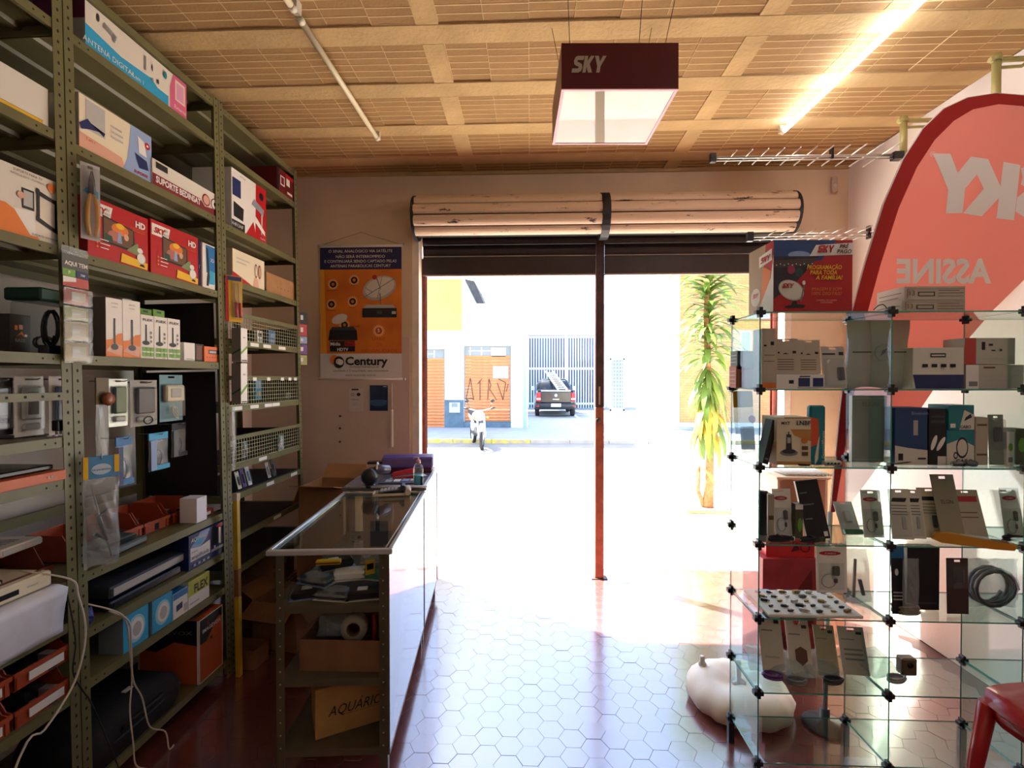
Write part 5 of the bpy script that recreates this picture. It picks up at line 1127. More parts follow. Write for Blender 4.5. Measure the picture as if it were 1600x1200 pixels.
# things on the rear counter
t = thing('laminator', 'purple rounded laminating machine on the rear counter', 'machine', cl(-.19, L1 + .52, zt), ang + R(4)); t.scale = (.86, .9, 1)
B().prism([(-.1, .03), (-.1, .06), (-.08, .1), (-.02, .115), (.06, .11), (.1, .07), (.1, .03)], 'x', -.2, .2, M('purple_case', '#5e4a86', .35)).build('cover', t, bevel=.01)
B().box((-.19, -.09, 0), (.19, .09, .032), M('maroon_base', '#5a1a34', .4)).build('base', t, bevel=.006); B().box((-.32, -.04, .055), (-.2, .03, .07), BPL).build('feed_tray', t, bevel=.003)
t = thing('stapler', 'red stapler lying open on the rear counter', 'stapler', cl(-.18, L1 + .27, zt), ang + R(25))
B().box((-.07, -.016, 0), (.07, .016, .012), M('stapler_red', '#b8202c', .35)).build('base', t, bevel=.003)
B().prism([(-.075, .016), (.06, .03), (.075, .05), (.06, .058), (-.06, .042), (-.08, .028)], 'y', -.015, .015, M('stapler_red')).build('arm', t, bevel=.003); boxo('magazine', (-.06, -.009, .013), (.06, .009, .02), MET, t)
t = thing('sanitizer_bottle', 'clear pump bottle of blue-green gel on the rear counter edge', 'bottle', cl(-.055, L1 + .06, zt), 0)
B().lathe([(0, .001), (.027, .001), (.029, .008), (.029, .10), (.024, .118), (.012, .126), (.012, .134)], blisterm, 20).build('bottle', t); B().lathe([(0, .003), (.026, .003), (.0265, .01), (.0265, .06), (0, .06)], M('gel', '#3fb8c8', .15), 20).build('gel', t)
B().lathe([(0, .132), (.014, .132), (.014, .15), (.006, .152), (.006, .165), (0, .165)], M('pump_pink', '#d0a8a8', .4), 14).tube([(0, 0, .163), (-.025, 0, .166), (-.032, 0, .16)], .005, M('pump_pink'), 6).build('pump', t)
t = thing('marker_pen', 'small black marker standing beside the pump bottle', 'pen', cl(-.03, L1 + .03, zt), 0); B().lathe([(0, 0), (.007, 0), (.007, .05), (.005, .052), (0, .056)], BPL, 10).build('barrel', t); B().lathe([(.0075, .03), (.0078, .055), (0, .058)], DGR, 10).build('cap', t)
t = thing('barcode_scanner', 'black round-headed scanner with a white grip ring on the counter', 'scanner', cl(-.335, L1 + .02, zt + .012), ang)
B().ball((0, 0, .048), (.05, .05, .05), BPL, 18).build('head', t); B().tube([(.0, .0, .07), (.05, .04, .085), (.09, .09, .075)], [.022, .028, .026], M('scanner_purple', '#4a4458', .3), 12).build('grip', t); B().tube([(.04 + .0 * a, .03 + .02 * math.cos(a * .4), .09 + .035 * math.sin(a * .4)) for a in range(16)], .006, WHT, 8).build('grip_ring', t); B().lathe([(0, -.012), (.035, -.012), (.03, .004), (0, .004)], BPL, 14).build('stand', t)
t = thing('calculator', 'black desk calculator with raised display on a white holder', 'calculator', cl(-.19, L1 - .07, .9005), ang + R(8))
B().box((-.1, -.05, 0), (.09, -.042, .012), CRM).box((-.1, .042, 0), (.09, .05, .012), CRM).box((-.1, -.05, 0), (-.09, .05, .012), CRM).box((.08, -.05, 0), (.09, .05, .012), CRM).build('holder', t)
B().tube([(.095, -.06, .018), (.095, .06, .018)], .017, CRM, 14).build('paper_roll', t)
B().prism([(-.07, .004), (.07, .004), (.07, .026), (.05, .03), (-.07, .018)], 'y', -.04, .04, BPL).build('body', t, bevel=.002); B().prism([(.045, .03), (.075, .026), (.078, .052), (.062, .055)], 'y', -.04, .04, DGR).build('display', t)
for i in range(5):
    for j in range(4): boxo('key', (-.06 + i * .02, -.033 + j * .018, .021 + i * .0019), (-.046 + i * .02, -.02 + j * .018, .026 + i * .0019), LGR, t)
t = thing('card_tray', 'dark tray of flat cards on the rear counter', 'tray', cl(-.17, L1 + .15, zt), ang); B().box((-.13, -.06, 0), (.13, .08, .006), DGR).build('tray', t, bevel=.002)
for k in range(4): boxo('card', (-.1 + k * .05, -.03 + .01 * k, .0065), (-.06 + k * .05, .04 + .005 * k, .0085), (LGR, WHT, LBLUE, SKIN)[k], t)
for k, (x_, y_) in enumerate(((-.22, .2), (-.1, .32))):
    o = boxo('paper_slip', (-.05, -.035, 0), (.05, .035, .0012), WHT); o.location = cl(x_, L1 + y_ + .03, zt + (.0003)); o.rotation_euler = (0, 0, .5 * k); tag(o, 'pale paper slip on the rear counter %s' % ('left of the red stapler', 'near the purple machine')[k], 'paper')
# goods inside the open end
rn = random.Random(5)
pk = [('black charger in a clear pack', BPL), ('grey remote in a clear pack', DGR), ('black adapter in a clear pack', BPL), ('dark cable pack', DGR), ('white tag pack', WHT), ('green card pack', M('pack_green', '#2f8a6a', .5)), ('black power brick pack', BPL), ('silver plug pack', SILV)]
spots = [(-.36, .12, 0, .3), (-.25, .1, .0, -.2), (-.13, .1, 0, .15), (-.34, .16, .028, -.4), (-.22, .2, .03, .2), (-.1, .2, .03, -.3), (-.29, .24, .055, .5), (-.12, .3, .06, .1)]
where = ('at the left front', 'in the middle front', 'at the right front', 'on the left heap', 'in the heap middle', 'on the right heap', 'on top of the heap', 'at the heap back')
for k, ((lb, mt), (x, y, z, a)) in enumerate(zip(pk, spots)):
    t = thing('heaped_pack', '%s %s of the upper counter shelf' % (lb, where[k]), 'pack', cl(x, y, .6745 + z * 1.3), ang + a)
    B().box((-.068, -.038, 0), (.068, .038, .034), mt).build('goods', t, bevel=.008); B().box((-.075, -.045, -.0), (.075, .045, .001), OFFW if k % 3 else LBLUE).build('card', t)
    if k % 2: pillow(.15, .09, .045, 60 + k, clearp, .25, 8, 6).build('film', t, (0, -.045, .02), (-HP, 0, 0))
    else: boxo('label_sticker', (-.03, -.02, .0341), (.01, .015, .0346), WHT if k else LGR, t)
for k, (x, y, m_, lb) in enumerate(((-.30, .17, YEL, 'yellow cable tester lying on the upper counter shelf heap'), (-.12, .14, YEL, 'yellow tag standing in the upper counter shelf heap'), (-.2, .26, OFFW, 'white label tag standing on the upper counter shelf heap'))):
    t = thing('loose_tag', lb, 'tag', cl(x, y, (.782, .748, .79)[k]), ang + (.1, .6, -.2)[k]); t['dims'] = (.08, .002, .05)
    if k == 0: B().box((-.05, -.015, 0), (.05, .015, .018), m_).build('body', t, bevel=.003); boxo('stripe', (-.05, -.0155, .006), (.05, -.0148, .011), DRED, t)
    else: B().box((-.02, -.001, 0), (.02, .001, .06), m_).build('tag_card', t); boxo('tag_print', (-.014, -.0016, .02), (.014, -.0011, .045), BLK if k == 1 else LGR, t)
o = open_carton('open carton holding tape rolls on the middle counter shelf', cl(-.215, .2, .3865), ang + R(-4), .33, .26, .125, KRAFT2, (None, None, None, None)); 
t = thing('tape_roll', 'pale roll of tape in the carton on the middle counter shelf', 'tape', cl(-.2, .2, .45), ang); B().lathe([(.03, -.024), (.055, -.024), (.055, .024), (.03, .024), (.03, -.024)], M('tape', '#c8c0a8', .4), 24, (0, 0, .05), 'y').build('roll', t); B().lathe([(.026, -.025), (.03, -.025), (.03, .025), (.026, .025), (.026, -.025)], KRAFT, 20, (0, 0, .05), 'y').build('core', t)
t = thing('red_handle_tool', 'red-handled tool sticking out of the counter carton', 'tool', cl(-.12, .2, .40), ang); B().tube([(0, 0, 0), (.005, 0, .1), (0, 0, .15)], [.008, .011, .008], M('handle_red'), 8).build('handle', t); B().tube([(0, 0, -.01), (0, 0, .0)], .006, MET, 6).build('shaft', t)
b = pillow(.14, .09, .05, 71, clearp); o = b.build('crumpled_bag', None, cl(-.29, .2, .46), (-.5, 0, ang)); tag(o, 'crumpled clear bag in the carton on the middle counter shelf', 'bag')
o = carton('antenna_carton', 'kraft carton with black brand lettering on the bottom counter shelf', .30, .2, .2, cl(-.225, .22, .1115), ang + R(24), M('kraft_bright', '#b5884f', .75, var=.12, scale=12), 'cardboard box')
txt(o, 'F', [('AQUÁRIO', .52, .40, .2, BLK, dict(b=.03, sh=.35, fit=.72))]); art(o, 'F', [(BROWN, 'r', .4, .36, .92, .37)]); art(o, 'T', [(M('tape_clear', '#9a7650', .3), 'r', 0, .42, 1, .58)], 'tape')
# cartons behind the counter by the wall
o = carton('lower_carton', 'closed kraft carton on the floor behind the rear counter', .34, .34, .46, cl(-.69, L1 + .44, .0015), R(6), KRAFT2, 'cardboard box'); art(o, 'F', [(KRAFT, 'r', .46, 0, .54, 1)], 'tape')
open_carton('open kraft carton with raised flaps behind the rear counter', cl(-.69, L1 + .44, .463), R(-4), .30, .30, .40, KRAFT, (-.25, None, -.7, 1.2))
# ================================================================ POSTER WALL
p0, p1 = P(500, 384, Y=YW - .012), P(628, 592, Y=YW - .012); bw, bh = p1.x - p0.x, p0.z - p1.z
t = thing('hanging_banner', 'orange and navy satellite antenna banner hanging on the wall', 'banner', (p0.x + bw / 2, YW - .012, p1.z), 0); t['dims'] = (bw, .002, bh)
B().box((-bw/2, -.001, 0), (bw/2, .001, bh), M('banner_white', '#d8d4d2', .5)).build('cloth', t)
bo = M('banner_orange', '#d97c1e', .5, var=.25, scale=4, dark='#c25f12'); bn = M('banner_navy', '#1c1f4e', .5)
sun_ = lambda u, v, r: [(M('banner_glow', '#f0b878', .5), 'p', [(u + (r * (1.7 if k % 2 else 1.1)) * bh / bw * math.cos(k * math.pi / 18), v + (r * (1.7 if k % 2 else 1.1)) * math.sin(k * math.pi / 18)) for k in range(36)])]
its = [(bn, 'r', 0, .82, 1, .985), (bo, 'r', 0, .19, 1, .82), (M('banner_yel', '#e8a030', .5), 'p', [(0, .19), (.08, .19), (.05, .82), (0, .82)])]
for u, v in ((.16, .71), (.42, .74), (.14, .56), (.40, .58), (.3, .405)):
    its += sun_(u, v, .026); its.append((BLK, 'c', u, v, .026)); its.append((M('banner_orange'), 'e', u, v, .018, .012))
its += sun_(.72, .36, .03); its += [(M('banner_red', '#b84a18', .5), 'c', .72, .36, .026)]
its += [(LGR, 'e', .73, .68, .21, .085, .35), (OFFW, 'e', .735, .685, .185, .07, .35), (GRY, 'p', [(.52, .6), (.95, .76), (.945, .765), (.515, .605)]), (GRY, 'p', [(.7, .6), (.76, .77), (.765, .77), (.71, .6)]), (GRY, 'p', [(.73, .64), (.745, .64), (.75, .54), (.735, .54)]), (RED, 'e', .67, .76, .03, .018), (GRY, 'p', [(.69, .75), (.74, .67), (.75, .67), (.7, .76)]), (LGR, 'p', [(.53, .53), (.93, .53), (.89, .555), (.57, .555)]), (BLK, 'p', [(.52, .46), (.94, .46), (.94, .53), (.52, .53)]), (LGR, 'r', .88, .485, .93, .505), (DGR, 'r', .7, .485, .76, .51),
        (OFFW, 'e', .24, .45, .1, .035, .35), (BLK, 'p', [(.1, .29), (.46, .29), (.45, .365), (.12, .365)]), (DGR, 'p', [(.12, .365), (.45, .365), (.41, .39), (.15, .39)]), (BLK, 'r', .12, .24, .43, .285), (BLK, 'r', .12, .205, .43, .24), (RED, 'r', .3, .245, .43, .28), (ORG, 'e', .17, .145, .05, .035), (BLK, 'e', .23, .125, .065, .045), (WHT, 'e', .25, .125, .035, .022)]
art(t, 'F', its, 'printed_artwork')
txt(t, 'F', [('O SINAL ANALÓGICO VIA SATÉLITE', .5, .945, .021, WHT, dict(fit=.78)), ('NÃO SERÁ INTERROMPIDO', .5, .905, .021, WHT, dict(fit=.6)), ('E CONTINUARÁ SENDO CAPTADO PELAS', .5, .87, .021, WHT, dict(fit=.88)), ('ANTENAS PARABÓLICAS CENTURY', .5, .835, .021, WHT, dict(fit=.74)),
             ('LIVRE', .72, .29, .022, M('banner_red'), dict(fit=.16)), ('DE', .73, .245, .022, M('banner_red')), ('MENSALIDADE', .73, .2, .022, M('banner_red'), dict(fit=.44)), ('S', .72, .35, .025, WHT, bold), ('SAT HD', .43, .385, .015, BLK), ('Midia', .19, .25, .025, WHT, dict(b=.02)), ('Box', .36, .25, .025, DRED, dict(b=.02)), ('HDTV', .28, .21, .022, WHT, dict(b=.03)),
             ('Century', .31, .105, .06, BLK, dict(a='l', b=.03, fit=.52)), ('C', .225, .11, .04, WHT, dict(b=.03)), ('ANTENAS PARABÓLICAS', .54, .083, .012, BLK, dict(fit=.36)), ('Qualidade e Tranquilidade, sem mensalidade', .5, .055, .014, BLK, dict(fit=.68)), ('www.centurybr.com.br', .5, .022, .014, BLK, dict(fit=.38)), ('Century', .6, .66, .012, BLK, dict(rot=-.5)), ('LEVANTAMENTO', .16, .66, .008, BLK), ('SINAL DE', .42, .695, .008, BLK), ('ECONOMIA', .14, .51, .008, BLK), ('IMAGEM', .4, .53, .008, BLK)], lift=.006)
for z in (bh, 0): B().tube([(-bw/2 - .015, 0, z), (bw/2 + .02, 0, z)], .008, M('rod_white', '#d8d0c4', .4), 8).build('rod', t); 
for z in (bh, 0): B().ball((bw/2 + .02, 0, z), .012, SILV, 8).build('rod_end', t)
B().tube([(-bw/2, 0, bh), (0, .004, bh + .10), (bw/2, 0, bh)], .0015, BROWN, 5).build('cord', t)
p0, p1 = P(545, 606, Y=YW), P(567, 643, Y=YW)
def notice(label, x0, y0, x1, y1, mat, items, tx):
    a, c = P(x0, y0, Y=YW - .009), P(x1, y1, Y=YW - .009); o = B().box(((a.x - c.x) / 2, -.0008, 0), ((c.x - a.x) / 2, .0008, a.z - c.z), mat).build('wall_notice', None, ((a.x + c.x) / 2, YW - .0085, c.z)); o['dims'] = (c.x - a.x, .0016, a.z - c.z)
    tag(o, label, 'notice'); 
    if items: art(o, 'F', items)
    if tx: txt(o, 'F', tx)
notice('small white paper notice taped under the banner', 545, 606, 567, 643, M('notice_white', '#c9bfb6', .7), [(BLK, 'r', .2, .9, .7, .96), (BLK, 'e', .7, .72, .14, .07), (GRY, 'r', .15, .74, .4, .77), (GRY, 'r', .15, .66, .4, .69)], [('ATENÇÃO', .45, .48, .05, BLK), ('horário de', .45, .34, .035, GRY), ('atendimento', .45, .26, .035, GRY)])
notice('dark blue poster with a glowing horizon under the banner', 577, 602, 606, 642, M('poster_blue', '#1c2c52', .35, var=.4, scale=14), [(LGR, 'r', 0, 0, .03, 1), (M('horizon', '#4a7aa8', .4), 'e', .5, .38, .46, .05), (M('horizon2', '#36587e', .4), 'e', .5, .3, .46, .12), (LGR, 'r', .75, .93, .95, .97)], None)
a, c = P(611, 640, Y=YW), P(615, 698, Y=YW)
t = thing('cable_channel', 'short white cable channel on the wall beside the doorway', 'cable channel', ((a.x + c.x) / 2, YW - .007, c.z)); B().box((-.009, -.012, 0), (.009, 0, a.z - c.z), M('channel', '#d8d2cc', .5)).build('cover', t, bevel=.002); B().tube([(0, -.004, a.z - c.z), (0, -.003, a.z - c.z + .2)], .003, M('channel'), 6).build('cable', t)
for k, y in enumerate((650, 669, 690)):
    a = P(532, y, Y=YW); o = B().lathe([(0, 0), (.008, 0), (.008, -.004), (.005, -.006), (0, -.006)], BPL, 10, axis='y').build('wall_plug', None, (a.x, YW - .006, a.z)); tag(o, 'black wall plug below the banner, %s of three' % ('top', 'middle', 'bottom')[k], 'wall plug')
# ================================================================ CEILING LAMPS AND LIGHT BOX
tube_on = M('tube_lit', '#f4f6ff', .3, emit=TUBE); tube_off = M('tube_off', '#d8cfae', .35); capm = M('tube_cap', '#cfc8b4', .4)
def tube_lamp(label, a, c, mat):
    a, c = Vector(a), Vector(c); d = (c - a).normalized(); t = thing('fluorescent_tube', label, 'lamp', a)
    B().tube([(0, 0, 0), c - a], .014, mat, 14).build('tube', t)
    for q, s in ((Vector((0, 0, 0)), -1), (c - a, 1)): B().tube([q, q + d * s * .03], .0155, capm, 12).build('end_cap', t); B().box((-.012, -.012, .0), (.012, .012, CEIL - a.z + .02), capm).build('socket', t, q + d * s * .04)
    return t
z_ = CEIL - .05
e1, e2 = P(1222, 207, Z=z_), P(1440, 0, Z=z_); d_ = (e2 - e1).normalized()
tube_lamp('lit fluorescent tube on the ceiling right of the red light box', e1 + d_ * .03, e1 + d_ * 1.23, tube_on)
tube_lamp('added unseen fill tube continuing the right ceiling row behind the camera', e1 + d_ * 1.42, e1 + d_ * 2.62, tube_on)  # unseen tube added to brighten surfaces facing the camera
e1, e2 = P(590, 217, Z=z_), P(466, 26, Z=z_); d_ = (e2 - e1).normalized()
tube_lamp('unlit fluorescent tube on the ceiling above the rack aisle', e1 + d_ * .03, e1 + d_ * 1.0, tube_off)
tube_lamp('unlit fluorescent tube nearer the camera in the aisle ceiling row', e1 + d_ * 1.10, e1 + d_ * 2.3, tube_off)
tube_lamp('added unseen fill tube behind the camera on the left of the ceiling', (-.6, -.7, z_), (-.6, -1.9, z_), tube_on)  # tube added out of view as fill for camera-facing sides
tube_lamp('added unseen fill tube behind the camera on the right of the ceiling', (1.2, -.7, z_), (1.2, -1.9, z_), tube_on)  # second out-of-view tube, also added as fill
Yl = 1.76
a = P(874, 71, Y=Yl); c = P(1058, 133, Y=Yl); zb = (P(873, 143, Y=Yl).z + c.z) / 2; ztp = P(1058, 63, Y=Yl).z - .004; lw = c.x - a.x; ld = .41
t = thing('hanging_light_box', 'dark red box sign with a white satellite brand name hanging from the ceiling', 'sign', ((a.x + c.x) / 2, Yl + ld / 2, zb), R(2.0)); lh = ztp - zb; t['dims'] = (lw, ld, lh)
mar = M('sign_maroon', '#5c1219', .4); rose = M('sign_rose', '#c07888', .35)
B().box((-lw/2, -ld/2, 0), (lw/2, -ld/2 + .004, lh), mar).box((-lw/2, ld/2 - .004, 0), (lw/2, ld/2, lh), mar).box((-lw/2, -ld/2 + .004, 0), (-lw/2 + .004, ld/2 - .004, lh), mar).box((lw/2 - .004, -ld/2 + .004, 0), (lw/2, ld/2 - .004, lh), mar).box((-lw/2 + .004, -ld/2 + .004, lh - .004), (lw/2 - .004, ld/2 - .004, lh), mar).build('housing', t)
fr_ = .011
for q0, q1 in (((-lw/2, -ld/2, -.004), (lw/2, -ld/2 + fr_, -.0002)), ((-lw/2, ld/2 - fr_, -.004), (lw/2, ld/2, -.0002)), ((-lw/2, -ld/2 + fr_, -.004), (-lw/2 + fr_, ld/2 - fr_, -.0002)), ((lw/2 - fr_, -ld/2 + fr_, -.004), (lw/2, ld/2 - fr_, -.0002))): boxo('bottom_frame', q0, q1, rose, t)
boxo('diffuser', (-lw/2 + fr_, -ld/2 + fr_, -.002), (lw/2 - fr_, ld/2 - fr_, -.0005), M('diffuser', '#b8b2a0', .03, spec=.4), t)
txt(t, 'F', [('SKYLOGO', .085, .34, .37, M('sign_white', '#b8ac98', .5), dict(a='l', fit=.30))])
for k, (x, y, tx_, ty_) in enumerate(((-.42, -.42, -.1, -.2), (-.36, .4, -.2, .1), (.18, -.42, .0, -.2), (.38, .4, .25, .1), (.40, -.42, .2, -.2))):
    B().tube([(x * lw, y * ld, lh), (x * lw + tx_ * .3, y * ld + ty_ * .6, CEIL - zb)], .0013, BROWN, 5).build('hanging_wire', t)
# ================================================================ RIGHT WALL: antennas, brackets, dish, flag
pipe = M('pipe_olive', '#a99e62', .45, .2)
def yagi(label, px0, px1, py0, py1, Y, n, size, brk):
    a, c = P(px0, py0, Y=Y), P(px1, py1, Y=Y); t = thing('yagi_antenna', label, 'antenna', a); L = (c - a).length
    c.x = min(c.x, XR - .06); v = c - a
    B().tube([(0, 0, 0), v], .008, M('boom', '#c9c8c0', .35, .6), 8).build('boom', t); B().tube([(0, 0, -.018), v + Vector((0, 0, -.018))], .004, M('boom'), 6).build('lower_boom', t)
    boxo('end_plug', (-.03, -.012, -.028), (.0, .012, .02), BPL, t)
    for k in range(n):
        q = v * (.08 + .88 * k / n); s = size * (.65 + .5 * k / n)
        B().tube([q - Vector((0, s, 0)), q + Vector((0, s, 0))], .0036, M('boom'), 6).build('element', t)
    q = v * .62; boxo('clamp', (q.x - .006, q.y - .012, -.02), (q.x + .006, q.y + .012, .045), BPL, t); boxo('balun', (v.x - .06, -.02, -.03), (v.x - .01, .02, .01), BPL, t)
    if brk: boxo('wall_plate', (v.x, -.03, -.04), (XR - a.x, .03, .04), BPL, t)
    return t
yagi('digital yagi antenna with pale rods hung under the ceiling', 1118, 1412, 246, 242, 2.75, 11, .13, 0)
yagi('smaller yagi antenna fixed behind the red kit box', 1176, 1470, 369, 360, 2.6, 13, .13, 1)
for k, (px, py0, py1, Y) in enumerate(((1412, 188, 250, 2.75), (1557, 92, 205, 2.28))):
    a = P(px, py0, Y=Y); c = P(px, py1, Y=Y); t = thing('pipe_bracket', 'olive pipe bracket on the right wall %s' % ('holding the yagi antenna', 'above the red flag')[k], 'bracket', (XR, Y, a.z))
    x = a.x - XR
    B().tube([(x, 0, c.z - a.z), (x, 0, .02)], .017, pipe, 12).build('pipe', t); B().tube([(x - .03, 0, -.005), (0, 0, .0)], .012, pipe, 8).build('arm', t); B().tube([(x, 0, -.04), (x * .55, 0, -.035), (x * .4, 0, -.01)], .008, pipe, 6).build('brace', t)
    B().box((-.006, -.04, -.05), (0, .04, .05), pipe).build('wall_plate', t, bevel=.002); B().lathe([(.018, -.012), (.021, -.012), (.021, .012), (.018, .012)], pipe, 14, (x, 0, 0)).build('collar', t)
t = thing('satellite_dish', 'grey satellite dish leaning on the right wall behind the red flag', 'dish', (XR - .08, 2.78, 2.2), rot=(0, -HP, 0))
B().lathe([(0, 0), (.12, .006), (.24, .025), (.33, .05), (.335, .05), (.335, .044), (.24, .018), (.12, -.001), (0, -.006)], M('dish_grey', '#8f8f90', .5), 36).build('reflector', t); B().tube([(0, 0, .0), (0, 0, -.06)], .03, DGR, 10).build('mount', t)
a = P(1300, 290, Y=YW); t = thing('wall_sensor', 'small white sensor in the upper corner by the doorway', 'sensor', (XR - .12, YW - .02, a.z)); B().box((-.02, -.03, -.06), (.02, 0, .05), M('sensor', '#b8a898', .5)).build('body', t, bevel=.006); B().ball((0, -.03, -.02), (.014, .01, .018), LGR, 10).build('lens', t)
# feather flag
YFg = 2.22
def fp(x, y): p = P(x, y, Y=YFg); return Vector((p.x, 0, p.z))
outer = [(1297, 800), (1312, 640), (1331, 485), (1352, 408), (1380, 318), (1410, 250), (1440, 203), (1473, 171), (1510, 154), (1555, 147), (1600, 151), (1625, 170)]
inner = [(1304, 800), (1330, 640), (1356, 485), (1376, 412), (1404, 325), (1432, 262), (1460, 219), (1490, 189), (1520, 171), (1560, 163), (1598, 166), (1618, 180)]
rest_ = [(1636, 240), (1640, 330), (1630, 395), (1600, 437), (1552, 484), (1515, 527), (1478, 580), (1440, 636), (1400, 690), (1360, 745), (1330, 785)]
b0 = P(1297, 800, Y=YFg)
t = thing('feather_flag', 'tall salmon red feather flag with mirrored white lettering behind the glass display', 'flag', (0, YFg, 0))
def flagcloth(k, c, tr):
    m = M(k, c, .7); nt = m.node_tree; b = nt.nodes['Principled BSDF']; o = [n for n in nt.nodes if n.type == 'OUTPUT_MATERIAL'][0]
    x = nt.nodes.new('ShaderNodeBsdfTranslucent'); x.inputs[0].default_value = lin(c); mx = nt.nodes.new('ShaderNodeMixShader'); mx.inputs[0].default_value = tr
    nt.links.new(b.outputs[0], mx.inputs[1]); nt.links.new(x.outputs[0], mx.inputs[2]); nt.links.new(mx.outputs[0], o.inputs[0]); return m
cloth = flagcloth('flag_salmon', '#f2b0a4', .45); sleeve = flagcloth('flag_sleeve', '#b3201c', .2)
pl = [fp(*q) for q in inner + rest_]
def slab(name, pts, mat, y0, y1):
    n = len(pts); b = B(); b.add([(p.x, y0, p.z) for p in pts] + [(p.x, y1, p.z) for p in pts], [tuple(range(n)), tuple(range(2*n-1, n-1, -1))] + [(i, (i+1) % n, n+(i+1) % n, n+i) for i in range(n)], mat); return b.build(name, t)
slab('cloth', pl, cloth, -.001, .001); 
b = B(); n = len(outer)
for y in (-.007, .007): b.add([(*fp(*q).xy, fp(*q).z) for q in outer] + [(*fp(*q).xy, fp(*q).z) for q in inner], [(i, i+1, n+i+1, n+i) for i in range(n-1)], sleeve); b.v[-2*n:] = [(v[0], y if i < n else y * .2, v[2]) for i, v in enumerate(b.v[-2*n:])]
b.build('pole_sleeve', t)
B().tube([fp(x, y) + Vector((.004, 0, 0)) for x, y in outer], .006, LGR, 8).build('flexible_pole', t)
pf = fp(1297, 800); B().tube([pf, Vector((P(1290, 900, Y=YFg).x, 0, .06)), ], .010, LGR, 8).build('lower_pole', t); B().lathe([(0, 0), (.09, 0), (.09, .012), (.02, .03), (.02, .08), (0, .08)], DGR, 20, (P(1290, 900, Y=YFg).x, 0, 0.001)).build('ground_foot', t)
fo, fu, fv = fp(1400, 445), fp(1548, 445) - fp(1400, 445), fp(1400, 400) - fp(1400, 445); cw = M('flag_white', '#f4efe8', .6)
txt(t, (fo, fu, Vector((0, 0, fv.z)), (0, -1, 0)), [('ASSINE', .5, .08, .8, cw, dict(mir=True, b=.035, fit=1.0))], name='slogan_lettering')
fo, fu, fv = fp(1456, 345), fp(1700, 345) - fp(1456, 345), fp(1456, 246) - fp(1456, 345)
for nm_, polys in (('letter_y', ([(362, 255), (535, 258), (608, 447), (680, 605), (655, 845), (490, 850), (513, 615)], [(608, 447), (738, 285), (797, 462), (680, 605)])), ('letter_k', ([(738, 285), (908, 310), (1030, 580), (1015, 695), (865, 605), (797, 462)], [(865, 605), (1015, 695), (845, 877), (658, 848)], [(1060, 337), (1228, 370), (1165, 917), (990, 897), (1015, 695), (1030, 580)])), ('letter_s', ([(1232, 400), (1290, 385), (1400, 400), (1400, 500), (1320, 520), (1250, 490)], [(1250, 490), (1320, 520), (1330, 620), (1230, 560)], [(1195, 690), (1300, 610), (1400, 640), (1400, 900), (1300, 910), (1180, 830)]))):
    b = B()
    for pg in polys: b.add([fp(1400 + x / 6.345, 200 + y / 6.345) + Vector((0, -.0025, 0)) for x, y in pg], [tuple(range(len(pg)))], cw)
    b.build(nm_, t)
txt(t, (fo, fu, Vector((0, 0, fv.z)), (0, -1, 0)), [('®', .0, 1.0, .09, cw)], name='registered_mark')
# water-filled flag base
bc = P(1158, 1085, Z=.06)
t = thing('flag_weight_bag', 'white round water-filled flag weight with a metal spindle on the floor', 'flag base', (bc.x, bc.y + .03, .001)); wb = B(); n = 40; prof = [(.03, .10), (.06, .112), (.12, .125), (.18, .118), (.22, .09), (.238, .055), (.23, .02), (.19, .0), (0, 0)]; vs = []; m_ = len(prof)
for j in range(n):
    a = 2 * math.pi * j / n
    for i, (r, h) in enumerate(prof):
        w_ = 1 + (.022 * math.sin(a * 13) + .012 * math.sin(a * 21 + 1)) * (1 if 3 <= i <= 6 else .2); vs.append((r * w_ * math.cos(a), r * w_ * math.sin(a), h * (1 + .06 * math.sin(a * 3))))
wb.add(vs, [(j*m_+i, ((j+1) % n)*m_+i, ((j+1) % n)*m_+i+1, j*m_+i+1) for j in range(n) for i in range(m_-1)], M('pvc_white', '#ece8da', .45, var=.06), True); wb.build('bag', t)
B().lathe([(0, .09), (.034, .09), (.034, .103), (.012, .105), (.012, .20), (0, .20)], M('spindle', '#a8acb0', .3, .8), 16).build('spindle', t); B().lathe([(0, .12), (.018, .12), (.02, .135), (.012, .145), (.012, .17), (0, .17)], M('valve_white', '#d0ccc0', .4), 14, (-.14, .09, 0)).build('valve', t)
# ================================================================ GLASS DISPLAY ON THE RIGHT
YD0, YD1 = 1.86, 2.12
XV = [P(1186, 900, Y=YD0).x, P(1391, 900, Y=YD0).x, P(1600, 900, Y=YD0).x, P(1600, 900, Y=YD0).x + .42]
ZL = [P(1400, y, Y=YD0).z for y in (486, 608, 731, 853, 970, 1087, 1198)]
disp = thing('glass_display', 'tall glass cube display shelving with black corner clips', 'display shelf', ((XV[0] + XV[2]) / 2, YD0, 0))
ox, oy = disp.location.x, YD0; gt = .005
for c in range(3):
    for z in ZL: glass_slab('glass_shelf', (XV[c] + .002 - ox, 0, z - gt), (XV[c+1] - .002 - ox, YD1 - YD0, z), disp, 2)
for c in range(4):
    for k in range(6): glass_slab('glass_side', (XV[c] - gt/2 - ox, .002, ZL[k+1] + .002), (XV[c] + gt/2 - ox, YD1 - YD0 - .002, ZL[k] - gt - .002), disp, 0)
clip = B(); cm = M('clip_black', '#18181a', .4)
clip.box((-.018, -.008, -.011), (.018, .016, .006), cm).box((-.007, -.008, -.022), (.007, .016, .018), cm); c0_ = clip.build('corner_clip', disp, (9, 9, 9), bevel=.002); usedc = False
for c in range(4):
    for z in ZL:
        for y in (0, YD1 - YD0 - .012):
            o = c0_ if not usedc else dup_mesh('corner_clip', c0_, disp); usedc = True; o.location = (XV[c] - ox, y, z)
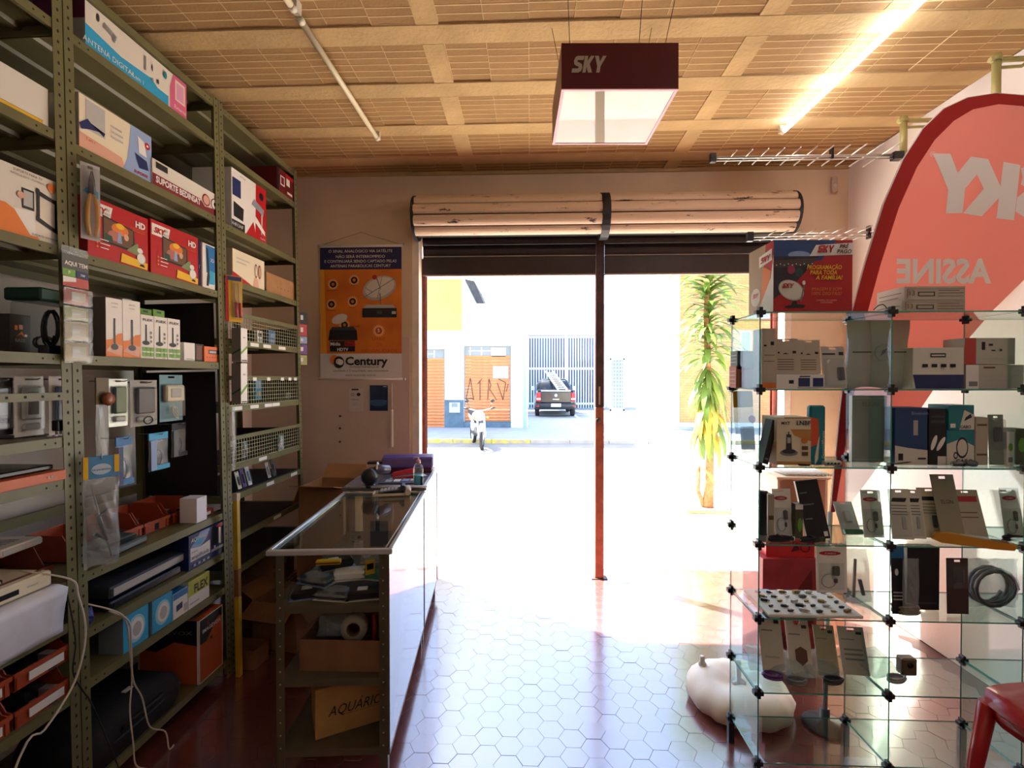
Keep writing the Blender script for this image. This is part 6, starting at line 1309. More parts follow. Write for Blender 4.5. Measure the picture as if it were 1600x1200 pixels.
for c in range(4):
    for y in (.004, YD1 - YD0 - .012): B().box((-.012, -.006, 0), (.012, .014, ZL[6] - .023), cm).build('foot', disp, (XV[c] - ox, y, 0))
L = {k + 1: ZL[k] for k in range(7)}   # shelf heights, 1 = top
def db(name, label, x0, x1, yt, lev, mat, Y=1.93, d=.1, rz=0, cat='box', zoff=0, group=None, tilt=None):
    a, c = P(x0, 600, Y=Y), P(x1, 600, Y=Y); z = L[lev] + .0006 + zoff; h = P((x0 + x1) / 2, yt, Y=Y).z - z
    return carton(name, label, c.x - a.x, d, h, ((a.x + c.x) / 2, Y + d / 2, z), rz, mat, cat, group, tilt=tilt)
def dcard(name, label, x0, x1, yt, lev, card, Y=1.95, cat='blister pack', tilt=-.15, zoff=0, rz=0, **k):
    a, c = P(x0, 600, Y=Y), P(x1, 600, Y=Y); z = L[lev] + .002 + zoff; h = (P((x0 + x1) / 2, yt, Y=Y).z - z) / math.cos(tilt)
    return card_pack(name, label, ((a.x + c.x) / 2, Y, z), rz, c.x - a.x, h, card, cat, tilt=tilt, **k)
TAU = M('taupe_card', '#b8ab99', .6); GTAU = M('grey_card', '#bab6aa', .6)
# ---- top of the display
o = db('satellite_kit_carton', 'red and blue prepaid satellite TV carton on top of the glass display', 1206, 1331, 375, 1, RED, 1.93, .2, R(1.5))
grass = M('stadium_dark', '#2c2236', .5, var=.4, scale=30)
art(o, 'F', [(M('sky_blue', '#2a4a86', .4, var=.3, scale=9), 'p', [(0, .72), (.6, .72), (.8, 1), (0, 1)]), (LBLUE, 'e', .32, .8, .14, .05), (grass, 'p', [(0, .2), (.3, .45), (.58, .78), (.0, .78)]), (M('crowd', '#4a3a3a', .5), 'p', [(0, .62), (.48, .66), (.56, .76), (0, .72)]), (DGRN, 'e', .32, .56, .05, .06), (M('player_red', '#a03050', .5), 'e', .22, .6, .05, .06), (WHT, 'p', [(.45, .78), (1, .8), (1, .96), (.53, .93)]), (LGR, 'e', .22, .32, .17, .13, -.45), (OFFW, 'e', .215, .325, .155, .118, -.45), (GRY, 'p', [(.33, .17), (.35, .17), (.4, .42), (.385, .43)]), (WHT, 'e', .38, .42, .02, .03), (BLK, 'p', [(.14, .08), (.38, .08), (.4, .12), (.3, .13), (.28, .18), (.24, .17), (.22, .12), (.14, .1)])]
    + [(WHT, 'c', .03 + .05 * i, .66 + .015 * (i % 2), .008) for i in range(10)])
txt(o, 'F', [('SKYLOGO', .54, .825, .1, RED, dict(a='l', fit=.22)), ('PRÉ', .88, .885, .05, DRED, ital), ('PAGO', .88, .815, .05, DRED, ital), ('PROGRAMAÇÃO', .63, .6, .055, YEL, dict(sh=.2, b=.02, fit=.44)), ('PARA TODA', .62, .53, .055, YEL, dict(sh=.2, b=.02, fit=.34)), ('A FAMÍLIA!', .69, .46, .055, YEL, dict(sh=.2, b=.02, fit=.34)), ('IMAGEM E SOM', .66, .31, .045, ORG, dict(sh=.2, fit=.38)), ('100% DIGITAIS!', .66, .25, .045, ORG, dict(sh=.2, fit=.38)), ('CONFIRA OS CANAIS', .66, .17, .02, SKIN), ('DISPONÍVEIS', .66, .14, .02, SKIN), ('SKYLOGO', .10, .35, .06, RED, dict(a='l', fit=.15))], lift=.006)
art(o, 'L', [(M('side_tan', '#a89070', .5), 'p', [(0, 0), (.5, .1), (.7, 1), (0, 1)]), (ORG, 'p', [(.5, .2), (.8, .25), (.9, .6), (.6, .7)]), (WHT, 'p', [(.3, 0), (1, 0), (1, .8), (.9, .5)]), (OFFW, 'e', .3, .3, .2, .13), (WHT, 'p', [(.45, .7), (.95, .74), (.95, .9), (.45, .86)])]); txt(o, 'L', [('SKYLOGO', .52, .75, .08, RED, dict(a='l', fit=.4)), ('SKYLOGO', .2, .29, .06, RED, dict(a='l', fit=.24))], lift=.004)
for k, (yt, zo, dx) in enumerate(((468, 0, 0), (447, .048, 3))):
    o = db('tuner_carton', 'flat grey-brown carton with black print, %s of the pair on the display top' % ('lower', 'upper')[k], 1414 + dx - 5, 1507, yt, 1, TAU, 1.93, .15, 0, zoff=zo)
    art(o, 'F', [(BLK, 'r', .22, .3, .5, .62), (TAU, 'r', .24, .36, .48, .56), (BROWN, 'r', .55, .3, .97, .34), (BROWN, 'r', .55, .5, .97, .54), (BROWN, 'r', .55, .68, .9, .72), (BROWN, 'r', .04, .2, .05, .8), (BROWN, 'r', .04, .8, .98, .82)]); txt(o, 'F', [('13', .12, .35, .35, BROWN), ('TRANSMAX', .36, .38, .16, LGR, dict(fit=.22))]); art(o, 'L', [(BROWN, 'r', .1, .25, .8, .3), (BROWN, 'r', .1, .55, .9, .6)])
cable('thin_black_lead', 'thin black lead curling on the display top beside the flat cartons', [P(1365, 484, Y=1.9), P(1372, 478, Y=1.9), P(1380, 476, Y=1.9), P(1386, 482, Y=1.9)], .0018, CBK)
# ---- second level, left cell
for k, (x0, x1, yt, zo, mt) in enumerate(((1150, 1186, 572, 0, M('stack_coral', '#b9705a', .6)), (1152, 1186, 548, .076, M('stack_slate', '#5f747c', .6)))):
    o = db('stacked_carton_pack', ('coral red carton at the left end of the display second level', 'slate grey carton stacked on the coral carton')[k], x0, x1, yt, 2, mt, 2.04, .07, 0, zoff=zo); art(o, 'L', [(LGR, 'r', .1, .2 + .18 * i, .9, .24 + .18 * i) for i in range(4)])
o = db('tall_grey_carton', 'tall taupe carton with small icons at the display edge', 1191, 1212, 513, 2, TAU, 1.90, .08); art(o, 'F', [(BLK, 'r', .1, .7, .3, .73), (BLK, 'r', .6, .72, .85, .78), (ORG, 'r', 0, 0, 1, .1), (BROWN, 'r', .1, .45, .9, .46), (BROWN, 'r', .1, .55, .9, .56)])
o = db('smartwatch_box', 'white and blue box lying under the two brown hang cards', 1213, 1288, 585, 2, WHT, 1.90, .1); art(o, 'F', [(NAVY, 'r', .46, .15, .7, .75), (NAVY, 'r', .76, .15, .98, .75), (BLK, 'r', .26, .35, .36, .6), (LGR, 'r', .44, .0, 1, .12), (BLK, 'r', .48, .82, .7, .9)])
hz_ = P(1250, 585, Y=1.92).z - L[2]
for k, (x0, x1) in enumerate(((1212, 1247), (1248, 1282))):
    o = dcard('hang_card_box', 'brown hang-tab card box with black icons, %s of two' % ('left', 'right')[k], x0, x1, 529 + 2 * k, 2, TAU, 1.94, 'box', tilt=-.08, zoff=hz_, rz=R(-5 + 3 * k)); art(o, 'F', [(BROWN, 'r', .1, .12 + .07 * i, .8, .14 + .07 * i) for i in range(5)] + [(BLK, 'r', .12, .58, .2, .63), (BLK, 'p', [(.3, .56), (.6, .56), (.45, .6)]), (BLK, 'r', .75, .58, .9, .65)]); boxo('box_back', (-.04, .001, 0), (.04, .02, o['dims'][2] * .88), TAU, o)
o = dcard('memory_blister', 'grey blister card with a small dark chip window on the second level', 1287, 1324, 541, 2, GTAU, 1.91, bubble=(.08, .04, .95, .72, .014), inner=[('chip', DGR, .62, .2, .92, .5, .008)]); art(o, 'F', [(BLK, 'r', .05, .8, .6, .84), (BLK, 'r', .75, .79, .95, .87), (WHT, 'p', [(.2, .66), (.4, .7), (.25, .58)])])
t = bag('eco_bag_pack', 'large translucent pack with a leaf emblem on the second level', ((P(1328, 600, Y=1.97).x + P(1424, 600, Y=1.97).x) / 2, 1.985, L[2] + .001), 0, P(1424, 600, Y=1.97).x - P(1328, 600, Y=1.97).x, P(1370, 500, Y=1.97).z - L[2], .03, 81, None, mat=clear_mat('eco_film', '#c9ccc4', .5, .25, '#b9b6a8', .55, 1.4))
h_ = P(1370, 500, Y=1.97).z - L[2]; w_ = P(1424, 600, Y=1.97).x - P(1328, 600, Y=1.97).x
b = B()
for r0, r1, mt in ((.030, .034, GRY),): b.lathe([(r0, 0), (r1, 0), (r1, -.0006), (r0, -.0006), (r0, 0)], mt, 30, (.005, -.022, h_ * .52), 'y')
b.build('ring_print', t); B().add([(-.008, -.0222, h_ * .47), (.008, -.0222, h_ * .5), (.02, -.0222, h_ * .58), (.002, -.0222, h_ * .56)], [(0, 1, 2, 3)], DGR).build('leaf_print', t); B().box((-w_ * .48, -.0221, h_ * .52), (-.04, -.0216, h_ * .535), BLK).box((.045, -.0221, h_ * .52), (w_ * .48, -.0216, h_ * .535), BLK).build('band_print', t)
# ---- second level, right cell
o = db('navy_white_carton', 'white carton with a navy lower band on the second level', 1426, 1506, 543, 2, OFFW, 1.93, .12); art(o, 'F', [(NAVY, 'p', [(.06, 0), (1, 0), (1, .34), (.0, .34)]), (BLK, 'r', .34, .76, .64, .86), (OFFW, 'r', .36, .79, .62, .83)] + [(BLK, 'r', .18 + .18 * i, .52, .29 + .18 * i, .6) for i in range(4)])
o = db('long_grey_box', 'long pale box with fine print on the second level', 1509, 1600, 570, 2, GTAU, 1.93, .1); art(o, 'F', [(WHT, 'r', 0, 0, .22, 1), (GRY, 'r', .05, .1, .2, .3), (BROWN, 'r', .3, .85, .5, .92), (LGR, 'r', .3, .5, .9, .53), (LGR, 'r', .3, .3, .8, .33)])
hz_ = P(1550, 570, Y=1.93).z - L[2]
o = db('red_end_box', 'pale box with a red end stacked on the long pale box', 1507, 1586, 528, 2, GTAU, 1.93, .1, zoff=hz_ + .001); art(o, 'F', [(M('end_red', '#c0443c', .5), 'r', 0, 0, .22, 1), (BLK, 'r', .33, .55, .4, .85), (BLK, 'r', .47, .7, .55, .78), (BLK, 'r', .52, .5, .6, .55), (BLK, 'r', .68, .5, .73, .58), (LGR, 'r', .3, .2, .9, .24)])
# ---- third level, left cell
t = bag('phone_skin_bag', 'yellow topped clear bag with a black holder at the left end of the third level', (P(1168, 660, Y=2.05).x, 2.06, L[3] + .002), R(12), .09, P(1165, 612, Y=2.0).z - L[3], .03, 82, M('bag_yellow', '#d8a820', .5), .07, tilt=-.1)
B().box((-.03, -.02, .02), (.035, -.008, .13), BPL).build('holder', t, bevel=.006); B().lathe([(0, -.013), (.016, -.013), (.016, -.012), (0, -.012)], M('red_dot', '#c83a40', .5), 16, (.015, -.018, .16), 'y').build('red_sticker', t)
o = db('black_leaning_box', 'slim black box leaning beside the yellow topped bag', 1192, 1201, 655, 3, BLK, 1.92, .06, tilt=(0, .22)); art(o, 'F', [(GRY, 'r', .2, .1, .8, .14)])
o = db('cordless_phone_box', 'cream carton printed with a grey cordless phone on the third level', 1214, 1268, 652, 3, CRM, 1.90, .12); art(o, 'F', [(M('box_tan', '#c08a50', .5), 'p', [(.5, .62), (1, .5), (1, 1), (.2, 1)]), (CRM, 'r', .12, .75, .98, .97), (M('box_tan'), 'r', 0, .02, 1, .08), (DGR, 'p', [(.26, .3), (.44, .3), (.42, .64), (.28, .64)]), (LGR, 'r', .3, .46, .4, .58), (GRY, 'e', .35, .26, .26, .07), (DGR, 'e', .35, .29, .2, .05), (ORG, 'c', .8, .52, .07), (BROWN, 'r', .72, .32, .9, .4), (BROWN, 'r', .72, .2, .9, .28), (BLK, 'r', .32, .63, .35, .7)]); txt(o, 'F', [('MXT', .24, .85, .06, BLK, bold), ('LNBF', .76, .84, .09, BLK, bold)], lift=.005); art(o, 'L', [(SKIN, 'p', [(0, 0), (1, 0), (1, .5), (.5, .4), (0, .6)]), (LGR, 'r', .3, .7, .8, .72)])
t = thing('dehumidifier_box', 'tall teal and orange rounded pack beside the phone carton', 'pack', (P(1280, 600, Y=1.90).x, 1.92, L[3] + .0006)); h_ = P(1280, 634, Y=1.9).z - L[3]; w_ = P(1292, 600, Y=1.9).x - P(1267, 600, Y=1.9).x; t['dims'] = (w_, .03, h_)
B().box((-w_/2, -.015, 0), (w_/2, .015, h_), TEAL).build('pack_body', t, bevel=.007); art(t, 'F', [(M('pack_orange', '#d8502c', .5), 'p', [(0, .3), (.45, .35), (.55, .5), (.5, .78), (0, .8)]), (OFFW, 'p', [(.3, .0), (.5, .1), (.6, .5), (.5, .42), (.3, .15)])]); txt(t, 'F', [('Desumidificante', .9, .12, .05, WHT, dict(a='l', rot=HP))])
o = db('folder_pack', 'grey translucent folder pack with a faint name on the third level', 1332, 1386, 618, 3, M('pad_grey', '#9aa39c', .4), 1.98, .02); art(o, 'F', [(LGR, 'r', .03, .03, .97, .97), (M('pad_grey'), 'r', .05, .05, .95, .95)]); txt(o, 'F', [('ELGIN', .5, .84, .06, GRY, dict(fit=.46))], lift=.005)
t = thing('small_remote', 'small grey remote lying at the front of the third level', 'remote', (P(1302, 718, Y=1.89).x, 1.90, L[3] + .001), 0); B().box((-.035, -.012, 0), (.035, .012, .018), LGR).build('case', t, bevel=.005)
for k in range(4): B().lathe([(0, 0), (.004, 0), (.004, -.0015), (0, -.0015)], BPL, 8, (-.02 + k * .013, -.012, .009), 'y').build('button', t)
b = coil(B(), (0, 0, .004), .02, 2, CBK, .0018, 'z'); o = b.build('coiled_lead', None, (P(1255, 722, Y=1.89).x, 1.885, L[3])); tag(o, 'tiny coiled black lead before the phone carton', 'cable')
# ---- third level, right cell
o = db('blue_white_carton', 'dark blue carton with white base on the third level', 1399, 1450, 637, 3, M('carton_blue', '#1c3f72', .45), 1.92, .1); art(o, 'F', [(OFFW, 'p', [(0, 0), (1, 0), (1, .26), (.4, .3), (0, .34)]), (LGR, 'r', .56, .52, .7, .78), (BLK, 'r', .1, .08, .25, .2), (BLK, 'r', .7, .1, .95, .13)]); txt(o, 'F', [('Bluetooth', .75, .88, .05, LBLUE)])
o = db('earbud_box', 'black box printed with white earbuds on the third level', 1452, 1479, 639, 3, BLK, 1.92, .08); art(o, 'F', [(WHT, 'e', .3, .4, .13, .14, -.3), (WHT, 'e', .7, .38, .13, .14, -.5), (DGR, 'r', .1, .75, .9, .8), (DGR, 'r', .1, .85, .9, .88), (OFFW, 'r', .5, 0, 1, .16)])
for k, (yt, zo) in enumerate(((672, 0), (633, P(1500, 672, Y=1.92).z - L[3] + .001))):
    o = db('ring_light_box', 'teal and white box printed with a looped lead, %s of two' % ('lower', 'upper')[k], 1480, 1523, yt, 3, TEAL, 1.92, .09, zoff=zo, rz=0 if k == 0 else R(5)); art(o, 'F', [(OFFW, 'p', [(0, 0), (1, 0), (1, .55), (.5, .75), (0, .6)] if k == 0 else [(.4, 0), (1, 0), (1, .6), (.6, .8)]), (BLK, 'e', .56, .5, .22, .3), (OFFW, 'e', .56, .5, .18, .24), (BLK, 'e', .32, .28, .08, .1), (OFFW, 'e', .32, .28, .05, .06)] if k == 0 else [(OFFW, 'p', [(.4, 0), (1, 0), (1, .6), (.6, .8)]), (BLK, 'p', [(.6, .35), (.9, .5), (.85, .65), (.65, .5)]), (WHT, 'r', .05, .08, .25, .25)]); txt(o, 'F', [('CABO', .62, .06, .12, BLK, bold)], lift=.004)
o = db('brown_slim_box', 'slim brown box with faint print on the third level', 1525, 1545, 652, 3, TAU, 1.93, .06); art(o, 'F', [(BROWN, 'r', .1, .82, .9, .86), (BROWN, 'r', .1, .2, .9, .24)])
o = dcard('green_grey_pack', 'grey-green clear pack with a dark gadget on the third level', 1547, 1571, 648, 3, M('greengrey', '#7f8c80', .5), 1.93, tilt=-.05, bubble=(.05, .3, .95, .92, .02), inner=[('gadget', DGR, .2, .45, .8, .75, .014)])
o = db('white_lime_box', 'small white box with a lime dot on the third level', 1574, 1586, 675, 3, WHT, 1.92, .05); art(o, 'F', [(GRN, 'e', .5, .55, .3, .12), (GRY, 'r', .2, .1, .8, .25)])
o = db('olive_box', 'dark olive box at the picture edge on the third level', 1588, 1608, 670, 3, M('olive_box', '#4c4c34', .5), 1.94, .06); art(o, 'F', [(GRN, 'e', .5, .55, .3, .2)])
t = thing('metal_torch', 'small grey metal torch lying on the third level', 'torch', (P(1508, 724, Y=1.89).x, 1.895, L[3] + .011), R(5)); B().lathe([(0, -.045), (.009, -.045), (.009, .02), (.012, .03), (.012, .045), (0, .045)], M('torch', '#6c7074', .35, .6), 14, axis='x').build('barrel', t); B().lathe([(.0092, -.01), (.0098, -.01), (.0098, .005), (.0092, .005)], BPL, 14, axis='x').build('grip_band', t)
cable('dark_lead', 'dark lead lying along the third level before the cartons', [P(1392, 726, Y=1.9), P(1420, 722, Y=1.92), P(1460, 720, Y=1.93), P(1490, 716, Y=1.96)], .002, CBK)
# ---- fourth level
t = thing('black_flashlight', 'black flashlight standing at the left end of the fourth level', 'flashlight', (P(1194, 600, Y=1.89).x, 1.90, L[4] + .0006)); h_ = P(1194, 768, Y=1.89).z - L[4]
B().lathe([(0, 0), (.017, 0), (.018, .004), (.018, .025)], M('torch_grey', '#8a8c8c', .4), 18).build('lens_ring', t); B().lathe([(.018, .025), (.016, .03), (.016, h_ - .01), (.0185, h_ - .008), (.0185, h_), (0, h_)], M('torch_black', '#1a1c26', .35), 18).build('body', t)
o = db('taupe_slim_box', 'slim taupe box behind the black flashlight', 1201, 1211, 773, 4, TAU, 1.95, .05); art(o, 'F', [(BROWN, 'r', .1, .4, .9, .5)])
def cabo(label, x0, x1, yt, lev, Y=1.95, tilt=-.15, zoff=0, rz=0):
    o = dcard('cable_card', label, x0, x1, yt, lev, M('bright_card', '#f4f2ec', .5), Y, 'cable pack', tilt=tilt, zoff=zoff, rz=rz, bubble=(.08, .05, .92, .6, .012), inner=[('plug', DGR, .5, .35, .75, .55, .01), ('tip', DGR, .55, .2, .68, .3, .008)])
    w, _, h = o['dims']; B().tube([(-.12 * w + .24 * w * math.cos(a * .5), -.006, .25 * h + .14 * h * math.sin(a * .5)) for a in range(13)], .0018, LGR, 5).build('cable', o)
    art(o, 'F', [(M('cabo_red', '#b8283c', .5), 'e', .45, .80, .36, .045)]); txt(o, 'F', [('CABO', .45, .785, .035, WHT, dict(fit=.36)), ('KinGo', .2, .93, .03, GRY), ('Recarregador', .45, .725, .018, M('cabo_red'))], lift=.004); return o
cabo('white cable card with red oval near the black flashlight', 1212, 1241, 766, 4)
o = db('small_olive_bottle', 'little black and olive bottle pack between cable card and black box', 1244, 1256, 788, 4, M('olive_box'), 1.93, .03); art(o, 'F', [(WHT, 'r', 0, .85, 1, 1), (GRN, 'e', .6, .4, .3, .2)])
o = db('black_tablet_box', 'flat black box leaning back on the fourth level', 1264, 1300, 752, 4, BLK, 1.92, .012, tilt=(-.2, -.12)); art(o, 'F', [(WHT, 'r', .75, .04, .92, .12), (GRY, 'r', .08, .78, .4, .8), (GRY, 'r', .08, .58, .6, .6), (GRY, 'r', .08, .34, .4, .36)]); art(o, 'L', [(WHT, 'r', 0, 0, 1, 1)])
def bundle(name, label, x, y, lev, Y, s, seed, mat=CBK):
    t = thing(name, label, 'cable', (P(x, 600, Y=Y).x, Y, L[lev] + .001), R(8)); b = coil(B(), (0, 0, .012), s, 4, mat, .0028, 'z', seed, .35); b.build('cable', t); B().box((s * .6, -.008, .002), (s * 1.25, .008, .016), BPL).build('plug', t, bevel=.003); boxo('tie', (-.004, -s * .4, .004), (.004, s * .4, .024), BPL, t)
bundle('cable_bundle', 'black cable bundle with thick plug at the front of the fourth level', 1220, 828, 4, 1.89, .045, 1); bundle('cable_bundle', 'folded black cable before the flat black box', 1270, 833, 4, 1.885, .042, 2)
o = dcard('green_base_card', 'clear pack with a green base strip on the fourth level', 1318, 1348, 790, 4, M('pale_film', '#b8bcb4', .4), 1.98, tilt=-.5, bubble=(.1, .2, .9, .9, .02), inner=[('gadget', LGR, .3, .35, .7, .7, .012)]); boxo('base_strip', (-.035, -.02, .0), (.035, -.004, .018), M('strip_green', '#2f6a4a', .5), o)
cabo('white cable card with red oval left of the centre glass divider', 1352, 1384, 768, 4)
for k, (x0, x1, yt, mt, lb) in enumerate(((1397, 1430, 767, OFFW, 'white hang pack with a black band right of the glass divider'), (1424, 1449, 768, OFFW, 'narrow white hang pack with a black band'), (1443, 1480, 765, M('pack_cream', '#c8bd98', .5), 'cream hang pack with a black slot band'))):
    o = dcard('accessory_card', lb, x0, x1, yt, 4, mt, 1.93 + .012 * k, tilt=-.18, rz=R(-4), bubble=(.06, .05, .94, .55, .008), inner=[('goods', DGR if k == 2 else LGR, .5, .2, .7, .45, .006)]); art(o, 'F', [(BLK, 'p', [(.1, .74), (.75, .74), (.85, .82), (.2, .82)])] + [(GRY, 'r', .1, .66 - .06 * i, .8, .68 - .06 * i) for i in range(4)])
o = dcard('tall_grey_card', 'tall olive-grey card with a notched top on the fourth level', 1474, 1512, 746, 4, M('card_olive', '#938f7a', .5), 1.92, tilt=-.25); txt(o, 'F', [('ELGIN', .5, .55, .06, BLK, dict(fit=.5))], lift=.003)
o = dcard('red_band_card', 'taupe card with a red band leaning behind the orange multimeter', 1506, 1547, 770, 4, TAU, 1.97, tilt=-.3); art(o, 'F', [(M('cabo_red'), 'r', .0, .74, .9, .86), (BROWN, 'r', .1, .5, .8, .52), (BROWN, 'r', .1, .4, .8, .42)])
t = thing('digital_multimeter', 'orange bodied tester lying across the front of the fourth level', 'meter', (P(1522, 600, Y=1.88).x, 1.885, L[4] + .002), R(-28)); b = B(); loft(b, [(-.02, [(-.115, .01), (-.09, .0), (.06, .0), (.11, .004), (.115, .02), (.06, .022), (-.06, .032), (-.1, .03)]), (.02, [(-.115, .01), (-.09, .0), (.06, .0), (.11, .004), (.115, .02), (.06, .022), (-.06, .032), (-.1, .03)])], M('tester_orange', '#d8922c', .4), False); b.build('shell', t, bevel=.004); B().box((-.03, -.016, .026), (.05, .016, .031), LGR).build('display', t, bevel=.001); B().box((.055, -.016, .022), (.1, .016, .026), BROWN).build('keypad', t, bevel=.001)
cabo('white cable card with red oval at the picture edge', 1573, 1604, 765, 4)
bundle('cable_bundle', 'looped black cable at the right end of the fourth level', 1585, 815, 4, 1.93, .04, 4)
# ---- fifth level
t = thing('connector_tray', 'white foam tray of small connectors on the fifth level', 'tray', ((P(1190, 600, Y=1.9).x + P(1345, 600, Y=1.9).x) / 2 + .005, 1.975, L[5] + .0008)); w_ = P(1340, 600, Y=1.88).x - P(1192, 600, Y=1.88).x
B().box((-w_/2, -.11, 0), (w_/2, .11, .012), M('foam', '#d8d6cc', .7)).build('foam_board', t, bevel=.003)
rn = random.Random(9)
for k in range(30):
    i, j = k % 6, k // 6; x, y = -w_/2 + .04 + i * (w_ - .08) / 5 + rn.uniform(-.006, .006), -.085 + j * .042 + rn.uniform(-.005, .005); s = rn.uniform(.008, .014)
    B().box((-s, -s * .5, 0), (s, s * .5, s * .9), rn.choice((BPL, DGR, M('brass', '#8a7444', .4, .6), SILV))).box((s, -s * .25, s * .2), (s * 1.6, s * .25, s * .7), MET).build('connector', t, (x, y, .0122), rn.uniform(-.5, .5), bevel=.0015)
cabo('large white cable card with red oval hanging at the front of the fifth level', 1278, 1326, 850, 5, Y=1.895, tilt=-.04, zoff=.085)
t = bag('antenna_parts_bag', 'clear bag with brown parts behind the large cable card', (P(1345, 600, Y=2.0).x, 2.0, L[5] + .002), 0, .1, .21, .03, 90, None, tilt=-.15, inner=[('rod', BROWN, [(-.02, 0, .02), (.0, 0, .17)], .006), ('clip', DGR, [(.02, 0, .03), (.01, 0, .09)], .008)])
o = dcard('blue_tag_pack', 'black pack with a blue top tag right of the glass divider', 1397, 1418, 852, 5, BLK, 1.91, tilt=-.05); art(o, 'F', [(BLUE, 'r', 0, .8, 1, 1), (WHT, 'e', .4, .6, .14, .05)] + [(LGR, 'r', .1, .2 + .05 * i, .8, .22 + .05 * i) for i in range(3)])
b = pillow(.06, .22, .03, 91, clearp); o = b.build('clear_sleeve', None, (P(1424, 600, Y=1.9).x, 1.895, L[5] + .002)); tag(o, 'empty clear sleeve before the tall black box', 'bag')
o = db('tall_black_box', 'tall plain black box on the fifth level', 1420, 1471, 856, 5, BLK, 1.95, .05); art(o, 'F', [(DGR, 'r', .1, .1, .9, .13)])
o = dcard('brown_earphone_pack', 'dark brown pack with looped earphones on the fifth level', 1483, 1517, 873, 5, M('choc', '#40302e', .45), 1.92, tilt=-.03, bubble=(.08, .45, .92, .9, .016), inner=[('earphones', BPL, .25, .55, .75, .8, .012)])
t = thing('cable_coil_bag', 'bagged coil of grey cable at the right end of the fifth level', 'cable', (P(1560, 600, Y=1.97).x, 1.99, L[5] + .002)); b = coil(B(), (0, 0, .08), .075, 6, M('coil_grey', '#5c5c60', .5), .006, 'y', 3, .95); b.build('coil', t); pillow(.2, .19, .07, 92, clearp).build('film', t)
b = coil(B(), (0, 0, .0), .045, 4, M('coil_tan', '#8a7048', .5), .005, 'z', 5, .6); o = b.build('tan_cable_coil', None, (P(1412, 600, Y=1.92).x + .02, 1.93, L[5] + .014)); tag(o, 'small tan cable coil at the front of the fifth level', 'cable')
# ---- sixth level
for k, (x0, x1, yt, mt, lb) in enumerate(((1196, 1231, 972, M('card_beige', '#d6cebe', .55), 'beige hang card with small print at the left of the sixth level'), (1239, 1275, 980, M('card_beige'), 'beige hang card with a brown hexagon on the sixth level'), (1283, 1315, 988, M('card_sage', '#a8a684', .55), 'sage green hang card on the sixth level'), (1322, 1362, 990, GTAU, 'grey striped hang card beside the glass divider on the sixth level'))):
    o = dcard('hang_card', lb, x0, x1, yt, 6, mt, 1.95 + .01 * k, tilt=-.32, rz=R(-6)); art(o, 'F', [(RED, 'r', .4, .9, .55, .93), (BLK, 'r', .68, .84, .9, .9), (GRY, 'r', .1, .72, .6, .74)] + ([(BROWN, 'p', [(.3, .28), (.55, .18), (.8, .28), (.8, .46), (.55, .52), (.3, .46)])] if k == 1 else [(GRY, 'r', .15, .5 - .1 * i, .85, .54 - .1 * i) for i in range(3)] if k == 3 else [(LGR, 'r', .15, .3, .8, .33)]))
for k, (x, y, s, lb) in enumerate(((1210, 1.93, 94, 'crumpled clear bag with a purple cable on the sixth level'), (1248, 1.90, 95, 'clear bag with a grey cable before the hexagon card'), (1305, 1.91, 96, 'clear bag with a dark looped cable on the sixth level'), (1405, 1.93, 97, 'clear bag of silver plugs right of the glass divider'))):
    t = thing('cable_bag', lb, 'bag', (P(x, 600, Y=y).x, y, L[6] + .004), R(10 * k - 12)); pillow(.15, .12, .04, s, clearp).build('film', t, (0, .03, .012), (-1.15, 0, 0)); b = coil(B(), (0, .0, .02), .035, 3, (PURP, GRY, DGR, SILV)[k], .004, 'z', k, .6); b.build('cable', t)
t = thing('oval_speaker', 'dark clip-on gadget lying right of the divider on the sixth level', 'gadget', (P(1420, 600, Y=2.0).x, 2.0, L[6] + .001)); B().box((-.03, -.02, 0), (.03, .02, .07), M('gadget_tan', '#6a5a44', .5)).build('case', t, bevel=.006); B().lathe([(0, 0), (.012, 0), (.012, -.003), (0, -.003)], BPL, 14, (0, -.02, .045), 'y').build('dial', t)
# ---- behind the display: cartons on the floor, stool with corrugated sheet
redc = M('carton_red', '#a8343c', .5, var=.25, scale=9)
a, c = P(1192, 900, Y=2.62), P(1280, 900, Y=2.62)
o = carton('red_floor_carton', 'faded red carton with dark print on the floor behind the display', c.x - a.x, .22, .60, ((a.x + c.x) / 2, 2.75, .0012), R(3), redc, 'cardboard box'); art(o, 'F', [(DRED, 'p', [(.55, .5), (.95, .35), (.9, .9), (.6, .7)]), (DRED, 'r', .05, .62, .5, .64), (BLK, 'r', .1, .45, .45, .47)]); txt(o, 'F', [('SKYLOGO', .1, .2, .14, DRED, dict(a='l', fit=.6))], lift=.004)
o = carton('red_top_carton', 'bright red carton with dark drawings stacked on the faded red carton', c.x - a.x - .04, .18, .13, ((a.x + c.x) / 2 + .02, 2.75, .6024), R(-2), M('carton_red2', '#c8282c', .45), 'cardboard box'); art(o, 'F', [(DRED, 'p', [(.5, .2), (.7, .3), (.62, .6)]), (DRED, 'c', .8, .4, .2), (M('carton_red2'), 'c', .8, .4, .14)])
a, c = P(1212, 800, Y=3.1), P(1290, 800, Y=3.1); zt_ = P(1250, 748, Y=3.1).z
t = thing('cream_cabinet', 'cream cabinet with an open shelf standing behind the red cartons', 'cabinet', ((a.x + c.x) / 2, 3.2, 0)); w_ = c.x - a.x
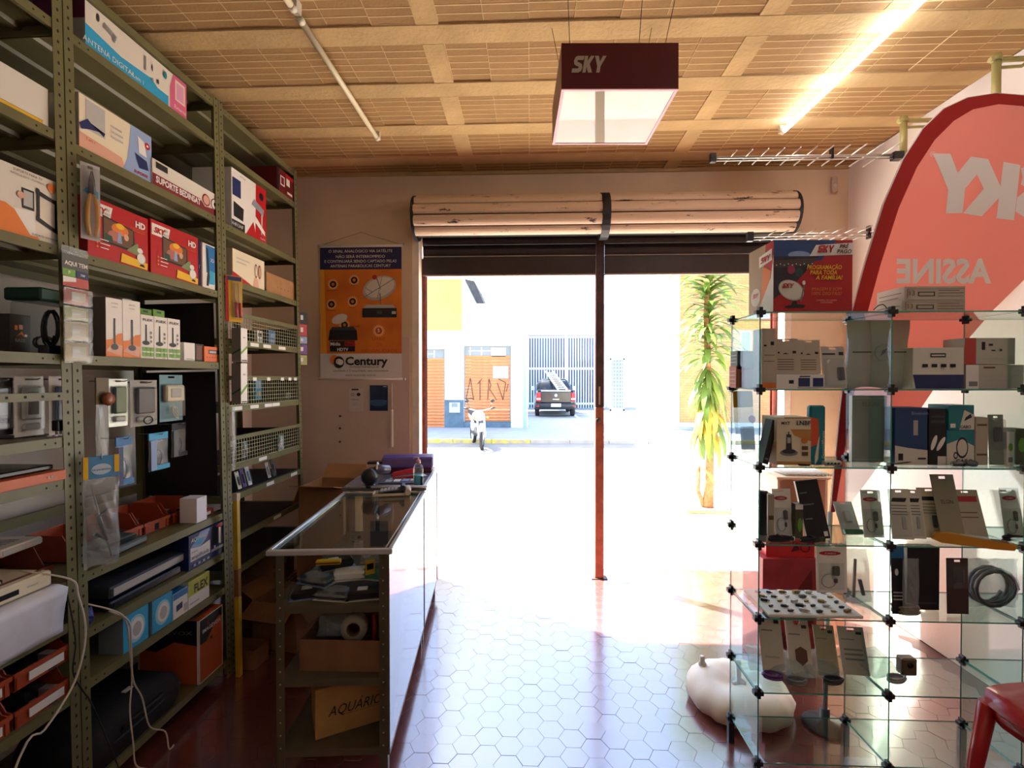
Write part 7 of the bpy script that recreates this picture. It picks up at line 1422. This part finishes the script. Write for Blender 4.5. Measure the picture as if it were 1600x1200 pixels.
cc = M('cabinet_cream', '#d8c8ac', .6); B().box((-w_/2, -.12, 0), (-w_/2 + .015, .12, zt_), cc).box((w_/2 - .015, -.12, 0), (w_/2, .12, zt_), cc).box((-w_/2, .105, 0), (w_/2, .12, zt_), cc).build('carcass', t); boxo('top', (-w_/2 - .01, -.13, zt_), (w_/2 + .01, .12, zt_ + .015), cc, t); boxo('shelf', (-w_/2 + .015, -.11, zt_ - .3), (w_/2 - .015, .105, zt_ - .285), cc, t); boxo('plinth', (-w_/2 + .015, -.11, 0), (w_/2 - .015, .105, .06), cc, t)
b = B(); n = 18; 
for k in range(n):
    x = -w_/2 + .05 + k * (w_ - .02) / n; b.tube([(x, -.1, .008), (x, .1, .008)], .0075, GTAU, 6)
o = b.build('corrugated_sheet', None, ((a.x + c.x) / 2 + .02, 3.2, zt_ + .0155)); o['kind'] = 'stuff'; tag(o, 'grey corrugated sheet lying on the cream cabinet', 'sheet')
# ---- red plastic chair in front of the display
t = thing('red_plastic_chair', 'red plastic chair at the lower right corner before the display', 'chair', (1.80, 1.60, 0), R(-82)); rp = M('red_plastic', '#b3161a', .3, coat=.2)
b = B(); nn = 8; vs = []
for j in range(nn + 1):
    for i in range(nn + 1):
        u, v = i / nn * 2 - 1, j / nn * 2 - 1; k = (abs(u) ** 4 + abs(v) ** 4) ** .25; m = max(abs(u), abs(v)) or 1; s_c = m / (k or 1)
        vs.append((u * s_c * .22, v * s_c * .22, .462 - .02 * (1 - u * u) * (1 - v * v) + (.012 * (v > .8) if v > .8 else 0) - .025 * (v < -.9)))
b.add(vs, [(j*(nn+1)+i, j*(nn+1)+i+1, (j+1)*(nn+1)+i+1, (j+1)*(nn+1)+i) for j in range(nn) for i in range(nn)], rp, True); st_ = b.build('seat', t); st_.modifiers.new('thick', 'SOLIDIFY').thickness = .008
ring_ = []
for k in range(24):
    a = k * math.pi / 12; q = (abs(math.cos(a)) ** 4 + abs(math.sin(a)) ** 4) ** .25; ring_.append((.212 * math.cos(a) / q, .212 * math.sin(a) / q))
b = B(); b.add([(x, y, .44) for x, y in ring_] + [(x * .97, y * .97, .385) for x, y in ring_], [(k, (k+1) % 24, 24 + (k+1) % 24, 24 + k) for k in range(24)], rp, True); ap = b.build('apron', t); ap.modifiers.new('thick', 'SOLIDIFY').thickness = .006
for sx in (-1, 1):
    B().tube([(sx * .215, -.22, .0), (sx * .175, -.18, .43)], [.018, .028], rp, 8).build('leg', t); B().tube([(sx * .2, .25, 0), (sx * .17, .18, .43)], [.018, .028], rp, 8).build('leg', t)
    B().tube([(sx * .17, .19, .45), (sx * .18, .24, .65), (sx * .17, .28, .82)], [.026, .024, .02], rp, 8).build('back_upright', t)
for k in range(3): B().tube([(-.08 + k * .08, .2, .455), (-.08 + k * .08, .245, .65), (-.08 + k * .08, .28, .81)], [.018, .02, .018], rp, 8).build('back_slat', t)
b = B(); loft(b, [(.262, [(-.2, .80), (-.1, .835), (0, .845), (.1, .835), (.2, .80), (.19, .74), (-.19, .74)]), (.295, [(-.2, .80), (-.1, .835), (0, .845), (.1, .835), (.2, .80), (.19, .74), (-.19, .74)])], rp, False); b.build('top_rail', t, bevel=.006)
